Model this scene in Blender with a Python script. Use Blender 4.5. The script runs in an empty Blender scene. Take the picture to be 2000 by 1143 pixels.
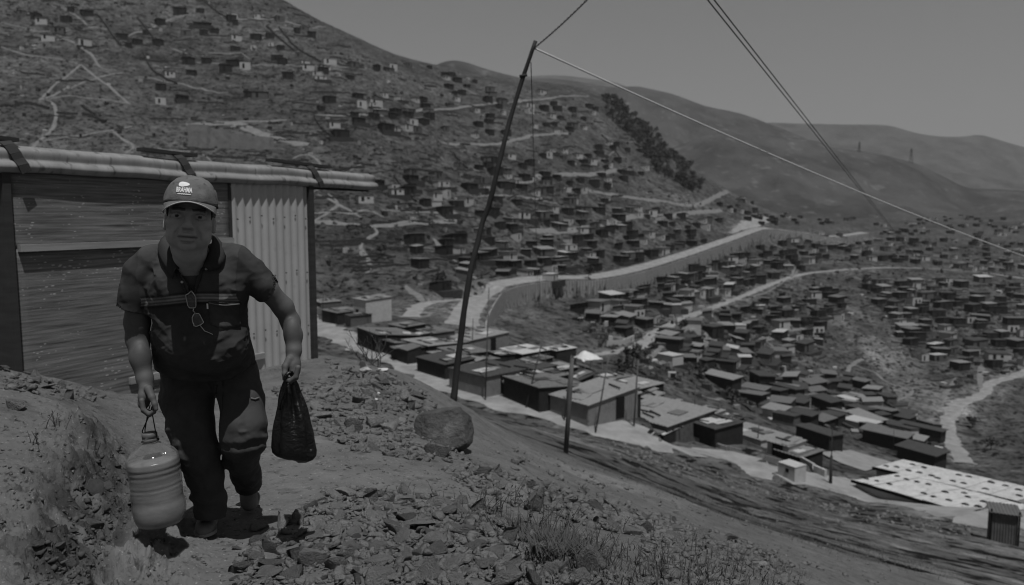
import bpy, bmesh, math, random
import numpy as np
from mathutils import Vector, Matrix
from mathutils.bvhtree import BVHTree

random.seed(7)
rng = np.random.default_rng(7)
R = math.radians
scene = bpy.context.scene
col = scene.collection

# ---------------------------------------------------------------- camera
F = 1500.0                      # focal length in pixels of the 2000 px wide photograph
PITCH = R(5.77)
cam_data = bpy.data.cameras.new("camera")
cam_data.sensor_width = 36.0
cam_data.lens = 36.0 * F / 2000.0
cam_data.clip_start = 0.1
cam_data.clip_end = 20000.0
cam_data.dof.use_dof = True
cam_data.dof.focus_distance = 3.35
cam_data.dof.aperture_fstop = 2.7
cam = bpy.data.objects.new("camera", cam_data)
col.objects.link(cam)
cam.location = (0, 0, 0)
cam.rotation_euler = (R(90) - PITCH, 0, 0)
scene.camera = cam

# ---------------------------------------------------------------- sky, sun, exposure
SUN_ELEV = R(69)
SUN_H = Vector((0.35, -0.94)).normalized()       # horizontal direction towards the sun
world = bpy.data.worlds.new("World")
scene.world = world
world.use_nodes = True
nt = world.node_tree
nt.nodes.clear()
sky = nt.nodes.new("ShaderNodeTexSky")
sky.sky_type = 'NISHITA'
sky.sun_disc = False
sky.sun_elevation = SUN_ELEV
sky.sun_rotation = math.atan2(SUN_H.x, SUN_H.y)
sky.altitude = 400
sky.air_density = 1.0
sky.dust_density = 0.7
hs = nt.nodes.new("ShaderNodeHueSaturation")
hs.inputs["Saturation"].default_value = 0.0      # the photograph is black and white
bg = nt.nodes.new("ShaderNodeBackground")
bg.inputs["Strength"].default_value = 0.05
wo = nt.nodes.new("ShaderNodeOutputWorld")
nt.links.new(sky.outputs[0], hs.inputs["Color"])
nt.links.new(hs.outputs[0], bg.inputs[0])
nt.links.new(bg.outputs[0], wo.inputs[0])

sun_data = bpy.data.lights.new("sun", 'SUN')
sun_data.energy = 5.0
sun_data.angle = R(0.5)
sun_data.color = (1, 1, 1)
sun = bpy.data.objects.new("sun", sun_data)
col.objects.link(sun)
sd = Vector((SUN_H.x * math.cos(SUN_ELEV), SUN_H.y * math.cos(SUN_ELEV), math.sin(SUN_ELEV)))
sun.rotation_euler = (-sd).to_track_quat('-Z', 'Y').to_euler()

scene.view_settings.view_transform = 'Standard'
scene.view_settings.look = 'None'
scene.view_settings.gamma = 1.0
scene.view_settings.exposure = -0.6
scene.render.engine = 'CYCLES'
scene.cycles.max_bounces = 6
scene.cycles.transparent_max_bounces = 12
scene.cycles.volume_bounces = 0
scene.cycles.use_denoising = True
scene.cycles.filter_width = 1.1
scene.cycles.caustics_reflective = False
scene.cycles.caustics_refractive = False

# ---------------------------------------------------------------- helpers
CP, SP = math.cos(PITCH), math.sin(PITCH)
def ray(px, py):
    """direction (x/y, 1, z/y) through a photograph pixel"""
    u = (px - 1000.0) / F
    v = (py - 571.5) / F
    y = CP - v * SP
    return Vector((u / y, 1.0, (-v * CP - SP) / y))
def P(px, py, Y):
    return ray(px, py) * Y
def pxl(p):
    """photograph pixel of a world point"""
    y, z = p[1], p[2]
    d = CP * y - SP * z
    return 1000 + F * p[0] / d, 571.5 - F * (SP * y + CP * z) / d

def mat(name, base=0.2, rough=0.85, spec=0.3, var=0.25, scale=6.0, detail=6.0, bump=0.0, bscale=None,
        speck=None, metal=0.0, coords='Object', stretch=(1, 1, 1), dist=0.02, attr=None, orand=0.0):
    """grey principled material: noise-mottled albedo, optional second speck noise (scale, amount, threshold), bump"""
    base = base * 0.9
    m = bpy.data.materials.new(name)
    m.use_nodes = True
    n = m.node_tree
    b = n.nodes["Principled BSDF"]
    b.inputs["Roughness"].default_value = rough
    b.inputs["Specular IOR Level"].default_value = spec
    b.inputs["Metallic"].default_value = metal
    tc = n.nodes.new("ShaderNodeTexCoord")
    mp = n.nodes.new("ShaderNodeMapping")
    mp.inputs["Scale"].default_value = stretch
    n.links.new(tc.outputs[coords], mp.inputs[0])
    nz = n.nodes.new("ShaderNodeTexNoise")
    nz.inputs["Scale"].default_value = scale
    nz.inputs["Detail"].default_value = detail
    nz.inputs["Roughness"].default_value = 0.62
    n.links.new(mp.outputs[0], nz.inputs["Vector"])
    mr = n.nodes.new("ShaderNodeMapRange")
    mr.inputs["From Min"].default_value = 0.25
    mr.inputs["From Max"].default_value = 0.75
    mr.inputs["To Min"].default_value = base * (1 - var)
    mr.inputs["To Max"].default_value = base * (1 + var)
    n.links.new(nz.outputs["Fac"], mr.inputs["Value"])
    val = mr.outputs[0]
    if speck:
        for (ssc, amt, thr) in (speck if isinstance(speck, list) else [speck]):
            n2 = n.nodes.new("ShaderNodeTexNoise")
            n2.inputs["Scale"].default_value = ssc
            n2.inputs["Detail"].default_value = 3
            n.links.new(mp.outputs[0], n2.inputs["Vector"])
            r2 = n.nodes.new("ShaderNodeMapRange")
            r2.inputs["From Min"].default_value = thr
            r2.inputs["From Max"].default_value = thr + 0.12
            r2.inputs["To Min"].default_value = 0
            r2.inputs["To Max"].default_value = amt
            n.links.new(n2.outputs["Fac"], r2.inputs["Value"])
            ad = n.nodes.new("ShaderNodeMath")
            ad.operation = 'ADD'
            ad.use_clamp = True
            n.links.new(val, ad.inputs[0])
            n.links.new(r2.outputs[0], ad.inputs[1])
            val = ad.outputs[0]
            mx = n.nodes.new("ShaderNodeMath")
            mx.operation = 'MAXIMUM'
            mx.inputs[1].default_value = 0.008
            n.links.new(val, mx.inputs[0])
            val = mx.outputs[0]
    if attr:
        at = n.nodes.new("ShaderNodeAttribute")
        at.attribute_name = attr
        mu = n.nodes.new("ShaderNodeMath")
        mu.operation = 'MULTIPLY'
        n.links.new(val, mu.inputs[0])
        n.links.new(at.outputs["Fac"], mu.inputs[1])
        val = mu.outputs[0]
    if orand:
        oi = n.nodes.new("ShaderNodeObjectInfo")
        ro = n.nodes.new("ShaderNodeMapRange")
        ro.inputs["To Min"].default_value = 1 - orand
        ro.inputs["To Max"].default_value = 1 + orand
        n.links.new(oi.outputs["Random"], ro.inputs["Value"])
        mo = n.nodes.new("ShaderNodeMath"); mo.operation = 'MULTIPLY'
        n.links.new(val, mo.inputs[0]); n.links.new(ro.outputs[0], mo.inputs[1])
        val = mo.outputs[0]
    cc = n.nodes.new("ShaderNodeCombineColor")
    for i in range(3):
        n.links.new(val, cc.inputs[i])
    n.links.new(cc.outputs[0], b.inputs["Base Color"])
    if bump:
        nb = n.nodes.new("ShaderNodeTexNoise")
        nb.inputs["Scale"].default_value = bscale or scale * 4
        nb.inputs["Detail"].default_value = 8
        nb.inputs["Roughness"].default_value = 0.65
        n.links.new(mp.outputs[0], nb.inputs["Vector"])
        bp = n.nodes.new("ShaderNodeBump")
        bp.inputs["Strength"].default_value = bump
        bp.inputs["Distance"].default_value = dist
        n.links.new(nb.outputs["Fac"], bp.inputs["Height"])
        n.links.new(bp.outputs[0], b.inputs["Normal"])
    return m

def tag(o, label=None, cat=None, group=None, kind=None):
    if label: o["label"] = label
    if cat: o["category"] = cat
    if group: o["group"] = group
    if kind: o["kind"] = kind
    return o

def empty(name, loc=(0, 0, 0), rz=0.0, label=None, cat=None, group=None):
    o = bpy.data.objects.new(name, None)
    o.empty_display_size = 0.1
    col.objects.link(o)
    o.location = loc
    o.rotation_euler = (0, 0, rz)
    return tag(o, label, cat, group)

def mesh_np(name, verts, faces, material=None, smooth=False):
    """mesh from an (n,3) array and an (m,k) array or a list of faces"""
    me = bpy.data.meshes.new(name)
    if isinstance(faces, np.ndarray):
        k = faces.shape[1]
        me.vertices.add(len(verts))
        me.vertices.foreach_set("co", np.asarray(verts, dtype=np.float32).ravel())
        me.loops.add(faces.size)
        me.loops.foreach_set("vertex_index", faces.astype(np.int32).ravel())
        me.polygons.add(len(faces))
        me.polygons.foreach_set("loop_start", np.arange(0, faces.size, k, dtype=np.int32))
        me.update(calc_edges=True)
        me.validate()
    else:
        me.from_pydata([tuple(v) for v in verts], [], faces)
        me.update()
    if material: me.materials.append(material)
    if smooth:
        me.polygons.foreach_set("use_smooth", np.ones(len(me.polygons), dtype=bool))
    return me

def link(name, me, parent=None, loc=None):
    o = bpy.data.objects.new(name, me)
    col.objects.link(o)
    if parent: o.parent = parent
    if loc is not None: o.location = loc
    return o

class MB:
    """collects simple shapes into one mesh"""
    def __init__(s): s.v, s.f = [], []
    def add(s, vs, fs):
        b = len(s.v)
        s.v += [tuple(v) for v in vs]
        s.f += [tuple(b + i for i in f) for f in fs]
        return s
    def box(s, c, d, rz=0.0, m=None):
        hx, hy, hz = d[0] / 2, d[1] / 2, d[2] / 2
        vs = [Vector((x, y, z)) for z in (-hz, hz) for x, y in ((-hx, -hy), (hx, -hy), (hx, hy), (-hx, hy))]
        M = Matrix.Translation(c) @ Matrix.Rotation(rz, 4, 'Z') @ (m or Matrix.Identity(4))
        return s.add([M @ v for v in vs], [(3, 2, 1, 0), (4, 5, 6, 7), (0, 1, 5, 4), (1, 2, 6, 5), (2, 3, 7, 6), (3, 0, 4, 7)])
    def bar(s, a, b, w, h, up=(0, 0, 1)):
        a, b = Vector(a), Vector(b)
        t = (b - a).normalized()
        sd_ = t.cross(Vector(up)).normalized() * (w / 2)
        u = sd_.cross(t).normalized() * (h / 2)
        vs = [p + q for p in (a, b) for q in (-sd_ - u, sd_ - u, sd_ + u, -sd_ + u)]
        return s.add(vs, [(0, 1, 2, 3), (7, 6, 5, 4), (0, 4, 5, 1), (1, 5, 6, 2), (2, 6, 7, 3), (3, 7, 4, 0)])
    def tube(s, pts, r, n=8, caps=True):
        pts = [Vector(p) for p in pts]
        rs = r if isinstance(r, (list, tuple)) else [r] * len(pts)
        b = len(s.v)
        prev = None
        for i, p in enumerate(pts):
            t = (pts[min(i + 1, len(pts) - 1)] - pts[max(i - 1, 0)]).normalized()
            if prev is None:
                a = t.orthogonal().normalized()
            else:
                a = (prev - t * prev.dot(t)).normalized()
            prev = a
            c = t.cross(a)
            for k in range(n):
                an = 2 * math.pi * k / n
                s.v.append(tuple(p + (a * math.cos(an) + c * math.sin(an)) * rs[i]))
        for i in range(len(pts) - 1):
            for k in range(n):
                k2 = (k + 1) % n
                s.f.append((b + i * n + k, b + i * n + k2, b + (i + 1) * n + k2, b + (i + 1) * n + k))
        if caps:
            s.f.append(tuple(b + k for k in reversed(range(n))))
            s.f.append(tuple(b + (len(pts) - 1) * n + k for k in range(n)))
        return s
    def mesh(s, name, material, smooth=False):
        return mesh_np(name, s.v, s.f, material, smooth)
    def build(s, name, material, parent=None, smooth=False, loc=None):
        return link(name, s.mesh(name, material, smooth), parent, loc)

# value noise on arrays -----------------------------------------------------
def _hash(ix, iy, iz, seed):
    h = (ix * 374761393 + iy * 668265263 + iz * 1274126177 + seed * 974711) & 0xFFFFFFFF
    h = ((h ^ (h >> 13)) * 1103515245) & 0xFFFFFFFF
    h = (h ^ (h >> 16)) & 0xFFFFFFFF
    return h.astype(np.float64) / 4294967295.0
def vnoise(x, y, z=0.0, seed=0):
    x, y = np.asarray(x, float), np.asarray(y, float)
    z = np.broadcast_to(np.asarray(z, float), x.shape)
    ix, iy, iz = np.floor(x).astype(np.int64), np.floor(y).astype(np.int64), np.floor(z).astype(np.int64)
    fx, fy, fz = x - ix, y - iy, z - iz
    fx, fy, fz = fx * fx * (3 - 2 * fx), fy * fy * (3 - 2 * fy), fz * fz * (3 - 2 * fz)
    out = 0
    for dx in (0, 1):
        for dy in (0, 1):
            for dz in (0, 1):
                w = (fx if dx else 1 - fx) * (fy if dy else 1 - fy) * (fz if dz else 1 - fz)
                out = out + w * _hash(ix + dx, iy + dy, iz + dz, seed)
    return out * 2 - 1
def fbm(x, y, z=0.0, octv=4, seed=0, gain=0.5, lac=2.03):
    a, s, t = 1.0, 0.0, 0.0
    x, y = np.asarray(x, float), np.asarray(y, float)
    z = np.asarray(z, float)
    for i in range(octv):
        s = s + a * vnoise(x, y, z, seed + i * 17)
        t += a
        a *= gain
        x, y, z = x * lac + 3.1, y * lac + 7.7, z * lac + 1.3
    return s / t
def vn2(x, y, seed=0):
    """2-D value noise, cheaper"""
    ix, iy = np.floor(x).astype(np.int64), np.floor(y).astype(np.int64)
    fx, fy = x - ix, y - iy
    fx, fy = fx * fx * (3 - 2 * fx), fy * fy * (3 - 2 * fy)
    z = np.zeros_like(ix)
    a = _hash(ix, iy, z, seed) * (1 - fx) + _hash(ix + 1, iy, z, seed) * fx
    b = _hash(ix, iy + 1, z, seed) * (1 - fx) + _hash(ix + 1, iy + 1, z, seed) * fx
    return (a * (1 - fy) + b * fy) * 2 - 1
def fbm2(x, y, octv=4, seed=0, gain=0.5, lac=2.03, ridge=False):
    a, s, t = 1.0, 0.0, 0.0
    for i in range(octv):
        n = vn2(x, y, seed + i * 17)
        s = s + a * ((1 - 2 * np.abs(n)) if ridge else n)
        t += a
        a *= gain
        x, y = x * lac + 3.1, y * lac + 7.7
    return s / t
def sstep(a, b, x):
    t = np.clip((x - a) / (b - a), 0, 1)
    return t * t * (3 - 2 * t)
# ================================================================ terrain
# the hillside under the path, the valley and the far slope as one height field z(x, y):
# thin-plate spline through surveyed points, sampled on a fan of rows that get wider with distance
CTRL = [
 # the bank and path near the camera
 (-700,1143,2.5),(-700,700,6.0),(-300,1143,2.4),(-300,880,3.6),(-300,700,6.2),
 (0,1143,2.62),(0,900,3.7),(0,725,6.3),(120,1143,2.75),(120,860,4.3),(120,745,6.7),
 (300,1143,2.9),(300,1045,3.4),(300,900,4.8),(300,790,6.9),(235,770,7.5),
 (600,1143,2.9),(600,1000,3.8),(600,900,4.9),(600,780,7.0),(600,700,10.2),
 (760,1143,2.9),(760,1000,3.85),(760,880,5.4),(760,790,7.2),(760,728,9.3),
 (885,1143,2.9),(885,1000,3.95),(885,890,5.9),(885,778,10.8),
 (1000,1143,2.85),(1000,1030,3.75),(1000,940,5.6),(1000,860,9.6),
 (1100,1143,2.85),(1100,1050,3.7),(1100,980,5.2),(1100,920,8.6),(1100,885,14.5),(1100,850,27),(1100,815,47),
 (1250,1143,3.0),(1250,1060,4.2),(1250,1000,6.5),(1250,950,11),(1250,900,22),(1250,860,38),
 (1400,1143,3.3),(1400,1085,4.8),(1400,1035,9),(1400,985,18),(1400,925,31),(1400,890,39),
 (1550,1143,5.0),(1550,1090,8.5),(1550,1020,18),(1550,960,30),(1550,925,36),
 (1700,1143,8.5),(1700,1085,14.5),(1700,1020,24),(1700,972,32.5),
 (2000,1143,15.5),(2000,1080,23),(2000,1025,29),(2300,1143,20),(2300,1080,27),(2700,1143,22),
 # ground hidden behind the crest by the shack
 (300,775,14),(300,780,28),(0,760,12),(0,770,30),(-300,740,14),(-300,760,30),(600,705,14),(600,735,28),(600,690,55),
 (760,745,14),(760,775,28),(885,795,15),(885,800,26),(1000,850,14),(1000,835,27),
 # the levelled road and the terrace of roofs below it
 (620,636,84),(700,668,72),(790,706,62),(900,752,53.5),(1000,785,48.5),(1300,868,39.5),(1500,915,35),(1900,1000,30),
 (300,620,95),(0,600,110),(-300,590,120),
 (760,640,80),(900,705,65),(1020,745,58),(1180,790,52),(1400,855,46),(1600,915,42),(1850,975,38),(2100,1010,36),
 # valley
 (760,600,112),(1000,668,92),(1150,725,80),(1300,770,75),(1500,840,68),(1700,905,62),(1900,945,58),(2200,980,52),
 (1300,690,115),(1500,760,105),(1700,830,92),(1900,880,86),(2200,920,75),
 (1500,700,130),(1700,760,120),(1860,865,92),(1880,800,110),(2000,735,135),(2200,740,140),
 # far slope
 (-700,330,150),(-700,0,260),(-700,-300,420),(-300,300,165),(-300,0,275),(-300,-300,450),
 (0,480,135),(0,270,180),(0,130,232),(0,0,292),(0,-200,400),(300,480,140),(300,280,190),(300,180,238),(300,80,288),(300,0,330),(300,-110,390),
 (500,300,195),(500,180,250),(500,60,320),(500,-25,370),
 (640,560,128),(640,440,158),(700,500,146),(700,385,176),(700,300,207),(700,200,255),(700,120,312),(700,82,345),
 (860,560,128),(860,450,172),(860,330,222),(860,200,310),(860,130,400),
 (1000,602,137),(1000,540,160),(1000,450,197),(1000,350,242),(1000,250,305),(1000,158,430),
 (1200,640,133),(1200,560,182),(1200,480,222),(1200,400,267),(1200,300,340),(1200,196,455),
 (1300,620,140),(1300,540,205),(1300,440,270),(1300,290,410),
 (1400,600,178),(1400,520,240),(1400,450,300),(1400,360,410),
 (1500,600,190),(1500,450,330),(1500,415,400),
 (1700,650,172),(1700,560,235),(1700,480,350),(1700,425,520),
 (1900,650,180),(1900,560,250),(1900,480,380),(1900,425,600),
 (2000,600,215),(2000,520,320),(2000,450,480),(2000,410,680),(2300,600,210),(2300,450,420),(2300,400,700),(2700,600,200),(2700,420,600),
 # beyond the brow of the slope the ground drops out of sight
 (860,150,520),(700,110,460),(500,20,480),(300,-40,520),(1000,180,560),(1200,225,600),(1300,330,560),(1400,385,600),(1500,430,600),(1700,440,800),(1900,435,900),
 (860,260,900),(500,200,900),(0,100,900),(-700,0,900),(1200,330,900),(2300,430,1000),
]
def _ss(a, b, x):
    t = min(1.0, max(0.0, (x - a) / (b - a)))
    return t * t * (3 - 2 * t)
def deep(y, px):
    l = math.log(y)
    m = 1 + 0.45 * _ss(math.log(11), math.log(42), l)
    m *= 1 + 0.28 * _ss(1150, 1600, px) * _ss(math.log(15), math.log(32), l) * (1 - _ss(math.log(110), math.log(300), l))
    return y * m
_pts = np.array([[*(ray(a, b) * deep(y, a))] for a, b, y in CTRL])
_A = _pts[:, 0] / _pts[:, 1]
_L = np.log(_pts[:, 1])
_S = -_pts[:, 2] / _pts[:, 1]
KA, KL = 2.2, 0.9                       # weights of the two axes
def _phi(d2):
    return 0.5 * d2 * np.log(d2 + 1e-12)
def _fit():
    X = np.stack([_A * KA, _L * KL], 1)
    n = len(X)
    d2 = ((X[:, None] - X[None]) ** 2).sum(-1)
    K = _phi(d2) + np.eye(n) * 2e-3
    Q = np.concatenate([np.ones((n, 1)), X], 1)
    M = np.zeros((n + 3, n + 3))
    M[:n, :n] = K; M[:n, n:] = Q; M[n:, :n] = Q.T
    w = np.linalg.solve(M, np.concatenate([_S * np.exp(_L * 0.25), np.zeros(3)]))
    return X, w
_X, _W = _fit()
def tps(a, l):
    """slope -z/y at direction a = x/y and l = ln y"""
    a, l = np.asarray(a), np.asarray(l)
    sh = a.shape
    q = np.stack([a.ravel() * KA, l.ravel() * KL], 1)
    out = np.empty(len(q))
    for i in range(0, len(q), 20000):
        c = q[i:i + 20000]
        d2 = ((c[:, None] - _X[None]) ** 2).sum(-1)
        out[i:i + 20000] = _phi(d2) @ _W[:-3] + _W[-3] + c @ _W[-2:]
    return (out / np.exp(l.ravel() * 0.25)).reshape(sh)

# fan grid: directions (columns) and distances (rows)
_cols_px = np.concatenate([np.linspace(-1500, -260, 40)[:-1], np.arange(-260, 2260, 3.3), np.linspace(2260, 3500, 40)[1:]])
COLS = np.array([ray(p, 571.5)[0] for p in _cols_px])
Y0, YM, Y1 = 1.5, 14.0, 1300.0
_nr, _fr = 400, 390
ROWS_N = np.exp(np.linspace(math.log(Y0), math.log(YM), _nr))
ROWS_F = np.exp(np.linspace(math.log(YM), math.log(Y1), _fr))
ROWS = np.concatenate([ROWS_N, ROWS_F[1:]])
LR = np.log(ROWS)
# the smooth surface on a coarse lattice, then cubic-ish upsampling
_ca = np.linspace(COLS[0], COLS[-1], 220)
_cl = np.linspace(LR[0], LR[-1], 150)
_cs = tps(*np.meshgrid(_ca, _cl)) * np.exp(np.meshgrid(_ca, _cl)[1] * 0.25)
def _cub(t):
    return np.stack([-0.5 * t ** 3 + t ** 2 - 0.5 * t, 1.5 * t ** 3 - 2.5 * t ** 2 + 1, -1.5 * t ** 3 + 2 * t ** 2 + 0.5 * t, 0.5 * t ** 3 - 0.5 * t ** 2])
def base_z(x, y):
    x, y = np.asarray(x, float), np.asarray(y, float)
    a = np.clip(x / y, _ca[0], _ca[-1]); l = np.clip(np.log(y), _cl[0], _cl[-1])
    fa = (a - _ca[0]) / (_ca[1] - _ca[0]); fl = (l - _cl[0]) / (_cl[1] - _cl[0])
    ia = np.clip(fa.astype(int), 1, len(_ca) - 3); il = np.clip(fl.astype(int), 1, len(_cl) - 3)
    wa, wl = _cub(fa - ia), _cub(fl - il)
    s = 0
    for i in range(4):
        for j in range(4):
            s = s + wl[i] * wa[j] * _cs[il + i - 1, ia + j - 1]
    return -s * y / np.exp(l * 0.25)

def hit_base(px, py, h=0.0, ymin=1.6, ymax=1280.0, n=900):
    """first point along a pixel's ray that comes within h of the smooth ground"""
    d = ray(px, py)
    ys = np.exp(np.linspace(math.log(ymin), math.log(ymax), n))
    g = d[2] * ys - base_z(d[0] * ys, ys) - h
    k = np.argmax(g <= 0)
    if not (g <= 0).any(): return None
    if k:
        t = g[k - 1] / (g[k - 1] - g[k]); y = ys[k - 1] + t * (ys[k] - ys[k - 1])
    else:
        y = ys[0]
    return d * y

def hit_many(pxs, pys, ymin=60.0, ymax=1250.0, n=280, fn=None):
    """ground points for arrays of pixels (rows of nan where a ray misses)"""
    fn = fn or base_z
    v = (np.asarray(pys) - 571.5) / F; yy = CP - v * SP
    dx, dz = (np.asarray(pxs) - 1000) / F / yy, (-v * CP - SP) / yy
    ys = np.exp(np.linspace(math.log(ymin), math.log(ymax), n))
    out = np.full((len(dx), 3), np.nan); prev = None; live = np.ones(len(dx), bool)
    for k, y in enumerate(ys):
        if not live.any(): break
        i = np.nonzero(live)[0]
        g = dz[i] * y - fn(dx[i] * y, np.full(len(i), y))
        h = g <= 0
        if prev is None: prev = np.full(len(dx), np.nan)
        j = i[h]
        if k:
            t = prev[j] / (prev[j] - g[h]); yh = ys[k - 1] + np.clip(np.nan_to_num(t), 0, 1) * (y - ys[k - 1])
        else: yh = np.full(len(j), y)
        out[j] = np.stack([dx[j] * yh, yh, dz[j] * yh], 1)
        prev[i] = g; live[j] = False
    return out
def inpoly_many(x, y, p):
    r = np.zeros(len(x), bool)
    for i in range(len(p)):
        x1, y1 = p[i]; x2, y2 = p[i - 1]
        if y1 == y2: continue
        c = ((y1 > y) != (y2 > y)) & (x < (x2 - x1) * (y - y1) / (y2 - y1) + x1)
        r ^= c
    return r
_prs = np.random.default_rng(123)
def pool(poly, n, fn, ymin, ymax, steps=240, ycap=1150):
    px, py = [q[0] for q in poly], [q[1] for q in poly]
    X, Y = np.zeros(0), np.zeros(0)
    while len(X) < n:
        a, b = _prs.uniform(min(px), max(px), n * 2), _prs.uniform(min(py), min(ycap, max(py)), n * 2)
        m = inpoly_many(a, b, poly)
        X, Y = np.concatenate([X, a[m]]), np.concatenate([Y, b[m]])
    o = hit_many(X[:n], Y[:n], ymin, ymax, steps, fn)
    ok = ~np.isnan(o[:, 0])
    return [(Vector(q), a, b) for q, a, b in zip(o[ok], X[:n][ok], Y[:n][ok])]
def resample(pts, step):
    pts = [Vector(p) for p in pts]
    # Catmull-Rom through the points
    out = []
    n = len(pts)
    for i in range(n - 1):
        p0, p1, p2, p3 = pts[max(i - 1, 0)], pts[i], pts[i + 1], pts[min(i + 2, n - 1)]
        k = max(1, int((p2 - p1).length / step))
        for j in range(k):
            t = j / k
            out.append(0.5 * ((2 * p1) + (p2 - p0) * t + (2 * p0 - 5 * p1 + 4 * p2 - p3) * t * t + (3 * p1 - p0 - 3 * p2 + p3) * t ** 3))
    out.append(pts[-1])
    return out

# ------------------------------------------------ roads (pixel polylines cast on the ground; half width in metres)
def cast_line(px_pts, ymin=12.0):
    return [q for q in (hit_base(a, b, ymin=ymin) for a, b in px_pts) if q is not None]
ROAD_NEAR = cast_line([(560,606),(620,637),(700,669),(790,707),(900,753),(1000,786),(1150,827),(1300,868),(1400,892),(1500,917),(1620,948),(1750,974),(1900,1003),(2050,1030),(2250,1060)], 26)
ROAD_MID = cast_line([(1150,694),(1200,688),(1245,678),(1290,645),(1340,620),(1400,598),(1460,575),(1520,550),(1570,536),(1620,529),(1680,525),(1740,523),(1830,526),(1920,533),(2010,545)], 60)
ROAD_LOOP = cast_line([(1885,905),(1868,880),(1853,850),(1855,815),(1872,793),(1922,768),(1932,750),(1980,735),(2030,715),(2100,690)], 60)
# the walled road stands on a retaining wall: (px, wall foot, wall top)
WALL_PX = [(946,655,645),(957,631,608),(985,605,570),(1030,592,556),(1100,580,548),(1180,576,546),(1260,560,530),(1340,531,505),(1400,510,484),(1450,490,466),(1500,470,449),(1535,468,451),(1580,472,457),(1640,476,464),(1700,466,456)]
_wb = [hit_base(a, b, ymin=60) for a, b, c in WALL_PX]
WALL_FOOT = resample(_wb, 1.5)
_wt = [Vector((q.x, q.y, P(a, c, q.y).z)) for q, (a, b, c) in zip(_wb, WALL_PX)]
WALL_TOP = resample(_wt, 1.5)
ROAD_WALL = []
for i, p in enumerate(WALL_TOP):
    t = (WALL_TOP[min(i + 1, len(WALL_TOP) - 1)] - WALL_TOP[max(i - 1, 0)]); t.z = 0
    n_ = Vector((-t.y, t.x, 0)).normalized()
    ROAD_WALL.append(p + n_ * 3.4)
ROAD_WALL[0:0] = []
ROAD_SPUR = cast_line([(800,620),(822,596),(860,589),(905,586),(940,578)], 60)
ROAD_TOP = cast_line([(1440,462),(1462,440),(1480,430),(1500,426)], 100)

BENCH = [(ROAD_NEAR, 4.0, 6.0, False), (ROAD_MID, 2.4, 6.0, False), (ROAD_LOOP, 2.0, 5.0, False), (ROAD_WALL, 3.6, 7.0, True), (ROAD_SPUR, 2.0, 5.0, False)]
_bench_np = []
for line, hw, fall, walled in BENCH:
    q = np.array([list(p) for p in resample(line, 1.5)])
    _bench_np.append((q, hw, fall, walled))
def polydist(x, y, q):
    """distance to a polyline (n,3) on the plan, its height there and the side (positive: left of its direction)"""
    best = np.full(x.shape, 1e9); zz = np.zeros(x.shape); side = np.zeros(x.shape)
    for i in range(len(q) - 1):
        ax, ay, az = q[i]; bx, by, bz = q[i + 1]
        dx, dy = bx - ax, by - ay
        L2 = dx * dx + dy * dy + 1e-9
        t = np.clip(((x - ax) * dx + (y - ay) * dy) / L2, 0, 1)
        d = np.hypot(x - ax - t * dx, y - ay - t * dy)
        m = d < best
        best = np.where(m, d, best); zz = np.where(m, az + t * (bz - az), zz)
        side = np.where(m, np.sign(dx * (y - ay) - dy * (x - ax)), side)
    return best, zz, side
def bench(x, y, z):
    for q, hw, fall, walled in _bench_np:
        lo, hi = q.min(0) - hw - fall - 3, q.max(0) + hw + fall + 3
        m = (x > lo[0]) & (x < hi[0]) & (y > lo[1]) & (y < hi[1])
        if not m.any(): continue
        xs, ys, zs = x[m], y[m], z[m]
        out = zs.copy()
        for i in range(0, len(xs), 40000):
            s = slice(i, i + 40000)
            d, zz, sd_ = polydist(xs[s], ys[s], q)
            if walled:
                w = np.where(sd_ > 0, 1 - sstep(hw + .8, hw + fall + 1.5, d), (d < hw - 0.1).astype(float))
                zz = zz + .16 * np.clip(np.where(sd_ > 0, d, -d) + hw, 0, 9)
            else:
                w = 1 - sstep(hw, hw + fall, d)
            out[s] = zs[s] * (1 - w) + zz * w
        z = z.copy(); z[m] = out
    return z

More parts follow.
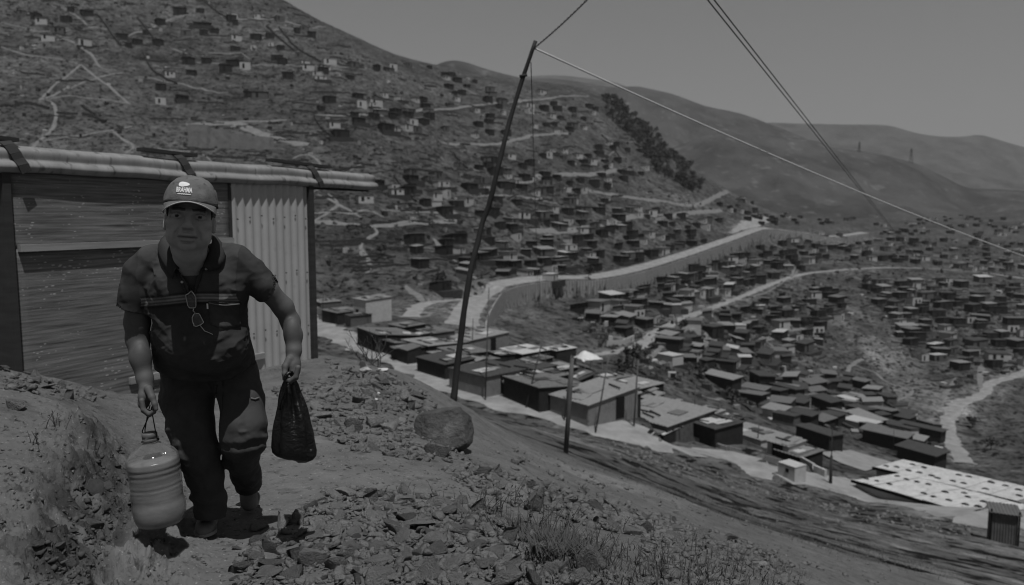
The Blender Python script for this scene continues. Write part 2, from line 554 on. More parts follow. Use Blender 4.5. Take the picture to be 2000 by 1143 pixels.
# ------------------------------------------------ where the near ground is trodden, crumbling, stony
def wpoly(px_pts):
    return np.array([list(hit_base(a, b)) for a, b in px_pts])
PATH_LINE = wpoly([(300,1160),(340,1110),(400,1050),(490,995),(600,925),(700,905),(830,935),(950,968)])
PATH_BACK = wpoly([(600,925),(520,840),(480,790),(500,760)])
BANK_EDGE = wpoly([(255,840),(262,930),(250,1000),(215,1060),(195,1150)])
def near_masks(x, y):
    d1, _, _ = polydist(x, y, PATH_LINE); d2, _, _ = polydist(x, y, PATH_BACK)
    path = np.maximum(1 - sstep(0.25, 0.5, d1), 0.8 * (1 - sstep(0.25, 0.6, d2)))
    db, _, sd_ = polydist(x, y, BANK_EDGE)
    return path, db, sd_
def full_z(x, y):
    z = base_z(x, y)
    z = bench(x, y, z)
    return z
def detail(x, y, z):
    """relief finer than the survey: clods and trodden dust near the camera, terraces and gullies on the far slope"""
    dz = np.zeros_like(z)
    n = y < 20
    xs, ys = x[n], y[n]
    path, db, sd_ = near_masks(xs, ys)
    fade = 1 - sstep(13, 20, ys)
    rough = 1 - 0.75 * path
    a = 0.035 * (1 - .8 * path) * fbm2(xs * 1.1, ys * 1.1, 3, 11) + 0.02 * rough * fbm2(xs * 5, ys * 5, 4, 5) + 0.006 * rough * fbm2(xs * 28, ys * 28, 3, 9)
    # the crumbling face of the bank
    face = np.exp(-((db - 0.10 - 0.1 * (sd_ < 0)) / 0.20) ** 2) * (1 - sstep(4.4, 5.2, ys))
    b = face * (0.085 * fbm2(xs * 7, ys * 7, 2, 21, ridge=True) + 0.042 * fbm2(xs * 19, ys * 19, 3, 22, gain=.6, ridge=True))
    # step between the trodden path and the bank
    stepm = (1 - sstep(4.3, 5.6, ys)) * (1 - sstep(0.9, 1.8, db))
    prof = 0.13 * sstep(-0.05, 0.26, np.where(sd_ < 0, db, -db)) - 0.01
    # striations on the bank's upper slope
    st = 0.014 * np.where(sd_ < 0, sstep(0.25, 0.7, db), 0) * fbm2((xs * .8 + ys * .5) * 14, (ys * .8 - xs * .5) * 3.5, 3, 31)
    dz[n] = fade * (a + b + st + stepm * prof)
    f = y > 14
    xs, ys, zs = x[f], y[f], z[f]
    fd = sstep(14, 60, ys)
    far = sstep(75, 140, ys)
    sl = 1.6 * fbm2(xs / 34, ys / 34, 4, 41) + 0.5 * fbm2(xs / 7, ys / 7, 3, 42)
    mid = (0.10 * fbm2(xs / 2.2, ys / 2.2, 4, 43) + 0.07 * fbm2(xs / 0.6, ys / 0.6, 3, 44)) * sstep(14, 22, ys)
    zz = zs + far * sl
    hgt = 2.6 + 0.8 * fbm2(xs / 60, ys / 60, 2, 45)
    ph = zz / hgt + 0.25 * fbm2(xs / 25, ys / 25, 2, 46)
    fr = ph - np.floor(ph)
    terr = (sstep(0.25, 0.75, fr) - fr) * hgt * 0.55
    am = sstep(-0.25, 0.35, fbm2(xs / 45, ys / 45, 3, 47)) * sstep(110, 160, ys)
    keep = np.ones_like(xs)
    for q, hw, fall, walled in _bench_np:
        lo, hi = q.min(0) - 12, q.max(0) + 12
        m = (xs > lo[0]) & (xs < hi[0]) & (ys > lo[1]) & (ys < hi[1])
        if m.any():
            d, _, _ = polydist(xs[m], ys[m], q)
            keep[m] = np.minimum(keep[m], sstep(hw - 0.4, hw + 3.0, d))
    dz[f] = dz[f] + keep * (far * sl * 0.8 + mid + am * terr)
    return dz

_X2, _Y2 = np.meshgrid(COLS, ROWS)
_X2 = _X2 * _Y2
_Z2 = full_z(_X2.ravel(), _Y2.ravel())
_Z2 = _Z2 + detail(_X2.ravel(), _Y2.ravel(), _Z2)
_Z2 = _Z2.reshape(_X2.shape)

def zt(x, y):
    """height of the finished ground mesh"""
    x, y = np.atleast_1d(np.asarray(x, float)), np.atleast_1d(np.asarray(y, float))
    i = np.clip(np.searchsorted(ROWS, y) - 1, 0, len(ROWS) - 2)
    a = x / y
    j = np.clip(np.searchsorted(COLS, a) - 1, 0, len(COLS) - 2)
    fy = np.clip((y - ROWS[i]) / (ROWS[i + 1] - ROWS[i]), 0, 1)
    fx = np.clip((a - COLS[j]) / (COLS[j + 1] - COLS[j]), 0, 1)
    return (_Z2[i, j] * (1 - fx) + _Z2[i, j + 1] * fx) * (1 - fy) + (_Z2[i + 1, j] * (1 - fx) + _Z2[i + 1, j + 1] * fx) * fy
def Z(x, y):
    return float(zt(x, y)[0])
def hit(px, py, h=0.0, ymin=1.6, ymax=1290.0, n=1400):
    """first point along a pixel's ray that comes within h of the finished ground"""
    d = ray(px, py)
    ys = np.exp(np.linspace(math.log(ymin), math.log(ymax), n))
    g = d[2] * ys - zt(d[0] * ys, ys) - h
    if not (g <= 0).any(): return None
    k = int(np.argmax(g <= 0))
    y = ys[k]
    if k:
        t = g[k - 1] / (g[k - 1] - g[k]); y = ys[k - 1] + t * (ys[k] - ys[k - 1])
    return d * y

# ------------------------------------------------ how bare or overgrown the soil is (with shade painted on the bank face)
def tone(x, y, z):
    t = np.ones_like(x)
    n = y < 20
    path, db, sd_ = near_masks(x[n], y[n])
    t[n] = 1.0 + 0.12 * path + 0.12 * fbm2(x[n] * 2.2, y[n] * 2.2, 3, 61)
    crumb_shade = np.where(sd_ < 0, np.exp(-((db - 0.14) / 0.14) ** 2), np.exp(-(db / 0.07) ** 2)) * (1 - sstep(4.5, 5.3, y[n]))
    t[n] *= 1 - 0.68 * crumb_shade * sstep(-0.5, 0.3, fbm2(x[n] * 7, y[n] * 7, 3, 62))  # bank face darkened: dark crumbly earth plus painted shade in its hollows
    # grass bands across the slope
    f = (y >= 9) & (y < 75) & (x > -25) & (x < 60)
    dr, _, sr = polydist(x[f], y[f], _bench_np[0][0][::3])
    sr = np.where(y[f] < np.interp(x[f], _bench_np[0][0][::-1, 0], _bench_np[0][0][::-1, 1]), 1, -1)
    dcoord = dr + 2.2 * fbm2(x[f] / 7, y[f] / 7, 4, 63)
    band = vn2(dcoord / 2.6, (0.59 * x[f] - 0.807 * y[f]) / 11.0, 64) + 0.7 * fbm2(x[f] / 0.9, y[f] / 0.9, 4, 65)
    w = sstep(9, 14, y[f]) * np.where(sr > 0, sstep(3.0, 5.0, dr), 0)
    t[f] *= 1 - w * (0.34 * sstep(-0.25, 0.5, band) - 0.06)
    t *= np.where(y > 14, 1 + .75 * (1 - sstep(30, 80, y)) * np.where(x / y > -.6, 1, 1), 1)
    g = y > 45
    xs, ys = x[g], y[g]
    a = fbm2(xs / 42, ys / 42, 4, 66) + 0.8 * fbm2(xs / 9, ys / 9, 4, 67)
    t[g] *= 1.0 - 0.30 * sstep(-0.1, 0.5, a) + 0.25 * sstep(0.15, 0.7, -a)
    return t
def stroke(x, y, t, px_pts, hw, mul, jag=0.4, ymin=40.0, seed=70):
    q = np.array([list(p) for p in resample(cast_line(px_pts, ymin), 3.0)])
    lo, hi = q.min(0) - hw * 3, q.max(0) + hw * 3
    m = (x > lo[0]) & (x < hi[0]) & (y > lo[1]) & (y < hi[1])
    d, _, _ = polydist(x[m], y[m], q)
    d = d * (1 + jag * fbm2(x[m] / hw, y[m] / hw, 3, seed))
    t[m] = t[m] * (1 + (mul - 1) * (1 - sstep(hw * 0.5, hw * 1.4, d)))
_fx, _fy, _fz = _X2.ravel(), _Y2.ravel(), _Z2.ravel()
_T = tone(_fx, _fy, _fz)
stroke(_fx, _fy, _T, [(1635,625),(1700,670),(1780,740),(1850,800)], 7.0, 1.75)
stroke(_fx, _fy, _T, [(1650,600),(1720,640),(1760,690)], 3.0, 1.6)
stroke(_fx, _fy, _T, [(1700,690),(1760,770),(1800,830)], 3.0, 1.5)
stroke(_fx, _fy, _T, [(1560,690),(1600,730),(1640,760)], 4.0, 1.35)
stroke(_fx, _fy, _T, [(1350,745),(1420,765),(1480,790)], 4.0, 1.3)
stroke(_fx, _fy, _T, [(1150,640),(1200,655),(1260,640)], 4.0, 1.4)
stroke(_fx, _fy, _T, [(1050,620),(1080,660),(1090,690)], 3.0, 1.35)
stroke(_fx, _fy, _T, [(1880,790),(1930,840),(1960,890)], 3.0, 1.3)
stroke(_fx, _fy, _T, [(1150,200),(1180,260),(1230,320),(1300,380),(1380,400)], 6.0, 1.3)
stroke(_fx, _fy, _T, [(1180,195),(1240,240),(1300,290),(1350,340)], 9.0, 0.6)
stroke(_fx, _fy, _T, [(0,108),(240,108),(490,118),(700,135)], 5.0, 0.62)
stroke(_fx, _fy, _T, [(620,228),(740,230),(860,217),(1000,201),(1100,192)], 3.0, 0.6)
stroke(_fx, _fy, _T, [(620,452),(730,458),(810,452),(897,443)], 4.0, 0.7)
stroke(_fx, _fy, _T, [(1000,372),(1060,362),(1146,350),(1210,345),(1280,360),(1400,425)], 3.5, 0.7)
stroke(_fx, _fy, _T, [(780,600),(860,610),(900,640),(960,680)], 5.0, 1.25)

def stroke_w(x, y, t, line, hw, mul, jag, seed):
    q = np.array([list(p) for p in resample(line, 2.0)])
    lo, hi = q.min(0) - hw * 3, q.max(0) + hw * 3
    m = (x > lo[0]) & (x < hi[0]) & (y > lo[1]) & (y < hi[1])
    d, _, _ = polydist(x[m], y[m], q)
    d = d * (1 + jag * fbm2(x[m] / 2.2, y[m] / 2.2, 4, seed))
    t[m] = t[m] * (1 + (mul - 1) * (1 - sstep(hw * 0.55, hw * 1.35, d)))
for L_, hw_, m_ in ((ROAD_NEAR, 4.6, 1.45), (ROAD_MID, 4.0, 1.7), (ROAD_LOOP, 4.0, 1.7), (ROAD_SPUR, 4.2, 1.7), (ROAD_WALL, 5.0, 1.4), (ROAD_TOP, 7.0, 1.7)):
    stroke_w(_fx, _fy, _T, L_, hw_, m_, .8, int(hw_ * 13))
for q_ in ([(900,782),(1000,812),(1150,852),(1300,897),(1420,936),(1560,976),(1700,1012),(1850,1049),(2020,1090)], [(1150,930),(1260,957),(1400,992),(1550,1034),(1700,1080),(1850,1130),(1950,1165)]):
    stroke(_fx, _fy, _T, q_, 0.5, 1.35, .5, 7.0)
M_ground = mat("dry_earth", base=0.128, var=0.28, scale=3.0, detail=10, bump=0.9, bscale=34, dist=0.02, rough=0.95, spec=0.1,
               speck=[(60, 0.13, 0.63), (26, -0.08, 0.60), (8, -0.04, .58)], attr="bareness_shade")
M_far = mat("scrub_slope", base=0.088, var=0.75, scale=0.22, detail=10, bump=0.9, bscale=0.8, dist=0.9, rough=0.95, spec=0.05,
            speck=[(0.45, 0.07, 0.62), (0.7, -0.10, 0.54), (2.0, -0.06, 0.56)], attr="bareness_shade")
def grid_mesh(name, r0, r1, m):
    nc = len(COLS)
    V = np.stack([_X2[r0:r1].ravel(), _Y2[r0:r1].ravel(), _Z2[r0:r1].ravel()], 1)
    i, j = np.meshgrid(np.arange(r1 - r0 - 1), np.arange(nc - 1), indexing='ij')
    b = (i * nc + j).ravel()
    me = mesh_np(name, V, np.stack([b, b + 1, b + nc + 1, b + nc], 1), m, True)
    at = me.attributes.new("bareness_shade", 'FLOAT', 'POINT')
    at.data.foreach_set("value", _T.reshape(_X2.shape)[r0:r1].ravel().astype(np.float32))
    return tag(link(name, me), kind='structure')
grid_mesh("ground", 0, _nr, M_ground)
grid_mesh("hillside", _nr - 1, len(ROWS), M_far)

# ------------------------------------------------ draped roads and footpaths
M_road = mat("pale_dirt_road", base=0.255, var=0.38, scale=0.5, detail=8, bump=0.4, bscale=2.0, dist=0.15, rough=0.95, spec=0.1)
M_path = mat("trodden_track", base=0.165, var=0.35, scale=0.6, detail=6, rough=0.95, spec=0.1)
def ribbon(name, line, hw, m, lift=0.06, jag=0.42, step=0.8, taper=False):
    pts = resample(line, step)
    V, Fc = [], []
    n = len(pts)
    k = 5
    for i, p in enumerate(pts):
        t = pts[min(i + 1, n - 1)] - pts[max(i - 1, 0)]
        s = Vector((-t.y, t.x, 0)).normalized()
        w = hw * (1 + jag * float(fbm2(np.array([i * .35]), np.array([hw * 9.0]), 2, 81)[0]))
        if taper:
            w *= min(1, i / 3 + .15, (n - 1 - i) / 3 + .15)
        w2 = hw * (1 + jag * float(fbm2(np.array([i * .35]), np.array([hw * 19.0]), 2, 82)[0]))
        for c in range(k):
            u = c / (k - 1)
            q = p + s * (-w + (w + w2) * u)
            V.append((q.x, q.y, Z(q.x, q.y) + lift * (1 if 0 < c < k - 1 else .3)))
    for i in range(n - 1):
        for c in range(k - 1):
            b = i * k + c
            Fc.append((b, b + 1, b + k + 1, b + k))
    return tag(link(name, mesh_np(name, V, Fc, m, True)), kind='structure')
ribbon("road", ROAD_NEAR, 2.7, M_road, 0.05)
ribbon("road", ROAD_MID, 1.9, M_road, 0.12)
ribbon("road", ROAD_LOOP, 1.8, M_road, 0.12)
ribbon("road", ROAD_WALL, 3.5, M_road, 0.1, 0.08)
ribbon("road", ROAD_SPUR, 1.8, M_road, 0.1)
ribbon("road", ROAD_TOP, 4.5, M_road, 0.25)
TRACKS = [
 ([(600,436),(660,440),(730,445),(810,438),(897,431)], 1.3, 40), ([(730,447),(735,458),(715,470),(705,483),(712,500),(722,520),(715,545)], 0.9, 40),
 ([(1037,453),(1090,450),(1142,446),(1195,433),(1247,425),(1300,422),(1360,417),(1410,411)], 1.7, 40),
 ([(1111,371),(1160,376),(1254,389),(1300,396),(1348,404),(1372,398),(1400,382),(1424,376)], 1.5, 40),
 ([(981,361),(1020,357),(1048,348),(1100,342),(1146,340),(1209,333)], 1.6, 40),
 ([(617,224),(680,226),(740,226),(800,219),(859,213),(905,210),(950,203),(1006,198),(1055,194),(1100,188),(1150,187)], 1.1, 40),
 ([(866,278),(920,280),(964,282),(1006,273),(1041,266),(1072,261),(1110,259)], 1.2, 40),
 ([(364,242),(410,241),(455,241),(480,250),(507,262),(550,272),(600,282)], 2.4, 40), ([(455,241),(480,238),(520,237),(560,234)], 1.2, 40),
 ([(77,199),(110,165),(157,126)], 0.8, 40), ([(157,126),(200,160),(230,185),(255,206)], 0.9, 40), ([(0,91),(50,106),(100,113),(157,126)], 0.8, 40),
 ([(77,199),(140,172),(196,150),(240,140)], 0.8, 40), ([(80,197),(105,205),(107,240),(70,278),(60,292)], 0.9, 40), ([(70,276),(120,265),(168,259),(220,252),(259,245)], 0.8, 40),
 ([(220,254),(240,270),(260,285),(240,300)], 0.8, 40),([(77,199),(130,190),(200,196),(250,204)], 0.7, 40),
 ([(100,12),(130,18),(160,38),(175,50),(210,56)], 0.9, 40), ([(0,44),(40,50),(80,60),(140,58)], 0.7, 40), ([(430,30),(490,38),(530,37),(600,55)], 1.2, 40),
 ([(350,118),(420,125),(490,128),(600,128),(700,132)], 0.9, 40), ([(620,380),(650,395),(680,412),(705,428)], 0.9, 40), ([(640,378),(660,400),(640,420),(610,435)], 0.8, 40),
 ([(570,310),(600,300),(625,318),(610,330)], 0.8, 40), ([(500,315),(540,318),(590,325)], 0.7, 40),
 ([(1500,470),(1540,490),(1550,520),(1545,545)], 0.8, 60), ([(1255,690),(1290,700),(1330,720),(1342,705),(1350,690),(1400,665),(1460,665),(1540,650),(1600,640)], 0.9, 60),
 ([(1490,750),(1520,735),(1560,732),(1600,745)], 0.9, 60), ([(1610,770),(1650,745),(1660,720),(1690,700)], 0.7, 60), ([(1915,760),(1915,735),(1918,715)], 0.9, 60),
 ([(1840,780),(1858,750),(1870,735)], 0.6, 60), ([(1740,620),(1780,610),(1800,600)], 0.9, 60), ([(940,560),(900,520),(870,500),(850,470)], 0.8, 60),
 ([(790,560),(810,575),(825,590)], 0.8, 60),
]
for pts, hw, ym in TRACKS:
    L = cast_line(pts, ym)
    if ym == 40 and hw < 1.0: hw *= .62
    if len(L) > 1: ribbon("footpath", L, hw, M_path if ym < 1000 else M_road, 0.05 if ym < 20 else 0.16, 0.5, 0.5 if ym < 20 else 1.5, True)

_rw = random.Random(8)
for k_ in range(34):      # the web of thin paths between the plots
    if k_ < 22: px, py = _rw.uniform(60, 1250), _rw.uniform(20, 440)
    else: px, py = _rw.uniform(1200, 1900), _rw.uniform(500, 780)
    d_ = _rw.choice([-1, 1]); sl_ = _rw.uniform(-.5, .5); q_ = []
    for i_ in range(7):
        q_.append((px, py)); px += d_ * _rw.uniform(14, 34); sl_ += _rw.gauss(0, .25); py += sl_ * 20
    if min(b for a, b in q_) < -60: continue
    L = [v for v in cast_line(q_, 60) if v.y < 900]
    L = [v for i, v in enumerate(L) if i == 0 or (v - L[i - 1]).length < 60]
    if len(L) > 4 and max((b - a).length for a, b in zip(L[:-1], L[1:])) < 60: ribbon("footpath", L, _rw.uniform(.35, .6), M_path, .14, .6, 1.5, True)
# ------------------------------------------------ ridges beyond
M_ridge = mat("ridge_earth", base=0.062, var=0.65, scale=0.012, detail=10, bump=0.6, bscale=0.05, dist=8, rough=0.95, spec=0.05, speck=[(0.06, 0.05, 0.6)])
def ridge(name, sky_px, D0, Dc, D1, foot, seed, rel=0.06, m=None):
    xs = np.linspace(sky_px[0][0], sky_px[-1][0], int((sky_px[-1][0] - sky_px[0][0]) / 5) + 2)
    ys = np.interp(xs, [p[0] for p in sky_px], [p[1] for p in sky_px])
    ys = np.convolve(np.pad(ys, 3, mode='edge'), np.ones(7) / 7, 'valid')
    rows = 46
    V = []
    for r in range(rows):
        u = r / (rows - 1)
        for x_, y_ in zip(xs, ys):
            if u < 0.75:
                k = u / 0.75
                D = D0 + (Dc - D0) * k
                py = foot + (y_ - foot) * (k ** 1.15)
                q = P(x_, py, D)
                h = P(x_, y_, Dc).z
            else:
                k = (u - 0.75) / 0.25
                D = Dc + (D1 - Dc) * k
                q = P(x_, y_, Dc); top = q.z
                q = P(x_, y_, D); q.z = top - (top - P(x_, foot, D0).z) * k ** 1.5
            V.append([q.x, q.y, q.z])
    V = np.array(V)
    sc = Dc * 0.11
    n = fbm2(V[:, 0] / sc, V[:, 1] / sc / 1.6, 5, seed, ridge=True, gain=0.55)
    uu = np.linspace(0, 1, rows)
    w = np.repeat(np.where(uu < 0.75, np.abs(np.sin(uu / 0.75 * math.pi)) ** 0.7, 0.3 * np.sin((uu - 0.75) / 0.25 * math.pi)) + 0.06, len(xs))
    V[:, 2] += Dc * rel * (n - 0.3) * w * 0.5
    nc = len(xs)
    i, j = np.meshgrid(np.arange(rows - 1), np.arange(nc - 1), indexing='ij')
    b = (i * nc + j).ravel()
    return tag(link(name, mesh_np(name, V, np.stack([b, b + 1, b + nc + 1, b + nc], 1), m or M_ridge, True)), kind='structure')
ridge("hill", [(700,190),(800,150),(845,126),(875,114),(905,116),(945,131),(1000,146),(1050,158),(1100,178),(1160,205)], 870, 1150, 1450, 480, 101, 0.03)
ridge("hill", [(940,180),(1010,152),(1060,150),(1130,156),(1200,168),(1240,166),(1312,178),(1376,203),(1440,218),(1480,232),(1520,247),(1600,280),(1700,330),(1800,380)], 920, 1800, 2450, 480, 102, 0.05)
ridge("hill", [(1280,300),(1392,256),(1432,255),(1480,260),(1560,267),(1600,275),(1624,286),(1680,292),(1740,304),(1792,318),(1828,336),(1876,362),(1900,368),(2000,372),(2150,380),(2400,370)], 810, 1300, 1900, 470, 103, 0.035)
ridge("mountain", [(900,170),(1040,146),(1100,145),(1160,152),(1210,160),(1300,200)], 2900, 4000, 4800, 470, 104, 0.02)
ridge("mountain", [(1300,290),(1440,250),(1496,237),(1572,240),(1640,242),(1704,242),(1740,244),(1760,250),(1792,260),(1840,266),(1880,266),(1912,261),(1932,266),(1960,275),(2000,286),(2150,320),(2400,340)], 2200, 3500, 4400, 475, 105, 0.025)
# plain under the far ridges, out to the horizon
_v = [(-12000, 1250, -100), (12000, 1250, -100), (12000, 12000, -100), (-12000, 12000, -100)]
tag(link("plain", mesh_np("plain", _v, [(0, 1, 2, 3)], M_ridge)), kind='structure')
# ================================================================ buildings
M_tin = [mat("roof_sheet_bright", 0.42, 0.55, 0.4, 0.12, 2.5, speck=(9, -0.16, 0.6)),
         mat("roof_sheet_pale", 0.21, 0.6, 0.4, 0.2, 2.5, speck=(9, -0.10, 0.6)),
         mat("roof_sheet_grey", 0.125, 0.7, 0.3, 0.25, 2.5, speck=(9, -0.08, 0.6)),
         mat("roof_sheet_dark", 0.045, 0.8, 0.3, 0.3, 2.5, speck=(9, 0.05, 0.62))]
M_wall = [mat("painted_board", 0.42, 0.8, 0.2, 0.15, 2.0, speck=(6, -0.12, 0.6)),
          mat("grey_board", 0.095, 0.85, 0.2, 0.3, 2.0, speck=(6, -0.05, 0.6)),
          mat("dark_board", 0.022, 0.9, 0.2, 0.4, 2.0),
          mat("concrete_grey", 0.22, 0.9, 0.2, 0.2, 1.2, speck=(4, -0.08, 0.6))]
M_wall[3].name = "tin_wall"
_n = M_wall[3].node_tree; _b = _n.nodes["Principled BSDF"]
_tc = _n.nodes.new("ShaderNodeTexCoord"); _sx = _n.nodes.new("ShaderNodeSeparateXYZ"); _n.links.new(_tc.outputs["Object"], _sx.inputs[0])
_ad = _n.nodes.new("ShaderNodeMath"); _n.links.new(_sx.outputs[0], _ad.inputs[0]); _n.links.new(_sx.outputs[1], _ad.inputs[1])
_mu = _n.nodes.new("ShaderNodeMath"); _mu.operation = 'MULTIPLY'; _mu.inputs[1].default_value = 24.0; _n.links.new(_ad.outputs[0], _mu.inputs[0])
_si = _n.nodes.new("ShaderNodeMath"); _si.operation = 'SINE'; _n.links.new(_mu.outputs[0], _si.inputs[0])
_bp = _n.nodes.new("ShaderNodeBump"); _bp.inputs["Distance"].default_value = .04; _bp.inputs["Strength"].default_value = 1.0; _n.links.new(_si.outputs[0], _bp.inputs["Height"]); _n.links.new(_bp.outputs[0], _b.inputs["Normal"])
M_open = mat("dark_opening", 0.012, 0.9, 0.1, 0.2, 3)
M_stone = mat("dry_stone", 0.045, 0.95, 0.1, 0.45, 2.2, bump=0.8, bscale=3, dist=0.15)

def corr_sheet(w, d, z0, z1, amp=0.03, period=0.4, thick=0.05, n_max=40):
    """corrugated sheet: w along x (waves cross it), d along y, falling from z0 at -y to z1 at +y"""
    n = int(min(n_max, max(2, w / period))) * 4
    V, Fc = [], []
    for r in range(2):
        for s in (0, 1):
            for i in range(n + 1):
                x = -w / 2 + w * i / n
                V.append((x, (-d / 2, d / 2)[s], (z0, z1)[s] + amp * math.sin(i * math.pi / 2) - (thick if r else 0)))
    m = n + 1
    for i in range(n):
        Fc.append((i, i + 1, m + i + 1, m + i))
        Fc.append((2 * m + i + 1, 2 * m + i, 3 * m + i, 3 * m + i + 1))
        Fc.append((i + 1, i, 2 * m + i, 2 * m + i + 1))
        Fc.append((m + i, m + i + 1, 3 * m + i + 1, 3 * m + i))
    Fc.append((0, m, 3 * m, 2 * m)); Fc.append((m - 1, 3 * m - 1, 4 * m - 1, 2 * m - 1))
    return V, Fc

def house_meshes(w, d, hf, hb, roof=1, wall=1, corr=False, over=0.25, openings=(), thick=0.10, sag=0.0):
    """meshes of a mono-pitch shack: local x = width, -y = front; openings = (side, centre, z, width, height, kind)"""
    out = []
    b = 2.2
    V = [(-w/2, -d/2, -b), (w/2, -d/2, -b), (w/2, d/2, -b), (-w/2, d/2, -b), (-w/2, -d/2, hf), (w/2, -d/2, hf), (w/2, d/2, hb), (-w/2, d/2, hb)]
    Fc = [(0, 1, 5, 4), (1, 2, 6, 5), (2, 3, 7, 6), (3, 0, 4, 7), (4, 5, 6, 7)]
    out.append(("wall", mesh_np("wall", V, Fc, M_wall[wall])))
    W, D = w + 2 * over, d + 2 * over
    k = (hb - hf) / d
    z0, z1 = hf - k * over + 0.06, hb + k * over + 0.06
    if corr:
        rv, rf = corr_sheet(W, D, z0 + 0.05, z1 + 0.05)
        out.append(("roof", mesh_np("roof", rv, rf, M_tin[roof])))
    else:
        q = [(-W/2, -D/2, z0), (W/2, -D/2, z0 + sag), (W/2, D/2, z1), (-W/2, D/2, z1 - sag)]
        rv = q + [(x, y, z + thick) for x, y, z in q]
        out.append(("roof", mesh_np("roof", rv, [(3, 2, 1, 0), (4, 5, 6, 7), (0, 1, 5, 4), (1, 2, 6, 5), (2, 3, 7, 6), (3, 0, 4, 7)], M_tin[roof])))
    for (side, c, z, ow, oh, kind) in openings:
        mb = MB()
        if side == 'f': mb.box((c, -d/2 - 0.02, z), (ow, 0.06, oh))
        elif side == 'b': mb.box((c, d/2 + 0.02, z), (ow, 0.06, oh))
        elif side == 'r': mb.box((w/2 + 0.02, c, z), (0.06, ow, oh))
        else: mb.box((-w/2 - 0.02, c, z), (0.06, ow, oh))
        out.append((kind, mb.mesh(kind, M_open)))
    return out

def place(meshes, name, loc, rz, label, cat, group, scale=(1, 1, 1), tilt=0.0):
    r = empty(name, loc, rz, label, cat, group)
    r.scale = scale
    if tilt: r.rotation_euler[1] = tilt
    for nm, me in meshes: link(nm, me, r)
    return r

# prototypes for the far slope -------------------------------------------------
def _open(w, d, h, r):
    o = [('f', w * r.uniform(-.3, -.1), .95, .85, 1.9, 'door')]
    if r.random() < .7: o.append(('f', w * r.uniform(.15, .3), 1.3, .8, .8, 'window'))
    if r.random() < .5: o.append(('r', 0, 1.3, .8, .8, 'window'))
    return o
_rp = random.Random(5)
PROTO = {}
for roof in range(4):
    PROTO[roof] = []
    for k in range(7):
        w, d = _rp.uniform(3.6, 6.2), _rp.uniform(3.0, 4.4)
        hf, hb = _rp.uniform(2.0, 2.7), _rp.uniform(1.9, 2.6)
        wl = _rp.choice([1, 2, 2, 2, 1, 2, 0] if roof else [0, 1, 1, 2, 0, 3, 2])
        ms = house_meshes(w, d, hf, hb, roof, wl, False, _rp.uniform(.1, .4), _open(w, d, hf, _rp), sag=_rp.uniform(-.15, .15))
        if _rp.random() < 0.55:      # a levelled stone platform in front
            ms.append(("terrace", MB().box((_rp.uniform(-1, 1), -1.2, -1.35), (w + 2.2, d + 2.0, 2.4)).mesh("terrace", M_stone)))
        PROTO[roof].append(ms)

# (region phrase, pixel polygon, number, scale, chances of bright/pale/grey/dark roof)
CLUSTERS = [
 ("between the walled and curving roads", [(1120,605),(1240,565),(1400,505),(1500,475),(1570,470),(1640,480),(1610,512),(1500,545),(1400,585),(1300,625),(1215,655)], 120, 0.95, (.07,.2,.33,.4)),
 ("just under the curving road", [(1300,665),(1420,610),(1560,560),(1650,565),(1640,650),(1570,700),(1480,720),(1400,720),(1300,705)], 80, 0.95, (.06,.15,.34,.45)),
 ("in the dense rows beside the pale gully", [(1690,555),(1900,545),(2000,560),(2010,715),(1900,715),(1800,700),(1740,640)], 95, 0.95, (.05,.18,.35,.42)),
 ("beyond the curving road", [(1640,480),(1720,455),(1830,440),(2000,455),(2010,540),(1900,528),(1740,515),(1650,515)], 110, 0.9, (.04,.2,.36,.4)),
 ("in the valley bottom", [(1440,770),(1500,745),(1640,735),(1760,790),(1830,850),(1760,870),(1640,830),(1540,830)], 60, 1.0, (.03,.17,.35,.45)),
 ("just above the walled road", [(760,470),(860,462),(1000,430),(1120,385),(1420,432),(1440,455),(1300,500),(1180,530),(1040,545),(930,545),(860,520)], 120, .9, (.07,.24,.3,.39)),
 ("halfway up the slope behind the pole", [(780,345),(1000,300),(1230,275),(1330,345),(1230,360),(1100,385),(960,425),(870,415),(720,360)], 90, .9, (.09,.25,.3,.36)),
 ("high up below the bare skyline", [(560,150),(700,120),(860,130),(1020,165),(1170,205),(1140,250),(960,275),(860,260),(660,255)], 85, .95, (.10,.26,.28,.36)),
 ("among the terraced hilltop plots", [(10,25),(300,5),(540,20),(680,110),(600,185),(450,195),(300,205),(330,130),(60,70)], 55, 1.0, (.12,.2,.28,.4)),
 ("on the shoulder below the far hills", [(1395,395),(1520,380),(1640,392),(1690,425),(1600,440),(1500,440),(1440,425)], 42, 0.85, (.05,.2,.35,.4)),
 ("along the foot of the far hill", [(1700,425),(1850,415),(2000,430),(2000,455),(1830,442),(1720,455)], 40, 0.8, (.05,.25,.4,.3)),
]
ROOFW = ["white-roofed", "pale-roofed", "grey-roofed", "dark-roofed"]
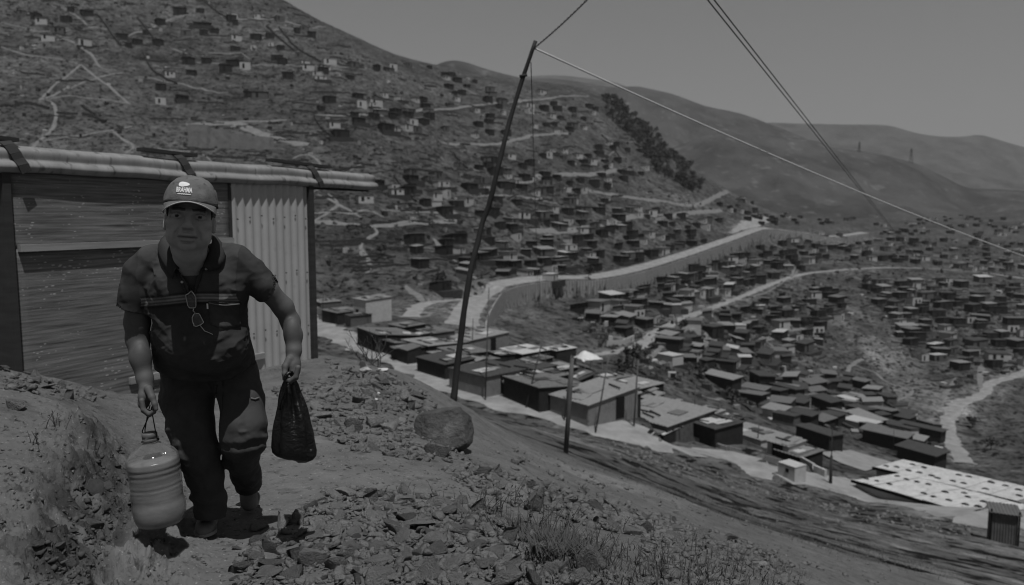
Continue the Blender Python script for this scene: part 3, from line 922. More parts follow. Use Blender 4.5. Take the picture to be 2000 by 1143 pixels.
# shacks that can be told apart: (px, py of the roof, scale x, scale y, roof, wall, label)
NOTABLE = [
 (855,392,1.25,.9,0,0,"white walled shack with bright roof standing alone right of the shed roof end"),
 (712,380,1.5,.8,1,0,"long shack with pale patched front just beyond the end of the tin eave"),
 (838,342,1.0,.9,0,1,"bright roofed shack above the white walled one, left of the leaning pole"),
 (800,670,.6,.6,2,2,""),
 (1075,532,.9,.9,0,0,"white roofed hut at the very edge of the walled road"),
 (820,505,1.1,.9,1,2,"dark hut with pale flat roof alone on the slope above the road fork"),
 (905,525,1.2,1.1,1,1,"grey cube hut with pale roof touching the leaning pole, above the walled road"),
 (1425,555,1.6,1.2,0,2,"big white flat roofed house between the two dirt roads"),
 (1720,547,1.7,1.2,0,1,"white roofed long house at the top of the pale gully"),
 (1418,632,2.0,1.0,1,2,"long pale roofed barn under the bend of the curving road"),
 (1455,682,1.7,.8,2,2,"long low dark shed with pale edge beside the lower footpath"),
 (1410,735,1.7,1.1,1,2,"wide pale roofed house with dark front above the big tin roofs"),
 (1830,690,1.4,1.1,0,1,"pale roofed house lowest of the dense rows by the gully"),
 (1875,708,1.4,1.1,1,2,"grey roofed house beside the footpath above the loop road"),
 (1310,690,.9,.9,0,0,"small white hut at the bend of the curving dirt road"),
 (1125,460,1.6,1.1,1,2,"wide grey roofed house stepped over a darker one above the walled road"),
 (890,458,2.4,1.2,2,2,"very long dark shed with curved edge left of the leaning pole"),
 (980,470,1.2,1.0,1,1,"patched grey house right behind the leaning pole"),
 (860,548,1.5,.9,2,2,"dark barracks by the road fork left of the leaning pole"),
 (395,45,2.2,1.3,2,2,"long dark open fronted building high up the terraced hillside"),
 (113,55,1.6,1.2,2,1,"lone dark shed on the open upper hillside"),
 (330,140,1.3,1.1,1,0,"pale fronted shack in the terraced plots above the tin eave"),
 (625,148,1.2,1.0,0,0,"white double shack on the upper slope under the skyline"),
 (780,188,1.0,.9,0,0,"white cabin on the upper slope halfway to the leaning pole"),
 (725,200,.8,.9,0,0,"small white cabin beside the dark roofed row on the upper slope"),
 (665,258,2.0,1.2,3,2,"large dark house with walled yard below the long upper path"),
 (1075,290,1.2,.9,0,0,"white double hut right of the leaning pole, halfway up"),
 (1170,295,1.5,.9,1,2,"pale roofed row house near the tree covered ridge"),
 (1095,225,1.2,.8,0,2,"white roofed hut near the top right of the leaning pole"),
 (1225,328,1.2,1.0,0,0,"pale hut at the end of the middle path under the trees"),
 (1185,383,.9,.5,0,0,"tiny brilliant white roof beside the path right of the leaning pole"),
 (1600,452,1.2,1.0,0,0,"white house on the plateau where the walled road turns"),
 (1640,455,1.2,.9,0,1,"white long shed at the end of the walled road"),
 (1478,412,1.3,1.0,1,1,"grey house above the pale turning place of the walled road"),
 (1990,485,1.5,1.0,0,0,"white building at the picture edge under the white cable"),
 (1690,815,1.9,1.2,1,2,"pale roofed house with dark yard above the long white sheds"),
 (1800,835,2.2,1.2,3,2,"large dark roofed house beside the foot of the loop road"),
 (1730,850,2.2,1.4,2,2,"large grey roofed house with a dark front above the long white sheds"),
 (1640,800,1.2,1.0,2,2,""),
 (1800,880,2.0,1.3,3,2,"dark wide roof directly above the far end of the long white sheds"),
 (1600,845,1.6,1.2,3,2,"dark flat roofed house right of the pale courtyard shed"),
]
CONTOUR = math.atan2(0.807, -0.59)
def inpoly(x, y, p):
    r = False
    for i in range(len(p)):
        x1, y1 = p[i]; x2, y2 = p[i - 1]
        if (y1 > y) != (y2 > y) and x < (x2 - x1) * (y - y1) / (y2 - y1) + x1: r = not r
    return r
ROADS_NP = [b[0] for b in _bench_np]
def near_road(x, y, lim):
    for q in ROADS_NP:
        if not (q[:, 0].min() - lim < x < q[:, 0].max() + lim and q[:, 1].min() - lim < y < q[:, 1].max() + lim): continue
        d, _, _ = polydist(np.array([x]), np.array([y]), q)
        if d[0] < lim: return True
    return False
def slope_dir(x, y, e=6.0):
    gx = (float(base_z(x + e, y)) - float(base_z(x - e, y))) / (2 * e)
    gy = (float(base_z(x, y + e)) - float(base_z(x, y - e))) / (2 * e)
    return math.atan2(gy, gx), math.hypot(gx, gy)
GULLY = [(1600,625),(1690,625),(1780,690),(1890,800),(1860,870),(1760,790),(1640,710)]
cand, taken = [], []
def free(p, s):
    for q, r in taken:
        if (p.x - q.x) ** 2 + (p.y - q.y) ** 2 < (s + r) ** 2: return False
    return True
for (px, py, sx, sy, roof, wl, lab) in NOTABLE:
    p = hit(px, py, 2.3, 60)
    if p is None: continue
    p.z = Z(p.x, p.y)
    sx, sy = sx * .8, sy * .85
    taken.append((p, 2.6 * sx))
    cand.append((9e9, p, roof, wl, lab, "", sx, sy))
rh = random.Random(21)
for (phrase, poly, n, sc, ch) in CLUSTERS:
    x0, x1 = min(p[0] for p in poly), max(p[0] for p in poly)
    y0, y1 = min(p[1] for p in poly), max(p[1] for p in poly)
    got = 0
    for tries in range(n * 40):
        if got >= n: break
        px, py = rh.uniform(x0, x1), rh.uniform(y0, y1)
        if not inpoly(px, py, poly): continue
        p = hit_base(px, py, 0.5, 60, 1200, 300)
        if p is None or p.y > 1150 or inpoly(px, py, GULLY): continue
        s = sc * rh.uniform(.75, 1.2)
        if not free(p, 2.5 * s) or near_road(p.x, p.y, 4.2): continue
        taken.append((p, 2.5 * s))
        p.z = Z(p.x, p.y)
        roof = rh.choices(range(4), ch)[0]
        cand.append((s / p.y, p, roof, None, None, phrase, s * rh.uniform(.85, 1.3), s * rh.uniform(.8, 1.1)))
        got += 1
cand.sort(key=lambda c: -c[0])
far_V, far_F, far_M = [], [], []
alike = {}
for i, (key, p, roof, wl, lab, phrase, sx, sy) in enumerate(cand):
    proto = PROTO[roof]
    if wl is not None:
        sel = [m for m in proto if m[0][1].materials[0] == M_wall[wl]] or proto
        ms = sel[i % len(sel)]
    else:
        ms = proto[rh.randrange(len(proto))]
    ang, g = slope_dir(p.x, p.y)
    rz = ang - math.pi / 2 + rh.gauss(0, 0.22)        # front faces downhill
    if p.y < 190 and p.x > 20: rz = CONTOUR + rh.choice([0, 0, math.pi]) + rh.gauss(0, .18)
    loc = (p.x, p.y, p.z + 0.1)
    sz = min(sx, sy) if wl is not None else (sx + sy) / 2
    scl = (sx, sy, max(.8, sz) * rh.uniform(.9, 1.1))
    if i < 285:
        wt = ms[0][1].materials[0]
        ww = {M_wall[0]: "white-walled", M_wall[1]: "grey-walled", M_wall[2]: "dark-walled", M_wall[3]: "concrete-walled"}[wt]
        if not phrase: phrase = "near the dirt roads"
        r_ = place(ms, "shack", loc, rz, lab, "shack", f"shacks {phrase}", scl, rh.gauss(0, .02))
        if not lab: alike.setdefault(f"{ROOFW[roof]} {ww} shack, %sof those {phrase}", []).append(r_)
    else:
        M = Matrix.Translation(loc) @ Matrix.Rotation(rz, 4, 'Z') @ Matrix.Diagonal((*scl, 1))
        for nm, me in ms:
            if nm in ("window", "terrace"): continue
            b = len(far_V)
            far_V += [tuple(M @ v.co) for v in me.vertices]
            for pl in me.polygons:
                far_F.append(tuple(b + k for k in pl.vertices)); far_M.append(me.materials[0])
ORD = ["", "second ", "third ", "fourth ", "fifth ", "sixth ", "seventh ", "eighth ", "ninth ", "tenth ", "eleventh ", "twelfth ", "thirteenth ", "fourteenth ", "fifteenth ", "sixteenth ", "seventeenth ", "eighteenth ", "nineteenth ", "twentieth ", "twenty-first ", "twenty-second ", "twenty-third "]
for fmt, rs in alike.items():
    rs.sort(key=lambda o: pxl(o.location)[1])
    for k, o in enumerate(rs):
        o["label"] = fmt.replace(", %sof those", "") if len(rs) == 1 else fmt % (ORD[min(k, 22)] + "highest ") if k < 23 else fmt % "" + ", lower rows"
if far_V:
    me = mesh_np("distant_shacks", far_V, far_F)
    ml = list(dict.fromkeys(far_M))
    for m in ml: me.materials.append(m)
    me.polygons.foreach_set("material_index", np.array([ml.index(m) for m in far_M], dtype=np.int32))
    tag(link("distant_shacks", me), "mass of tiny shacks crowding the farthest slopes", "shacks", kind='stuff')

# dark dry-stone walls and plot edges on the slope --------------------------------
STONE_LINES = [
 ([(190,30),(212,58),(236,90)], "dark stone wall running down the terraced plots, first from the lone dark shed"),
 ([(268,36),(290,62),(312,92)], "dark stone wall running down the terraced plots, second from the lone dark shed"),
 ([(400,5),(425,25),(450,42)], "dark stone wall near the top of the hillside beside the open fronted building"),
 ([(545,55),(580,95),(626,122)], "long dark stone wall slanting down under the skyline"),
 ([(520,52),(548,78),(575,100)], "shorter dark stone wall slanting beside the long one under the skyline"),
 ([(614,228),(628,252),(650,270)], "dark stone wall on the uphill side of the large dark walled yard"),
 ([(770,345),(790,372),(812,395)], "dark stone wall dropping from the middle slope toward the white walled shack"),
 ([(886,300),(900,318),(912,330)], "short dark stone wall left of the leaning pole, halfway up"),
 ([(1175,265),(1195,285),(1212,312)], "dark stone wall dropping beside the tree covered ridge"),
 ([(880,475),(900,500),(915,515)], "dark stone wall below the very long shed"),
 ([(280,105),(300,140),(345,165)], "dark plot wall in the terraced plots above the tin eave"),
 ([(160,208),(180,222),(198,238)], "dark stone wall on the open hillside between two trails"),
 ([(30,205),(70,206),(95,214)], "low dark terrace wall above the left end of the shed roof"),
 ([(110,222),(150,224),(195,236)], "low dark terrace wall on the open hillside above the shed roof"),
 ([(1560,590),(1600,612),(1630,620)], "dark stone wall at the head of the pale gully"),
]
for pts, lab in STONE_LINES:
    L = resample([hit(a, b, 0, 60) for a, b in pts], 1.5)
    mb = MB()
    for a, b in zip(L[:-1], L[1:]):
        a2, b2 = Vector((a.x, a.y, Z(a.x, a.y) + .15)), Vector((b.x, b.y, Z(b.x, b.y) + .15))
        mb.bar(a2, b2, .7, 1.5 + .35 * math.sin(a.x * 3.1) + .2 * math.sin(a.y * 7))
    tag(mb.build("stone_wall", M_stone), lab, "stone wall", "stone walls on the far slope")

# the long retaining wall under the walled road -----------------------------------
M_panel = mat("retaining_concrete", 0.30, 0.9, 0.15, 0.15, 0.8, speck=[(3, -0.08, 0.6), (0.5, -0.04, 0.55)])
M_post = mat("retaining_post", 0.2, 0.9, 0.15, 0.2, 1.0)
rw = empty("retaining_wall", WALL_FOOT[0], 0, "long pale concrete retaining wall curving under the road on the far slope", "retaining wall")
foot = resample(WALL_FOOT, 3.0); top = resample(WALL_TOP, 3.0)
_n = min(len(foot), len(top))
for i in range(_n - 1):
    a, b = foot[i], foot[i + 1]
    ta, tb = Vector((a.x, a.y, P(*pxl((a.x, a.y, 0)), 1).z)), None
    za, zb = top[min(i, len(top) - 1)].z - 0.02, top[min(i + 1, len(top) - 1)].z - 0.02
    # heights follow the road above
    lo_a, lo_b = a.z - 1.5, b.z - 1.5
    d = (b - a); d.z = 0; d.normalize()
    nrm = Vector((d.y, -d.x, 0)) * 0.3
    off = Vector((rw.location.x, rw.location.y, rw.location.z))
    V = []
    for q, lo, hi in ((a, lo_a, za), (b, lo_b, zb)):
        for s in (1, -1):
            V += [(q.x + nrm.x * s - off.x, q.y + nrm.y * s - off.y, lo - off.z), (q.x + nrm.x * s - off.x, q.y + nrm.y * s - off.y, hi - off.z)]
    link("wall_panel", mesh_np("wall_panel", V, [(0, 4, 5, 1), (6, 2, 3, 7), (1, 5, 7, 3), (0, 1, 3, 2), (4, 6, 7, 5)], M_panel), rw)
    MB().box((a.x + nrm.x * 1.1 - off.x, a.y + nrm.y * 1.1 - off.y, (lo_a + za) / 2 + .12 - off.z), (.2, .2, za - lo_a + .3), math.atan2(d.y, d.x)).build("post", M_post, rw)

# pale concrete wall on the upper left of the slope
def wall_run(pts_px, heights, name, lab, cat, m, ymin=60, step=5.0, th=.4, part="wall_panel"):
    L = [hit(a, b, 0, ymin) for a, b in pts_px]
    r = empty(name, L[0], 0, lab, cat)
    tot = sum((q - p).length for p, q in zip(L[:-1], L[1:]))
    acc = 0
    for k, (p, q) in enumerate(zip(L[:-1], L[1:])):
        n = max(1, int((q - p).length / step))
        for i in range(n):
            a, b = p.lerp(q, i / n), p.lerp(q, (i + 1) / n)
            h = heights[k] + (heights[k + 1] - heights[k]) * (i + .5) / n
            mb = MB(); c = (a + b) / 2 - L[0]; l = (b - a).length
            mb.bar(a - L[0] + Vector((0, 0, h / 2 - .6)), b - L[0] + Vector((0, 0, h / 2 - .6)), th * (1 + .06 * (i % 2)), h + 1.2)
            mb.build(part, m, r)
    return r
wall_run([(368,286),(450,290),(535,292)], [8.6, 6.0, 4.0], "retaining_wall", "pale concrete retaining wall above the shed roof on the upper slope", "retaining wall", mat("slope_wall_concrete", 0.185, 0.9, 0.15, 0.25, 0.4, speck=[(3, -0.05, 0.58), (0.5, -0.04, 0.55)]), 100, 7.0)

# low contour walls, heaps and scrub too small to pick apart
M_scrub = mat("dark_scrub", .032, .95, .1, .5, .5)
rs = random.Random(99)
TV, TF, KV, KF, KM, UV, UF = [], [], [], [], [], [], []
SLOPES = [[(0,0),(560,0),(700,110),(1180,205),(1350,360),(1430,440),(1280,520),(1000,560),(640,560),(620,330),(0,270)],
          [(1110,620),(1500,480),(1900,460),(2000,470),(2000,720),(1850,760),(1760,790),(1860,890),(1600,850),(1400,790),(1250,740)]]
_pools = {}
def rnd_pt(poly):
    k = id(poly)
    if not _pools.get(k): _pools[k] = pool(poly, 4000, base_z, 60, 1150)
    return _pools[k].pop()[0]
TRAIL_ZONE = [(0,110),(150,100),(330,130),(360,300),(0,300)]
def trail_zone(p):
    a, b = pxl(p)
    return inpoly(a, b, TRAIL_ZONE)
def bars(V, Fc, p, L, h, th, ang, n=4):
    q = [Vector((p.x + math.cos(ang) * L * (i / n - .5), p.y + math.sin(ang) * L * (i / n - .5), 0)) for i in range(n + 1)]
    for i in range(n + 1): q[i] = q[i] + Vector((rs.gauss(0, .3), rs.gauss(0, .3), 0))
    zz = zt([v.x for v in q], [v.y for v in q])
    s = Vector((-math.sin(ang), math.cos(ang), 0)) * th / 2
    for i in range(n):
        b = len(V); h1, h2 = h * rs.uniform(.6, 1.2), h * rs.uniform(.6, 1.2)
        for v, z, hh in ((q[i], zz[i], h1), (q[i + 1], zz[i + 1], h2)):
            V += [(v.x - s.x, v.y - s.y, z - .6), (v.x + s.x, v.y + s.y, z - .6), (v.x + s.x, v.y + s.y, z + hh), (v.x - s.x, v.y - s.y, z + hh)]
        Fc += [(b, b + 4, b + 7, b + 3), (b + 1, b + 2, b + 6, b + 5), (b + 3, b + 7, b + 6, b + 2), (b, b + 3, b + 2, b + 1), (b + 4, b + 5, b + 6, b + 7)]
for k in range(640):
    p = rnd_pt(SLOPES[0 if k % 5 < 3 else 1])
    ang, g = slope_dir(p.x, p.y)
    if near_road(p.x, p.y, 4) or (trail_zone(p) and k % 6) or inpoly(*pxl(p), GULLY): continue
    bars(TV, TF, p, rs.uniform(4, 15), rs.uniform(.2, .9), .7, ang + math.pi / 2 + rs.gauss(0, .16), 7)
tag(link("terrace_walls", mesh_np("terrace_walls", TV, TF, M_stone)), "low dark stone terrace walls banding the far slopes", "terrace walls", kind='stuff')
KMATS = [M_wall[0], M_wall[1], M_wall[2], M_tin[3], M_tin[1]]
for k in range(1500):
    p = rnd_pt(SLOPES[0 if k % 5 < 2 else 1])
    if near_road(p.x, p.y, 3) or inpoly(*pxl(p), GULLY): continue
    z = Z(p.x, p.y); b = len(KV)
    w, d, h = rs.uniform(.4, 2.2), rs.uniform(.4, 1.5), rs.uniform(.4, 1.6)
    M = Matrix.Translation((p.x, p.y, z + h / 2 - .3)) @ Matrix.Rotation(rs.uniform(0, 3.1), 4, 'Z') @ Matrix.Rotation(rs.gauss(0, .1), 4, 'X')
    KV += [tuple(M @ Vector((x, y, zq))) for zq in (-h/2, h/2) for x, y in ((-w/2, -d/2), (w/2, -d/2), (w/2, d/2), (-w/2, d/2))]
    KF += [tuple(b + i for i in f) for f in ((3, 2, 1, 0), (4, 5, 6, 7), (0, 1, 5, 4), (1, 2, 6, 5), (2, 3, 7, 6), (3, 0, 4, 7))]
    KM += [rs.choices(range(5), (.12, .25, .35, .2, .08))[0]] * 6
me = mesh_np("yard_clutter", KV, KF)
for m in KMATS: me.materials.append(m)
me.polygons.foreach_set("material_index", np.array(KM, dtype=np.int32))
tag(link("yard_clutter", me), "sheds, tanks and fence scraps strewn between the far shacks", "yard clutter", kind='stuff')
ang_ = [(math.cos(a), math.sin(a)) for a in np.linspace(0, 2 * math.pi, 6)[:-1]]
pts_, rad_ = [], []
for k in range(5200):
    p = rnd_pt(SLOPES[0 if k % 5 < 3 else 1])
    if trail_zone(p) and k % 3: continue
    if float(vn2(np.array([p.x / 14]), np.array([p.y / 14]), 5)[0]) + rs.gauss(0, .35) < -.05: continue
    pts_.append((p.x, p.y)); rad_.append(rs.uniform(.25, .8) * (1 + p.y / 700))
pz_ = zt([a for a, b in pts_], [b for a, b in pts_])
for (x, y), r, z in zip(pts_, rad_, pz_):
    b = len(UV)
    for c, s_ in ang_:
        q = r * rs.uniform(.7, 1.3); UV.append((x + c * q, y + s_ * q, z - .15))
    UV.append((x + rs.gauss(0, .2) * r, y + rs.gauss(0, .2) * r, z + r * rs.uniform(.5, .9)))
    UF += [(b + i, b + (i + 1) % 5, b + 5) for i in range(5)]
tag(link("scrub", mesh_np("scrub", UV, UF, M_scrub)), "dark scrub tufts dotted over the far slopes", "scrub", kind='stuff')
# ================================================================ roofs along the near road
ALONG = math.atan2(-0.807, 0.59)      # the near road's direction, towards the camera's right
ROW = []
_rn = sorted((pxl(p)[0], p.y) for p in resample(ROAD_NEAR, 1.0))
def past_road(px, m=3.0):
    y = float(np.interp(px, [a for a, b in _rn], [b for a, b in _rn]))
    return y + m
def row_house(px, py, w, d, hf, hb, roof, wall, label, rz=ALONG, corr=True, openings=(), over=.15, ymin=30, name="tin_shack"):
    """a shack whose roof centre shows at (px, py); width along the road, front (-y) towards ... by rz"""
    if hf < 3.5: hf, hb, w, d = hf * .78, hb * .78, w * 1.12, d * 1.12
    rz += (hash((px, py)) % 100 / 100 - .5) * .22
    p = hit(px, py, (hf + hb) / 2, past_road(px) if ymin >= 30 else ymin)
    base = Z(p.x, p.y)
    ms = house_meshes(w, d, hf, hb, roof, wall, corr, over, openings, 0.08)
    r = place(ms, name, (p.x, p.y, base), rz, label, "shack", "tin roofed shacks along the near road")
    ROW.append(r)
    q_ = random.Random(px * 31 + py)
    k_ = (hb - hf) / d
    if corr:      # loose patch sheets and stones holding the roof down
        for _ in range(q_.randint(2, 4)):
            x, y = q_.uniform(-.35, .35) * w, q_.uniform(-.35, .35) * d
            mz = hf + k_ * (y + d / 2) + .17
            MB().box((0, 0, 0), (q_.uniform(.8, 1.7), q_.uniform(1.0, 2.2), .025)).build("roof_patch", M_tin[q_.choice([0, 1, 2, 2, 3])], r, False, (x, y, mz)).rotation_euler = (math.atan(k_), 0, q_.gauss(0, .12))
        for _ in range(q_.randint(1, 3)):
            x, y = q_.uniform(-.4, .4) * w, q_.uniform(-.4, .4) * d
            MB().bar((x - .9, y, hf + k_ * (y + d / 2) + .22), (x + .9, y + q_.gauss(0, .3), hf + k_ * (y + d / 2) + .22), .12, .10).build("batten", M_wall[2], r)
    taken.append((p, max(w, d) * .5))
    return r
G = "tin roofed shacks along the near road"
D = lambda c=0, z=.95, w=.9, h=1.9: ('f', c, z, w, h, 'door')
row_house(727, 582, 4.4, 4.6, 3.6, 3.9, 1, 0, "tall shack with pale side wall and flat grey roof, first beyond the shed", openings=[('f', -.8, 1.6, 1.0, .8, 'window'), ('l', .4, 1.5, 1.2, .9, 'window')])
row_house(668, 606, 5.2, 4.0, 2.3, 2.5, 2, 2, "low dark shed with open front beside the tall pale walled shack", openings=[('l', 0, 1.1, 2.4, 1.6, 'door'), ('f', 1, 1.0, 1.6, 1.6, 'door')])
row_house(638, 588, 4.6, 4.0, 2.2, 2.3, 1, 1, "pale roofed shack half hidden behind the low dark shed")
row_house(757, 648, 6.6, 5.0, 3.0, 2.3, 2, 2, "long grey roofed shack with dark plank wall at the pale road", openings=[D(1.8)])
row_house(795, 634, 3.6, 3.2, 2.0, 2.2, 2, 2, "small grey roof tucked behind the long grey roofed shack")
row_house(846, 645, 5.0, 3.2, 2.1, 2.2, 2, 1, "low grey roof in the second row behind the mottled roof")
row_house(838, 668, 5.4, 3.6, 2.2, 2.1, 1, 2, "mottled roof with pale patch just left of the dark pole")
row_house(800, 690, 3.0, 3.0, 1.8, 2.0, 3, 2, "little dark shed on the verge beside the long grey roofed shack")
row_house(870, 712, 5.0, 3.4, 2.0, 2.3, 3, 2, "dark roofed shack directly behind the dark pole, by the road")
row_house(935, 654, 4.4, 6.0, 2.7, 3.3, 1, 3, "pale roofed shack with tall tin side wall right of the dark pole", openings=[('r', .6, 1.2, .9, 1.9, 'door')])
row_house(905, 684, 4.6, 3.6, 2.2, 2.2, 2, 2, "grey roof between the dark pole and the thin grey pole")
row_house(955, 722, 5.2, 5.0, 2.5, 2.6, 3, 3, "wide black roofed shack with tin side wall by the thin grey pole", openings=[('r', -.5, .95, .9, 1.9, 'door')])
row_house(1025, 683, 4.6, 4.0, 2.4, 2.6, 0, 2, "shack roofed in pale patched sheets behind the leaning thin pole")
row_house(1094, 680, 3.2, 3.6, 2.3, 2.5, 0, 2, "small shack with clean bright roof next to the white tarpaulin")
row_house(1035, 712, 5.0, 3.0, 1.9, 2.0, 3, 2, "dark low roof in front of the pale patched roof")
row_house(1062, 745, 5.2, 4.6, 2.7, 2.2, 2, 2, "large grey roofed shack with blank dark wall facing the road", openings=[('r', .5, .95, .9, 1.8, 'door')])
row_house(1092, 716, 3.4, 2.6, 1.7, 1.8, 1, 2, "low shed with pale mottled roof under the white tarpaulin")
row_house(1160, 772, 4.4, 5.4, 2.2, 3.1, 1, 3, "shack with big ribbed pale roof sloping to the road", openings=[('r', .8, 1.0, 1.0, 1.9, 'door')])
row_house(1082, 789, 2.2, 1.6, 1.3, 1.4, 2, 2, "knee high dark shed against the blank dark wall")
row_house(1238, 750, 4.0, 4.6, 2.4, 2.6, 1, 2, "pale roofed shack behind the ribbed roof, loose sheet on top", openings=[('f', 0, 1.0, 1.4, 1.6, 'door')])
row_house(1292, 803, 6.4, 6.2, 1.9, 2.4, 1, 1, "widest weathered grey roof, beside the bright sheet at the road")
row_house(1296, 833, 2.6, 3.4, 1.0, 1.5, 0, 2, "bright single sheet lean-to at the edge of the road", over=.05)
row_house(1385, 802, 2.6, 2.4, 1.7, 1.9, 1, 0, "small pale box hut behind the widest grey roof", openings=[D(.3, .9, .7, 1.6)])
row_house(1468, 842, 6.4, 4.4, 1.5, 1.3, 1, 0, "long pale flat roofed building behind the road bank")
row_house(1536, 862, 2.3, 2.6, 2.3, 2.5, 1, 0, "pale kiosk with dark doorway at the end of the flat roofed building", openings=[D(0, 1.15, 1.3, 1.5)])
row_house(1547, 908, 1.5, 1.2, 1.5, 1.5, 0, 0, "small white block booth on the near side of the road", openings=[('f', .1, .85, .3, .3, 'window')], ymin=25, corr=False, over=.02)
for p_ in (ROW[-1],): pass

# lean-tos and scrap sheds filling the gaps
_ql = random.Random(44)
LEAN = [(780,668),(822,652),(880,668),(870,690),(915,705),(980,690),(1000,735),(1050,700),(1075,730),(1120,760),(1130,735),(1200,735),(1215,770),(1262,770),(1330,790),(1350,815),(1400,825),(1420,815),(1560,880),(700,615),(1180,752),(940,700)]
for i, (a, b) in enumerate(LEAN):
    row_house(a, b, _ql.uniform(2.0, 3.6), _ql.uniform(1.8, 3.2), _ql.uniform(1.5, 2.2), _ql.uniform(1.6, 2.4), _ql.choice([1, 2, 2, 3, 3]), _ql.choice([1, 2, 2]), f"small {['scrap-roofed','tin-roofed','patched','sagging','dark'][i % 5]} lean-to, {['first','second','third','fourth','fifth'][i // 5]} of its sort along the row of tin roofs", name="lean_to")
# long white sheds ------------------------------------------------------------
M_white = mat("white_roof_sheet", 0.42, 0.65, 0.3, 0.22, 1.2, speck=[(3, -0.16, 0.58), (14, -.1, .64)])
M_vent = mat("dark_vent", 0.05, 0.8, 0.2, 0.3, 4)
def white_shed(c1, c2, depth, h, pitch, rows, per, label, ymin=30):
    """shed whose front eave runs from pixel c1 to c2 at height h"""
    a, b = hit(*c1, h, past_road(c1[0], ymin)), hit(*c2, h, past_road(c2[0], ymin))
    zb = min(Z(a.x, a.y), Z(b.x, b.y))
    L = (b - a); Lh = math.hypot(L.x, L.y)
    rz = math.atan2(L.y, L.x)
    r = empty("long_shed", (a.x, a.y, a.z - h), rz, label, "shed", "long white sheds by the near road")
    sl = L.z / Lh
    # wall
    V = []
    for x in (0, Lh):
        for y in (0, depth):
            for z in (-2.5, h - .06 + (pitch * depth if y else 0)):
                V.append((x, y, z + sl * x))
    link("wall", mesh_np("wall", V, [(0, 4, 5, 1), (6, 2, 3, 7), (0, 1, 3, 2), (4, 6, 7, 5), (1, 5, 7, 3)], M_wall[0]), r)
    nseg = max(3, int(Lh / 1.0))
    for k in range(nseg):
        x0, x1 = Lh * k / nseg + .01, Lh * (k + 1) / nseg - .01
        n = 10
        V, Fc = [], []
        lift = .02 * (k % 2) + _ql.uniform(0, .04)
        for i in range(n * 2 + 1):
            x = x0 + (x1 - x0) * i / (2 * n)
            for y in (-.25, depth + .2):
                V.append((x, y, h + pitch * y + sl * x + (.03 if i % 2 else 0) + lift))
        m = len(V)
        V += [(x, y, z - .05) for x, y, z in V]
        for i in range(2 * n):
            Fc.append((2 * i, 2 * i + 2, 2 * i + 3, 2 * i + 1)); Fc.append((m + 2 * i, m + 2 * i + 1, m + 2 * i + 3, m + 2 * i + 2))
            Fc.append((2 * i + 2, 2 * i, m + 2 * i, m + 2 * i + 2))
            Fc.append((2 * i + 1, 2 * i + 3, m + 2 * i + 3, m + 2 * i + 1))
        link("roof_sheet", mesh_np("roof_sheet", V, Fc, M_white), r)
    MB().bar((-.2, -.32, h - .10), (Lh + .2, -.32, h - .10 + sl * Lh), .10, .22).build('eave_shade_bar', M_open, r)  # added dark bar standing in for the line of shade at the eave
    ve = MB()
    for i in range(5):   # a raised curved vent
        a0, a1 = math.pi * i / 5, math.pi * (i + 1) / 5
        ve.add([(-.28 * math.cos(a0), -.13, .15 * math.sin(a0)), (-.28 * math.cos(a1), -.1, .13 * math.sin(a1)), (-.28 * math.cos(a1), .1, .13 * math.sin(a1)), (-.28 * math.cos(a0), .1, .13 * math.sin(a0))], [(0, 1, 2, 3)])
    ve.add([(-.28 * math.cos(math.pi * i / 5), -.1, .13 * math.sin(math.pi * i / 5)) for i in range(6)], [(5, 4, 3, 2, 1, 0)])
    vm = ve.mesh("roof_vent", M_vent)
    for q in range(rows):
        y = depth * (q + .5) / rows
        for k in range(per):
            if _ql.random() < .18: continue
            x = Lh * (k + .35 + .3 * (q % 2) + _ql.gauss(0, .12)) / per
            y = depth * (q + .5 + _ql.gauss(0, .12)) / rows
            o = link("roof_vent", vm, r, (x, y, h + pitch * y + sl * x + .03))
            o.rotation_euler = (math.atan(pitch), 0, .2 * math.sin(k * 5 + q))
    return r
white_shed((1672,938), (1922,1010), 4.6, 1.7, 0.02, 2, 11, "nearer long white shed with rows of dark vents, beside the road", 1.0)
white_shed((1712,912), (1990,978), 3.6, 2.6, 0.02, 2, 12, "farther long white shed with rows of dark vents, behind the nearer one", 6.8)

# white tarpaulin sagging between poles ---------------------------------------
_c = hit(1148, 694, 2.3, past_road(1148))
V, Fc = [], []
n = 14
for i in range(n + 1):
    for j in range(n + 1):
        u, v = i / n * 2 - 1, j / n * 2 - 1
        z = .55 * (1 - u * u) * (1 - v * v) + .5 * math.exp(-((u + .3) ** 2 + (v - .2) ** 2) * 6) - .35 * (abs(u) ** 3 + abs(v) ** 3) * .5 + .12 * float(vn2(np.array([u * 4.]), np.array([v * 4.]), 5)[0])
        V.append((u * 1.9 + .15 * v, v * 1.9, 2.1 + z))
for i in range(n):
    for j in range(n):
        b = i * (n + 1) + j
        Fc.append((b, b + n + 1, b + n + 2, b + 1))
tp = empty("tarpaulin_shelter", (_c.x, _c.y, Z(_c.x, _c.y)), .5, "white tarpaulin draped tent-like over poles among the tin roofs", "shelter")
M_tarp = mat("white_tarp", 0.6, 0.6, 0.3, 0.12, 2, bump=.3, bscale=4, dist=.1)
link("tarpaulin", mesh_np("tarpaulin", V, Fc, M_tarp, True), tp)
for (x, y) in ((-1.7, -1.7), (1.7, -1.7), (1.7, 1.7), (-1.7, 1.7)):
    MB().tube([(x, y, -1), (x, y, 2.1)], .05, 6).build("pole", M_post, tp)
# low white wall by the curving road
wall_run([(1186,676),(1215,674),(1238,664)], [1.2, 1.2, 1.2], "low_wall", "low bright white wall where the curving road starts", "wall", M_white, 50, 1.5, .25)
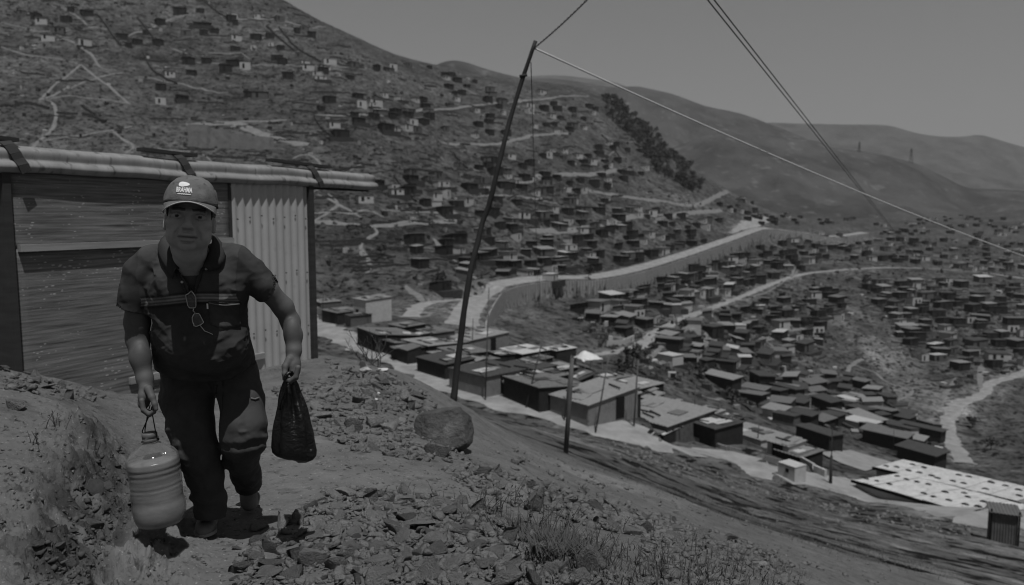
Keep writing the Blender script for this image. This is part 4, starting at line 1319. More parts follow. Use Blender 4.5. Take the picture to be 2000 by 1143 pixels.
# block footings and boards on the bank below the white booth
wall_run([(1560,905),(1590,922),(1612,932)], [.8, .7, .6], "low_wall", "low pale block wall stepping down from the white booth", "wall", M_white, 28, 1.0, .25)
wall_run([(1330,852),(1420,880),(1520,905)], [.35, .4, .4], "kerb_wall", "low dark kerb wall along the far edge of the road", "wall", M_wall[3], 28, 2.0, .25)
# pale courtyard
_q = [hit(a, b, 0.0, past_road(a, 2.5)) for a, b in ((1600,885),(1660,880),(1745,905),(1690,922),(1640,905))]
tag(link("courtyard", mesh_np("courtyard", [(p.x, p.y, Z(p.x, p.y) + .12) for p in _q], [(0, 1, 2, 3, 4)], M_road)), kind='structure')

# outhouse at the lower right edge ----------------------------------------------
M_dtin = mat("dark_tin", 0.10, 0.55, 0.5, 0.35, 2.0, speck=(12, -.03, .6))
_b = hit(1956, 1058, 0, 12)
oh = empty("outhouse", _b, -.42, "narrow dark corrugated tin outhouse on the grassy slope by the white sheds", "outhouse")
wv, wf = [], []
def wave_wall(x0, y0, x1, y1, zl, zh, per=.12, amp=.018):
    L = math.hypot(x1 - x0, y1 - y0); n = int(L / per) * 4
    dx, dy = (x1 - x0) / L, (y1 - y0) / L
    V = []
    for i in range(n + 1):
        s = L * i / n; o = amp * math.sin(i * math.pi / 2)
        V += [(x0 + dx * s + dy * o, y0 + dy * s - dx * o, zl), (x0 + dx * s + dy * o, y0 + dy * s - dx * o, zh)]
    return V, [(2 * i, 2 * i + 2, 2 * i + 3, 2 * i + 1) for i in range(n)]
for (a, b) in (((-.55, -.55), (.55, -.55)), ((.55, -.55), (.55, .55)), ((.55, .55), (-.55, .55)), ((-.55, .55), (-.55, -.55))):
    link("wall_sheet", mesh_np("wall_sheet", *wave_wall(*a, *b, -.6, 1.62), M_dtin), oh)
rv, rf = corr_sheet(1.4, 1.4, 1.70, 1.78, .02, .14, .03)
link("roof", mesh_np("roof", rv, rf, M_dtin), oh)
for (x, y) in ((-.6, -.6), (.6, -.6)):
    MB().box((x, y, .65), (.07, .07, 2.4)).build("post", M_open, oh)
# ================================================================ plywood and tin shed beside the path
SL, SR = P(45, 800, 6.75), P(608, 697, 10.1)
_t = Vector((SR.x - SL.x, SR.y - SL.y, 0)); SLEN = _t.length; _t.normalize()
_nv = Vector((_t.y, -_t.x, 0))
SB = -1.80
shed = empty("shed", (SL.x, SL.y, SB), math.atan2(_t.y, _t.x), "plywood and corrugated tin shed with tin eave standing beside the path", "shed")
# local frame: x along the wall (away from the camera), y inward, z up from SB
TOP = 0.385 - SB
def wood(name, base, grain=9.0, flecks=True):
    m = mat(name, base, .8, .25, .75, 3.0, 10, bump=.6, bscale=18, dist=.008, stretch=(0.55, 0.55, 15.0), speck=[(2.2, -.05, .54), (1.3, .05, .6)])
    n = m.node_tree; b = n.nodes["Principled BSDF"]
    if flecks:      # torn pale flecks of the outer veneer
        tc = n.nodes.new("ShaderNodeTexCoord"); mp = n.nodes.new("ShaderNodeMapping"); mp.inputs["Scale"].default_value = (12, 12, 42)
        n.links.new(tc.outputs["Object"], mp.inputs[0])
        vo = n.nodes.new("ShaderNodeTexVoronoi"); vo.inputs["Scale"].default_value = 1.0
        n.links.new(mp.outputs[0], vo.inputs["Vector"])
        n2 = n.nodes.new("ShaderNodeTexNoise"); n2.inputs["Scale"].default_value = 2.0; n2.inputs["Detail"].default_value = 2
        n.links.new(tc.outputs["Object"], n2.inputs["Vector"])
        lt = n.nodes.new("ShaderNodeMath"); lt.operation = 'LESS_THAN'
        mr = n.nodes.new("ShaderNodeMapRange"); mr.inputs["From Min"].default_value = .42; mr.inputs["From Max"].default_value = .62
        mr.inputs["To Min"].default_value = 0.02; mr.inputs["To Max"].default_value = .21
        n.links.new(n2.outputs["Fac"], mr.inputs["Value"])
        n.links.new(vo.outputs["Distance"], lt.inputs[0]); n.links.new(mr.outputs[0], lt.inputs[1])
        mx = n.nodes.new("ShaderNodeMix"); mx.data_type = 'RGBA'
        src = b.inputs["Base Color"].links[0].from_socket
        n.links.new(lt.outputs[0], mx.inputs[0]); n.links.new(src, mx.inputs[6]); mx.inputs[7].default_value = (base * 2.4,) * 3 + (1,)
        n.links.new(mx.outputs[2], b.inputs["Base Color"])
    return m
M_ply = wood("weathered_plywood", 0.15)
M_plank = mat("grey_plank", .26, .85, .2, .3, 1.5, 8, bump=.4, bscale=40, dist=.004, stretch=(1, 1, 12))
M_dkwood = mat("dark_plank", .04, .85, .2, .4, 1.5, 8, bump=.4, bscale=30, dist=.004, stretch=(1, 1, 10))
M_ctin = mat("galvanised_tin", .37, .5, .45, .12, 1.6, 6, speck=[(7, -.06, .62), (60, -.1, .70)])
M_eave = mat("eave_tin", .24, .5, .45, .35, 1.4, 8, speck=[(6, -.12, .58), (40, -.12, .66)], stretch=(3, 1, 1))
# where the tin starts along the wall (photograph x = 452)
def along(px):
    d = ray(px, 571.5)      # plan intersection of that direction with the wall line
    # SL + s t = k (d.x, 1)
    A = np.array([[_t.x, -d.x], [_t.y, -1.0]])
    return float(np.linalg.solve(A, [-SL.x, -SL.y])[0])
TP = along(455)
RZ = -0.298 - SB
def sheet(name, x0, x1, z0, z1, y, th, m, wav=0.0, seed=0):
    nx, nz = 24, 16
    V = []
    for s in (0, 1):
        for j in range(nz + 1):
            for i in range(nx + 1):
                x, z = x0 + (x1 - x0) * i / nx, z0 + (z1 - z0) * j / nz
                o = wav * float(vn2(np.array([x * 1.3 + seed]), np.array([z * 1.1]), 91)[0])
                e = .004 * float(vn2(np.array([x * 30.]), np.array([z * 30. + seed]), 92)[0]) if (i in (0, nx) or j in (0, nz)) else 0
                V.append((x + e, y - o + s * th, z + e))
    Fc = []
    w = nx + 1; m1 = w * (nz + 1)
    for j in range(nz):
        for i in range(nx):
            b = j * w + i
            Fc += [(b, b + 1, b + w + 1, b + w), (m1 + b + 1, m1 + b, m1 + b + w, m1 + b + w + 1)]
    for i in range(nx):
        Fc += [(i + 1, i, m1 + i, m1 + i + 1), (nz * w + i, nz * w + i + 1, m1 + nz * w + i + 1, m1 + nz * w + i)]
    for j in range(nz):
        Fc += [(j * w, (j + 1) * w, m1 + (j + 1) * w, m1 + j * w), ((j + 1) * w + nx, j * w + nx, m1 + j * w + nx, m1 + (j + 1) * w + nx)]
    return link(name, mesh_np(name, V, Fc, m, True), shed)
sheet("plywood_sheet", .02, TP - .02, -.15, RZ, 0, .012, M_ply, .012, 3)
sheet("plywood_sheet", .02, TP - .02, RZ + .003, TOP, .004, .012, M_ply, .010, 8)
MB().box(((TP) / 2 + .02, -.028, RZ + .005), (TP - .04, .05, .062)).build("rail", M_plank, shed)
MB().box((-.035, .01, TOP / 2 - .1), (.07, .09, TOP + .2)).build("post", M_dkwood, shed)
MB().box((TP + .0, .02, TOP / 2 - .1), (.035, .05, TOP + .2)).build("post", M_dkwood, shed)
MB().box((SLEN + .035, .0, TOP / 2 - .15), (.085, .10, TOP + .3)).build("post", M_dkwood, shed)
MB().box((TP * .5 + .75, -.02, .10), (TP * .75, .035, .07), 0.0, Matrix.Rotation(.02, 4, 'Y')).build("sill_board", M_plank, shed)
V, Fc = wave_wall(TP + .03, 0, SLEN - .005, 0, -.2, TOP, .125, .016)
link("tin_sheet", mesh_np("tin_sheet", V, Fc, M_ctin, True), shed)
nail = MB()
for k in range(7):
    for z in (.35, 1.05, 1.75):
        nail.box((TP + .09 + k * (SLEN - TP - .15) / 6, -.022, z + .02 * (k % 3)), (.016, .01, .016))
_o = nail.build("nail_heads", M_dkwood, shed); _o["kind"] = "stuff"
# end wall of upright dark boards, back and inner wall
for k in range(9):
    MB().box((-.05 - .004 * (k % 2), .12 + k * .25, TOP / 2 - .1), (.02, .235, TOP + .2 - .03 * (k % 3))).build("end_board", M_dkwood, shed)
MB().box((SLEN / 2, 2.35, TOP / 2), (SLEN + .1, .03, TOP)).build("back_wall", M_ply, shed)
MB().box((SLEN + .03, 1.2, TOP / 2), (.02, 2.2, TOP)).build("end_wall", M_ctin, shed)
# roof: two big rolls at the eave, then nearly flat ribs
prof = []
def roll(y0, z0, y1, z1, k, bulge):
    for i in range(k):
        u = i / k
        y, z = y0 + (y1 - y0) * u, z0 + (z1 - z0) * u
        b = math.sin(u * math.pi) * bulge
        L = math.hypot(y1 - y0, z1 - z0)
        prof.append((y - (z1 - z0) / L * b, z + (y1 - y0) / L * b))
roll(-.030, TOP - .02, -.040, TOP + .088, 11, .040)
prof.append((-.012, TOP + .092))
roll(-.012, TOP + .104, .06, TOP + .205, 11, .040)
for i in range(0, 60):
    prof.append((.065 + i * .0405, TOP + .203 + .018 * math.sin(i * math.pi / 2) + i * .0006))
X0, X1 = along(-90), along(735)
V, Fc = [], []
nx = 60
for i in range(nx + 1):
    x = X0 + (X1 - X0) * i / nx
    for (y, z) in prof:
        V.append((x, y, z + .006 * math.sin(x * 2.3) + .004 * math.sin(x * 6.1 + y * 3)))
m = len(prof)
for i in range(nx):
    for j in range(m - 1):
        b = i * m + j
        Fc.append((b, b + m, b + m + 1, b + 1))
ro = link("tin_roof", mesh_np("tin_roof", V, Fc, M_eave, True), shed)
_s = ro.modifiers.new("thick", 'SOLIDIFY'); _s.thickness = .004; _s.offset = -1
MB().box(((X0 + X1) / 2, .10, TOP - .02), (X1 - X0 - .1, .05, .05)).build("eave_batten", M_dkwood, shed)
# boards weighing the roof down, each hanging over the eave by a dark strap
for (a, b, lab) in ((-12, 62, "short dark board lying on the tin roof over the shed's dark end"), (300, 402, "dark board lying on the tin roof above the man's cap"), (545, 657, "long dark board lying on the tin roof near its free end")):
    xa, xb = along(a), along(b)
    c = (xa + xb) / 2
    w = empty("roof_board", shed.matrix_basis @ Vector((c, .1, TOP + .25)), shed.rotation_euler.z, lab, "board", "boards weighing down the tin roof")
    MB().box((0, 0, .03), (xb - xa, .12, .035), 0, Matrix.Rotation(.03, 4, 'Y')).build("plank", M_dkwood, w)
    s = MB()
    pr = [(-.02, .02), (-.085, -.03), (-.125, -.10), (-.135, -.15), (-.17, -.2), (-.172, -.265)]
    off = (xb - xa) * .10
    for (y0, z0), (y1, z1) in zip(pr[:-1], pr[1:]):
        s.bar((off + (.02 - z0) * .35, y0 - .012, z0), (off + (.02 - z1) * .35, y1 - .012, z1), .10, .012, (0, -1, .3))
    s.build("strap", M_dkwood, w)

# ================================================================ poles and wires
M_pole = mat("dark_pole_wood", .03, .8, .3, .4, 3, 6, bump=.4, bscale=20, dist=.01, stretch=(3, 3, 1))
M_gpole = mat("grey_pole_wood", .09, .85, .2, .35, 3, 6, stretch=(3, 3, 1))
# the big crooked pole
Yp = 10.4
pb = P(886, 780, Yp); pb.z = min(pb.z, Z(pb.x, pb.y))
pp = [(884,792),(887,772),(893,715),(900,660),(906,610),(914,560),(922,515),(934,470),(943,432),(955,402),(963,370),(972,330),(982,290),(995,238),(1008,195),(1022,150),(1033,118),(1046,80)]
pts = resample([P(a, b, Yp + .03 * math.sin(i)) - pb for i, (a, b) in enumerate(pp)], .12)
big = empty("power_pole", pb, 0, "crooked dark wooden pole leaning over the slope beside the boulder", "pole")
n = len(pts)
MB().tube(pts, [(.047 - .022 * i / n) * (1 + .06 * math.sin(i * 1.7)) for i in range(n)], 10).build("pole", M_pole, big, True)
tipp = pb + pts[-3]
MB().tube([pts[-4] + Vector((-.05, -.02, 0)), pts[-4] + Vector((.05, -.02, .02))], .02, 8).build("insulator", M_pole, big, True)
def pole(bx, by, tx, ty, r, label, m=M_gpole, ymin=14, arm=False, name="pole"):
    b = hit(bx, by, 0, ymin)
    t = P(tx, ty, b.y) - b
    o = empty("power_pole" if arm else "pole", b, 0, label, "pole", "thin poles along the slope and the near road")
    MB().tube([t.normalized() * -.6, t * .5, t], [r, r * .9, r * .7], 8).build("shaft", m, o, True)
    if arm:
        MB().bar(t * .97 + Vector((-.35, .1, 0)), t * .97 + Vector((.35, -.1, 0)), .06, .06).build("crossarm", m, o)
    return b, b + t
POLES = [
 (1105,885,1118,700,.055,"bare grey pole standing alone on the near grassy slope", 12),
 (1027,797,1070,622,.07,"thin pole leaning right with a pale stone at its foot, beside the road", 30),
 (1102,822,1116,694,.07,"upright thin pole just behind the bare grey pole", 30),
 (1163,846,1189,694,.07,"thin pole crossing the ribbed pale roof", 30),
 (1238,833,1246,706,.08,"dark pole in front of the widest weathered roof", 30),
 (948,782,955,562,.07,"tallest thin grey pole, right of the crooked dark pole", 30),
 (922,690,924,622,.07,"short pole behind the black roofed shack", 45),
 (938,665,939,632,.06,"short pole at the corner of the tall tin side wall", 50),
 (841,684,842,615,.06,"thin pole among the mottled roofs left of the crooked pole", 45),
 (630,612,632,540,.06,"thin pole beside the shed's tin corner", 60),
 (671,578,672,532,.06,"dark stub pole behind the low dark shed", 60),
 (1356,824,1358,750,.07,"dark pole behind the bright sheet lean-to", 32),
 (1420,846,1424,808,.07,"stub pole left of the long flat roofed building", 32),
 (1479,868,1483,826,.07,"stub pole in front of the long flat roofed building", 30),
 (1064,735,1066,690,.06,"short pole between the patched roof and the bright roof", 40),
 (1170,768,1172,725,.06,"short pole behind the ribbed roof", 40),
 (1126,575,1127,545,.12,"pole on the rim of the walled road, first from the crooked pole", 80),
 (1181,570,1183,545,.12,"pole on the rim of the walled road, second from the crooked pole", 80),
 (1053,600,1054,538,.10,"thin pole rising in front of the concrete retaining wall", 80),
 (1242,690,1243,655,.10,"pole at the start of the curving road", 60),
 (1555,470,1556,440,.12,"far pole at the turn of the walled road", 150),
 (1745,880,1746,835,.07,"thin pole beside the long white sheds' upper roof", 45),
]
for a in POLES: pole(*a[:6], ymin=a[6])
b = hit(1622, 945, 0, 26)
t = P(1626, 836, b.y) - b
o = empty("power_pole", b, 0, "pole with thick dark foot beside the road near the white booth", "pole", "thin poles along the slope and the near road")
MB().tube([(0, 0, -.5), t * .5, t], [.05, .045, .04], 8).build("shaft", M_pole, o, True)
MB().tube([(0, 0, -.4), t * .18, t * .5], [.14, .13, .11], 10).build("foot_casing", M_pole, o, True)
# pylons on the far hill
for (bx, by, ty, lab) in ((1678, 292, 277, "faint lattice pylon on the far hill, nearer the leaning slope"), (1779, 313, 290, "faint lattice pylon on the far hill crest, taller of the two")):
    D_ = 1290
    b, t = P(bx, by + 4, D_), P(bx, ty, D_)
    H = (t - b).length
    py_ = empty("pylon", b, 0, lab, "pylon", "pylons on the far hill")
    for sx, sy in ((-1, -1), (1, -1), (1, 1), (-1, 1)):
        MB().bar((sx * H * .1, sy * H * .1, -2), (sx * .3, sy * .3, H), .5, .5).build("leg", M_pole, py_)
    for z in (.72, .86):
        MB().bar((-H * .16, 0, H * z), (H * .16, 0, H * z), .5, .5, (0, 1, 0)).build("crossarm", M_pole, py_)

M_white_wire = mat("pale_cable", .55, .5, .4, .05, 3)
M_black_wire = mat("black_cable", .015, .5, .4, .1, 3)
def wire(name, a, b, r, m, label, sag=0.0, n=40, twist=None):
    a, b = Vector(a), Vector(b)
    pts = []
    for i in range(n + 1):
        u = i / n
        q = a.lerp(b, u); q.z -= sag * 4 * u * (1 - u)
        pts.append(q - a)
    mb = MB()
    if twist:
        for s in (0, math.pi):
            tp_ = [q + Vector((math.cos(i * twist + s) * r * 1.1, 0, math.sin(i * twist + s) * r * 1.1)) for i, q in enumerate(pts)]
            mb.tube(tp_, r * .75, 5)
    else:
        mb.tube(pts, r, 6)
    return tag(mb.build(name, m, None, True, a), label, "cable")
tip = P(1043, 94, Yp)
wire("cable", tip, P(2080, 528, 21), .012, M_white_wire, "pale cable running from the crooked pole's top down across the valley", .15)
wire("cable", tip, P(1160, -14, 8.6), .007, M_gpole, "twisted cable rising from the crooked pole's top out of view", .02, 60, 1.0)
_e1, _e2 = hit(1838, 560, 2.5, 60), hit(1846, 566, 2.5, 60)
wire("cable", P(1371, -14, 9.0), _e1, .008, M_black_wire, "upper of the paired black cables crossing the sky to the valley", .5, 60)["group"] = "paired black cables"
wire("cable", P(1384, -14, 9.0), _e2, .008, M_black_wire, "lower of the paired black cables crossing the sky to the valley", .7, 60)["group"] = "paired black cables"
_b = hit(1842, 573, 0, 60)
o = empty("pole", (_e1.x, _e1.y, Z(_e1.x, _e1.y)), 0, "distant pole where the paired black cables come down", "pole", "thin poles along the slope and the near road")
MB().tube([(0, 0, -1), (0, 0, 3.0)], .1, 8).build("shaft", M_gpole, o)
MB().bar((-.1, 0, 2.6), (_e2.x - _e1.x + .1, _e2.y - _e1.y, 2.5), .08, .08).build("crossarm", M_gpole, o)
wire("cable", P(1037, 122, Yp - .05), P(1050, 560, Yp + 24), .006, M_black_wire, "thin dark wire hanging from the crooked pole to the walled road", 0.0, 30)

# ================================================================ trees and bushes
M_leaf = mat("dusty_foliage", .05, .9, .1, .5, .8, 6)
M_trunk = mat("tree_bark", .06, .9, .1, .3, 4)
def crown_mesh(seed, n, rx, rz, leaf):
    r = random.Random(seed)
    V, Fc = [], []
    cl = [(r.gauss(0, .45) * rx, r.gauss(0, .45) * rx, rz * r.uniform(-.6, .8), r.uniform(.35, .6) * rx) for _ in range(7)]
    for _ in range(n):
        c = r.choice(cl)
        d = Vector((r.gauss(0, 1), r.gauss(0, 1), r.gauss(0, 1))).normalized() * c[3] * r.uniform(.5, 1.05)
        p = Vector(c[:3]) + d
        a = Vector((r.gauss(0, 1), r.gauss(0, 1), r.gauss(0, 1))).normalized()
        b = a.orthogonal().normalized(); c2 = a.cross(b)
        s = leaf * r.uniform(.6, 1.3)
        k = len(V)
        V += [p + b * s, p + c2 * s * .6, p - b * s, p - c2 * s * .6 + a * s * .3]
        Fc.append((k, k + 1, k + 2, k + 3))
    return mesh_np("crown", V, Fc, M_leaf)
CROWNS = [crown_mesh(s, 130, 2.6, 1.6, .62) for s in range(6)]
_tm = MB().tube([(0, 0, -1), (.1, 0, 1.2), (0, .1, 2.6)], [.22, .17, .08], 6)
for q in ((1.0, .3, 3.2), (-.8, .5, 3.1), (.1, -1.0, 3.3)): _tm.tube([(0, .05, 1.6), q], [.1, .03], 5)
TRUNK = _tm.mesh("trunk", M_trunk)
def tree(p, s, label, group, k):
    o = empty("tree", (p.x, p.y, p.z), k * 1.3, label, "tree", group)
    o.scale = (s, s, s * (0.9 + .25 * ((k * 7) % 5) / 5))
    link("trunk", TRUNK, o)
    c = link("crown", CROWNS[k % 6], o, (0, 0, 3.3))
    return o
FOREST = [(1172,182),(1200,192),(1245,222),(1300,268),(1335,305),(1368,350),(1372,380),(1340,372),(1300,352),(1270,322),(1235,275),(1205,245),(1180,215)]
rt = random.Random(3)
tc = 0
trees = []
while tc < 150:
    px, py = rt.uniform(1165, 1390), rt.uniform(180, 385)
    if not inpoly(px, py, FOREST): continue
    p = hit(px, py, 0, 200, n=500)
    if p is None or p.y > 900: continue
    p.z = Z(p.x, p.y)
    trees.append((p, rt.uniform(.5, 1.4))); tc += 1
trees.sort(key=lambda t: pxl(t[0])[1])
for k, (p, s) in enumerate(trees):
    tree(p, s, "dark tree in the dense wood running down the ridge edge", "dark trees of the wood on the ridge", k)
for k, (px, py, s, lab) in enumerate([
    (745,500,.7,"leafless dark bush beside the road fork below the far slope"), (1150,545,.8,"bushy tree at the foot of the walled road"),
    (1235,720,.75,"dark tree beside the start of the curving road"), (1215,735,.6,"dark tree behind the large tin roofs, lower than its neighbour"),
    (1260,705,.5,"small bush between the curving road and the small white hut"), (1900,835,.6,"dark tree above the long white sheds near the loop road"),
    (1935,880,.5,"dark bush behind the far end of the long white sheds"), (860,560,.6,"bush by the dark barracks near the road fork"),
    (1690,560,.9,"dark tree among the dense rows at the head of the gully"), (1470,610,.7,"dark tree beside the curving road's bend"), (1330,650,.7,"dark tree on the slope under the curving road"),
    (1570,640,.7,"dark tree above the pale gully's head"), (1430,790,.6,"bush in the valley bottom beyond the widest roof"), (1370,740,.7,"tree beside the wide pale roofed house in the valley")]):
    p = hit(px, py, 0, 40); p.z = Z(p.x, p.y)
    tree(p, s, lab, "lone trees and bushes in the valley", 200 + k)
# ================================================================ stones
def rock_geo(seed, sub=3, cuts=11, flat=(1, 1, .72), rough=.035):
    r = np.random.default_rng(seed)
    bm = bmesh.new()
    bmesh.ops.create_icosphere(bm, subdivisions=sub, radius=1.0)
    V = np.array([v.co[:] for v in bm.verts])
    Fc = np.array([[v.index for v in f.verts] for f in bm.faces])
    bm.free()
    N = r.normal(size=(cuts, 3)); N /= np.linalg.norm(N, axis=1)[:, None]
    D = r.uniform(.24, .60, cuts)
    for n, d in zip(N, D):
        h = V @ n - d
        V = V - np.outer(np.maximum(h, 0) * .97, n)
    ln = np.linalg.norm(V, axis=1)
    V = V * (1 + rough * fbm(V[:, 0] * 2.5 + seed, V[:, 1] * 2.5, V[:, 2] * 2.5, 4, seed))[:, None]
    V = V * np.array(flat)[None]
    V /= np.abs(V).max()
    return V, Fc
M_rock = [mat("broken_stone", .225, .9, .25, .28, 2.0, 8, bump=.9, bscale=9, dist=.08, orand=.35, speck=[(14, -.05, .6)]),
          mat("broken_stone_light", .29, .9, .25, .25, 2.0, 8, bump=.9, bscale=9, dist=.08, orand=.35, speck=[(14, -.06, .6)]),
          mat("broken_stone_dark", .14, .9, .25, .3, 2.0, 8, bump=.9, bscale=9, dist=.08, orand=.35, speck=[(14, .04, .64)]),
          mat("speckled_stone", .30, .9, .25, .3, 2.5, 8, bump=.9, bscale=7, dist=.12, speck=[(9, -.22, .5), (20, .2, .62)])]
ROCKS = []
for k in range(18):
    fl = [(1, .8, .55), (1, .9, .75), (1, .6, .45), (1, .85, .35), (.9, 1, .9), (1, .7, .6)][k % 6]
    V, Fc = rock_geo(200 + k, 3, 9 + k % 5, fl)
    ROCKS.append([mesh_np("rock", V, Fc, m) for m in M_rock])
def hull_geo(seed, n, flat):
    r = np.random.default_rng(seed)
    bm = bmesh.new()
    for v in r.normal(size=(n, 3)):
        v = v / np.linalg.norm(v) * r.uniform(.7, 1)
        bm.verts.new(v * np.array(flat))
    bmesh.ops.convex_hull(bm, input=bm.verts)
    bmesh.ops.delete(bm, geom=[v for v in bm.verts if not v.link_faces], context='VERTS')
    bm.verts.index_update()
    V = np.array([v.co[:] for v in bm.verts]); Fc = np.array([[v.index for v in f.verts] for f in bm.faces])
    bm.free()
    return V / np.abs(V).max(), Fc
SMALL = [hull_geo(400 + k, 7 + k % 3, [(1, .8, .5), (1, .9, .7), (1, .55, .4), (1, .7, .3)][k % 4]) for k in range(16)]
rr = random.Random(11)
PILE = [(455,1143),(470,1085),(520,1040),(600,985),(640,955),(760,958),(860,970),(960,1000),(1060,1050),(1180,1110),(1250,1143)]
UPPER = [(530,760),(600,745),(680,730),(760,735),(830,790),(880,860),(920,900),(860,905),(780,895),(690,880),(620,850),(560,800)]
UPEDGE = [(620,700),(760,722),(840,770),(860,800),(790,800),(700,770)]
STRIP = [(860,915),(940,905),(1040,940),(1150,975),(1300,1010),(1480,1060),(1560,1110),(1480,1110),(1300,1060),(1150,1030),(1000,990),(900,950)]
BANKTOP = [(0,715),(120,745),(200,775),(180,790),(90,775),(0,760)]
BANKFACE = [(225,860),(258,900),(258,1000),(200,1080),(170,1143),(40,1143),(100,1020),(170,920)]
SIDE = [(540,770),(590,770),(620,850),(560,870)]
BROWN = [(1250,1040),(1450,1090),(1600,1143),(1250,1143)]
# stones one could point at: (px, py, width px, height factor, mesh, material, turn, label)
SPECIAL = [
 (682,1082,62,1.0,1,0,.4,"big angular stone with a flat grey face in the rubble below the man's rear foot"),
 (608,1092,64,1.0,4,0,1.1,"big blocky stone beside the flat faced one in the rubble"),
 (622,1028,40,.9,7,1,2.0,"pale wedge shaped stone on top of the rubble behind the big stones"),
 (500,1094,34,1.0,13,1,.2,"upright pale slab of stone on the path side of the rubble"),
 (505,1028,42,.7,3,0,.9,"flat stone casting a shadow near the front shoe"),
 (518,1052,22,.8,2,0,.5,"small dark stone on the bare path near the front shoe"),
 (462,1070,22,.7,9,0,.1,"small flat stone alone on the path below the front shoe"),
 (1070,1080,64,1.0,4,3,.3,"bright speckled boulder at the edge of the weeds"),
 (880,1066,26,1.2,0,3,.8,"bright white chip of stone standing in the middle of the rubble"),
 (1045,1104,20,1.0,8,3,1.0,"small white lump of stone below the speckled boulder"),
 (940,925,46,.9,1,2,.2,"dark rounded stone alone where the path ends"),
 (705,858,32,1.0,7,1,.6,"pale stone among the rubble right of the black bag"),
 (735,1108,30,.9,8,3,.2,"pale speckled stone in the rubble below the flat faced one"),
 (820,1016,78,.42,3,0,-.1,"long flat slab lying across the rubble"),
 (905,1035,66,.6,1,0,.3,"broad grey stone at the rubble's weedy edge"),
 (935,1060,60,.6,2,0,-.3,"long leaning stone near the speckled boulder"),
 (1160,1110,70,1.4,16,0,.3,"large pointed stone slab standing among the weeds"),
 (1015,900,34,.8,8,3,.5,"white quartz lump on the slope beyond the path"),
 (700,805,24,.8,5,1,.2,"pale stone high in the rubble near the black bag"),
 (34,793,44,.7,4,3,.2,"white crusted stone on the bank top"),
 (60,742,34,.6,9,0,.4,"flat stone on the bank top below the shed's dark end"),
 (95,752,44,.45,3,0,.1,"long flat stone on the bank top under the plywood"),
 (1180,795,24,.7,5,2,.1,"") ]
placed = []
def put_rock(p, r, k, m, rot, label, group, sink=.25, hz=1.0):
    o = link("rock", ROCKS[k % 18][m])
    o.location = (p.x, p.y, Z(p.x, p.y) + r * (.55 - sink) * hz)
    o.rotation_euler = rot
    o.scale = (r, r, r * hz)
    tag(o, label, "stone", group)
    placed.append((p.x, p.y, r))
    return o
for (px, py, w, hz, k, m, tz, lab) in SPECIAL:
    if not lab: continue
    p = hit(px, py + w * .12, 0, 1.7)
    put_rock(p, w * p.y / F / 2 * 1.05, k, m, (rr.uniform(-.2, .2), rr.uniform(-.2, .2), tz), lab, None, .2, hz)
# the large boulder by the crooked pole ------------------------------------------
bb = hit(866, 872, 0, 4)
bm = bmesh.new(); bmesh.ops.create_icosphere(bm, subdivisions=5, radius=1.0)
V = np.array([v.co[:] for v in bm.verts]); Fc = np.array([[v.index for v in f.verts] for f in bm.faces]); bm.free()
for n_, d_ in (((.12, -.92, .36), .50), ((.95, -.22, .22), .66), ((-.25, .1, .96), .68), ((-.75, -.55, .35), .74), ((.3, .5, .8), .72)):
    n_ = np.array(n_) / np.linalg.norm(n_); h_ = V @ n_ - d_; V = V - np.outer(np.maximum(h_, 0) * .93, n_)
V = V * (1 + .05 * fbm(V[:, 0] * 2.2 + 5, V[:, 1] * 2.2, V[:, 2] * 2.2, 4, 911) + .03 * fbm(V[:, 0] * 8, V[:, 1] * 9, V[:, 2] * 9, 3, 912))[:, None] * np.array([1.15, .9, .95])
M_boulder = mat("boulder_stone", .085, .9, .2, .4, 3, 10, bump=1.0, bscale=10, dist=.05, speck=[(4, .07, .58)])
o = link("boulder", mesh_np("boulder", V * .235, Fc, M_boulder, True))
o.location = (bb.x, bb.y + .2, bb.z + .10)
tag(o, "large grey boulder with a smooth face at the foot of the crooked pole", "boulder")
placed.append((bb.x, bb.y, .4))
AREAS = [("rubble heap beside the man's feet", PILE, 155, (.024, .082), 1.6, [0, 0, 0, 1, 2]),
         ("rubble behind the black bag", UPPER, 78, (.03, .10), 1.5, [0, 0, 1, 2]),
         ("stones along the far side of the path", STRIP, 78, (.035, .12), 1.7, [0, 0, 1, 2]),
         ("stones at the crest by the shed", UPEDGE, 14, (.05, .12), 1.5, [0, 2, 2]),
         ("stones on the bank top", BANKTOP, 14, (.03, .07), 1.6, [0, 0, 1]),
         ("clods on the crumbling bank", BANKFACE, 12, (.025, .055), 1.7, [2]),
         ("stones at the foot of the shed", SIDE, 8, (.03, .06), 1.5, [0, 1])]
SHAPE = ["flat", "blocky", "long", "slab-like", "chunky", "wedge-shaped"]
TONE = ["grey", "pale", "dark", "speckled"]
_apool = {}
def area_point(poly):
    k = tuple(poly)
    if not _apool.get(k): _apool[k] = pool(poly, 900, zt, 1.6, 90, 300)
    return _apool[k].pop()
rock_groups = {}
for (phrase, poly, n, (r0, r1), ex, ms) in AREAS:
    got = 0; t = 0
    sizes = sorted([r0 + (r1 - r0) * rr.random() ** ex for _ in range(n)], reverse=True)
    for r in sizes:
        for t in range(60):
            p, px, py = area_point(poly)
            if all((p.x - a) ** 2 + (p.y - b) ** 2 > ((r + c) * .72) ** 2 for a, b, c in placed): break
        else: continue
        k, m = rr.randrange(18), rr.choice(ms)
        o = put_rock(p, r, k, m, (rr.gauss(0, .22), rr.gauss(0, .22), rr.uniform(0, 6.3)), "x", "broken " + phrase, rr.uniform(.25, .55), rr.uniform(.8, 1.15))
        rock_groups.setdefault((phrase, k % 6, m), []).append((r, o))
SZ = {0: "", 1: "larger ", 2: "smaller "}
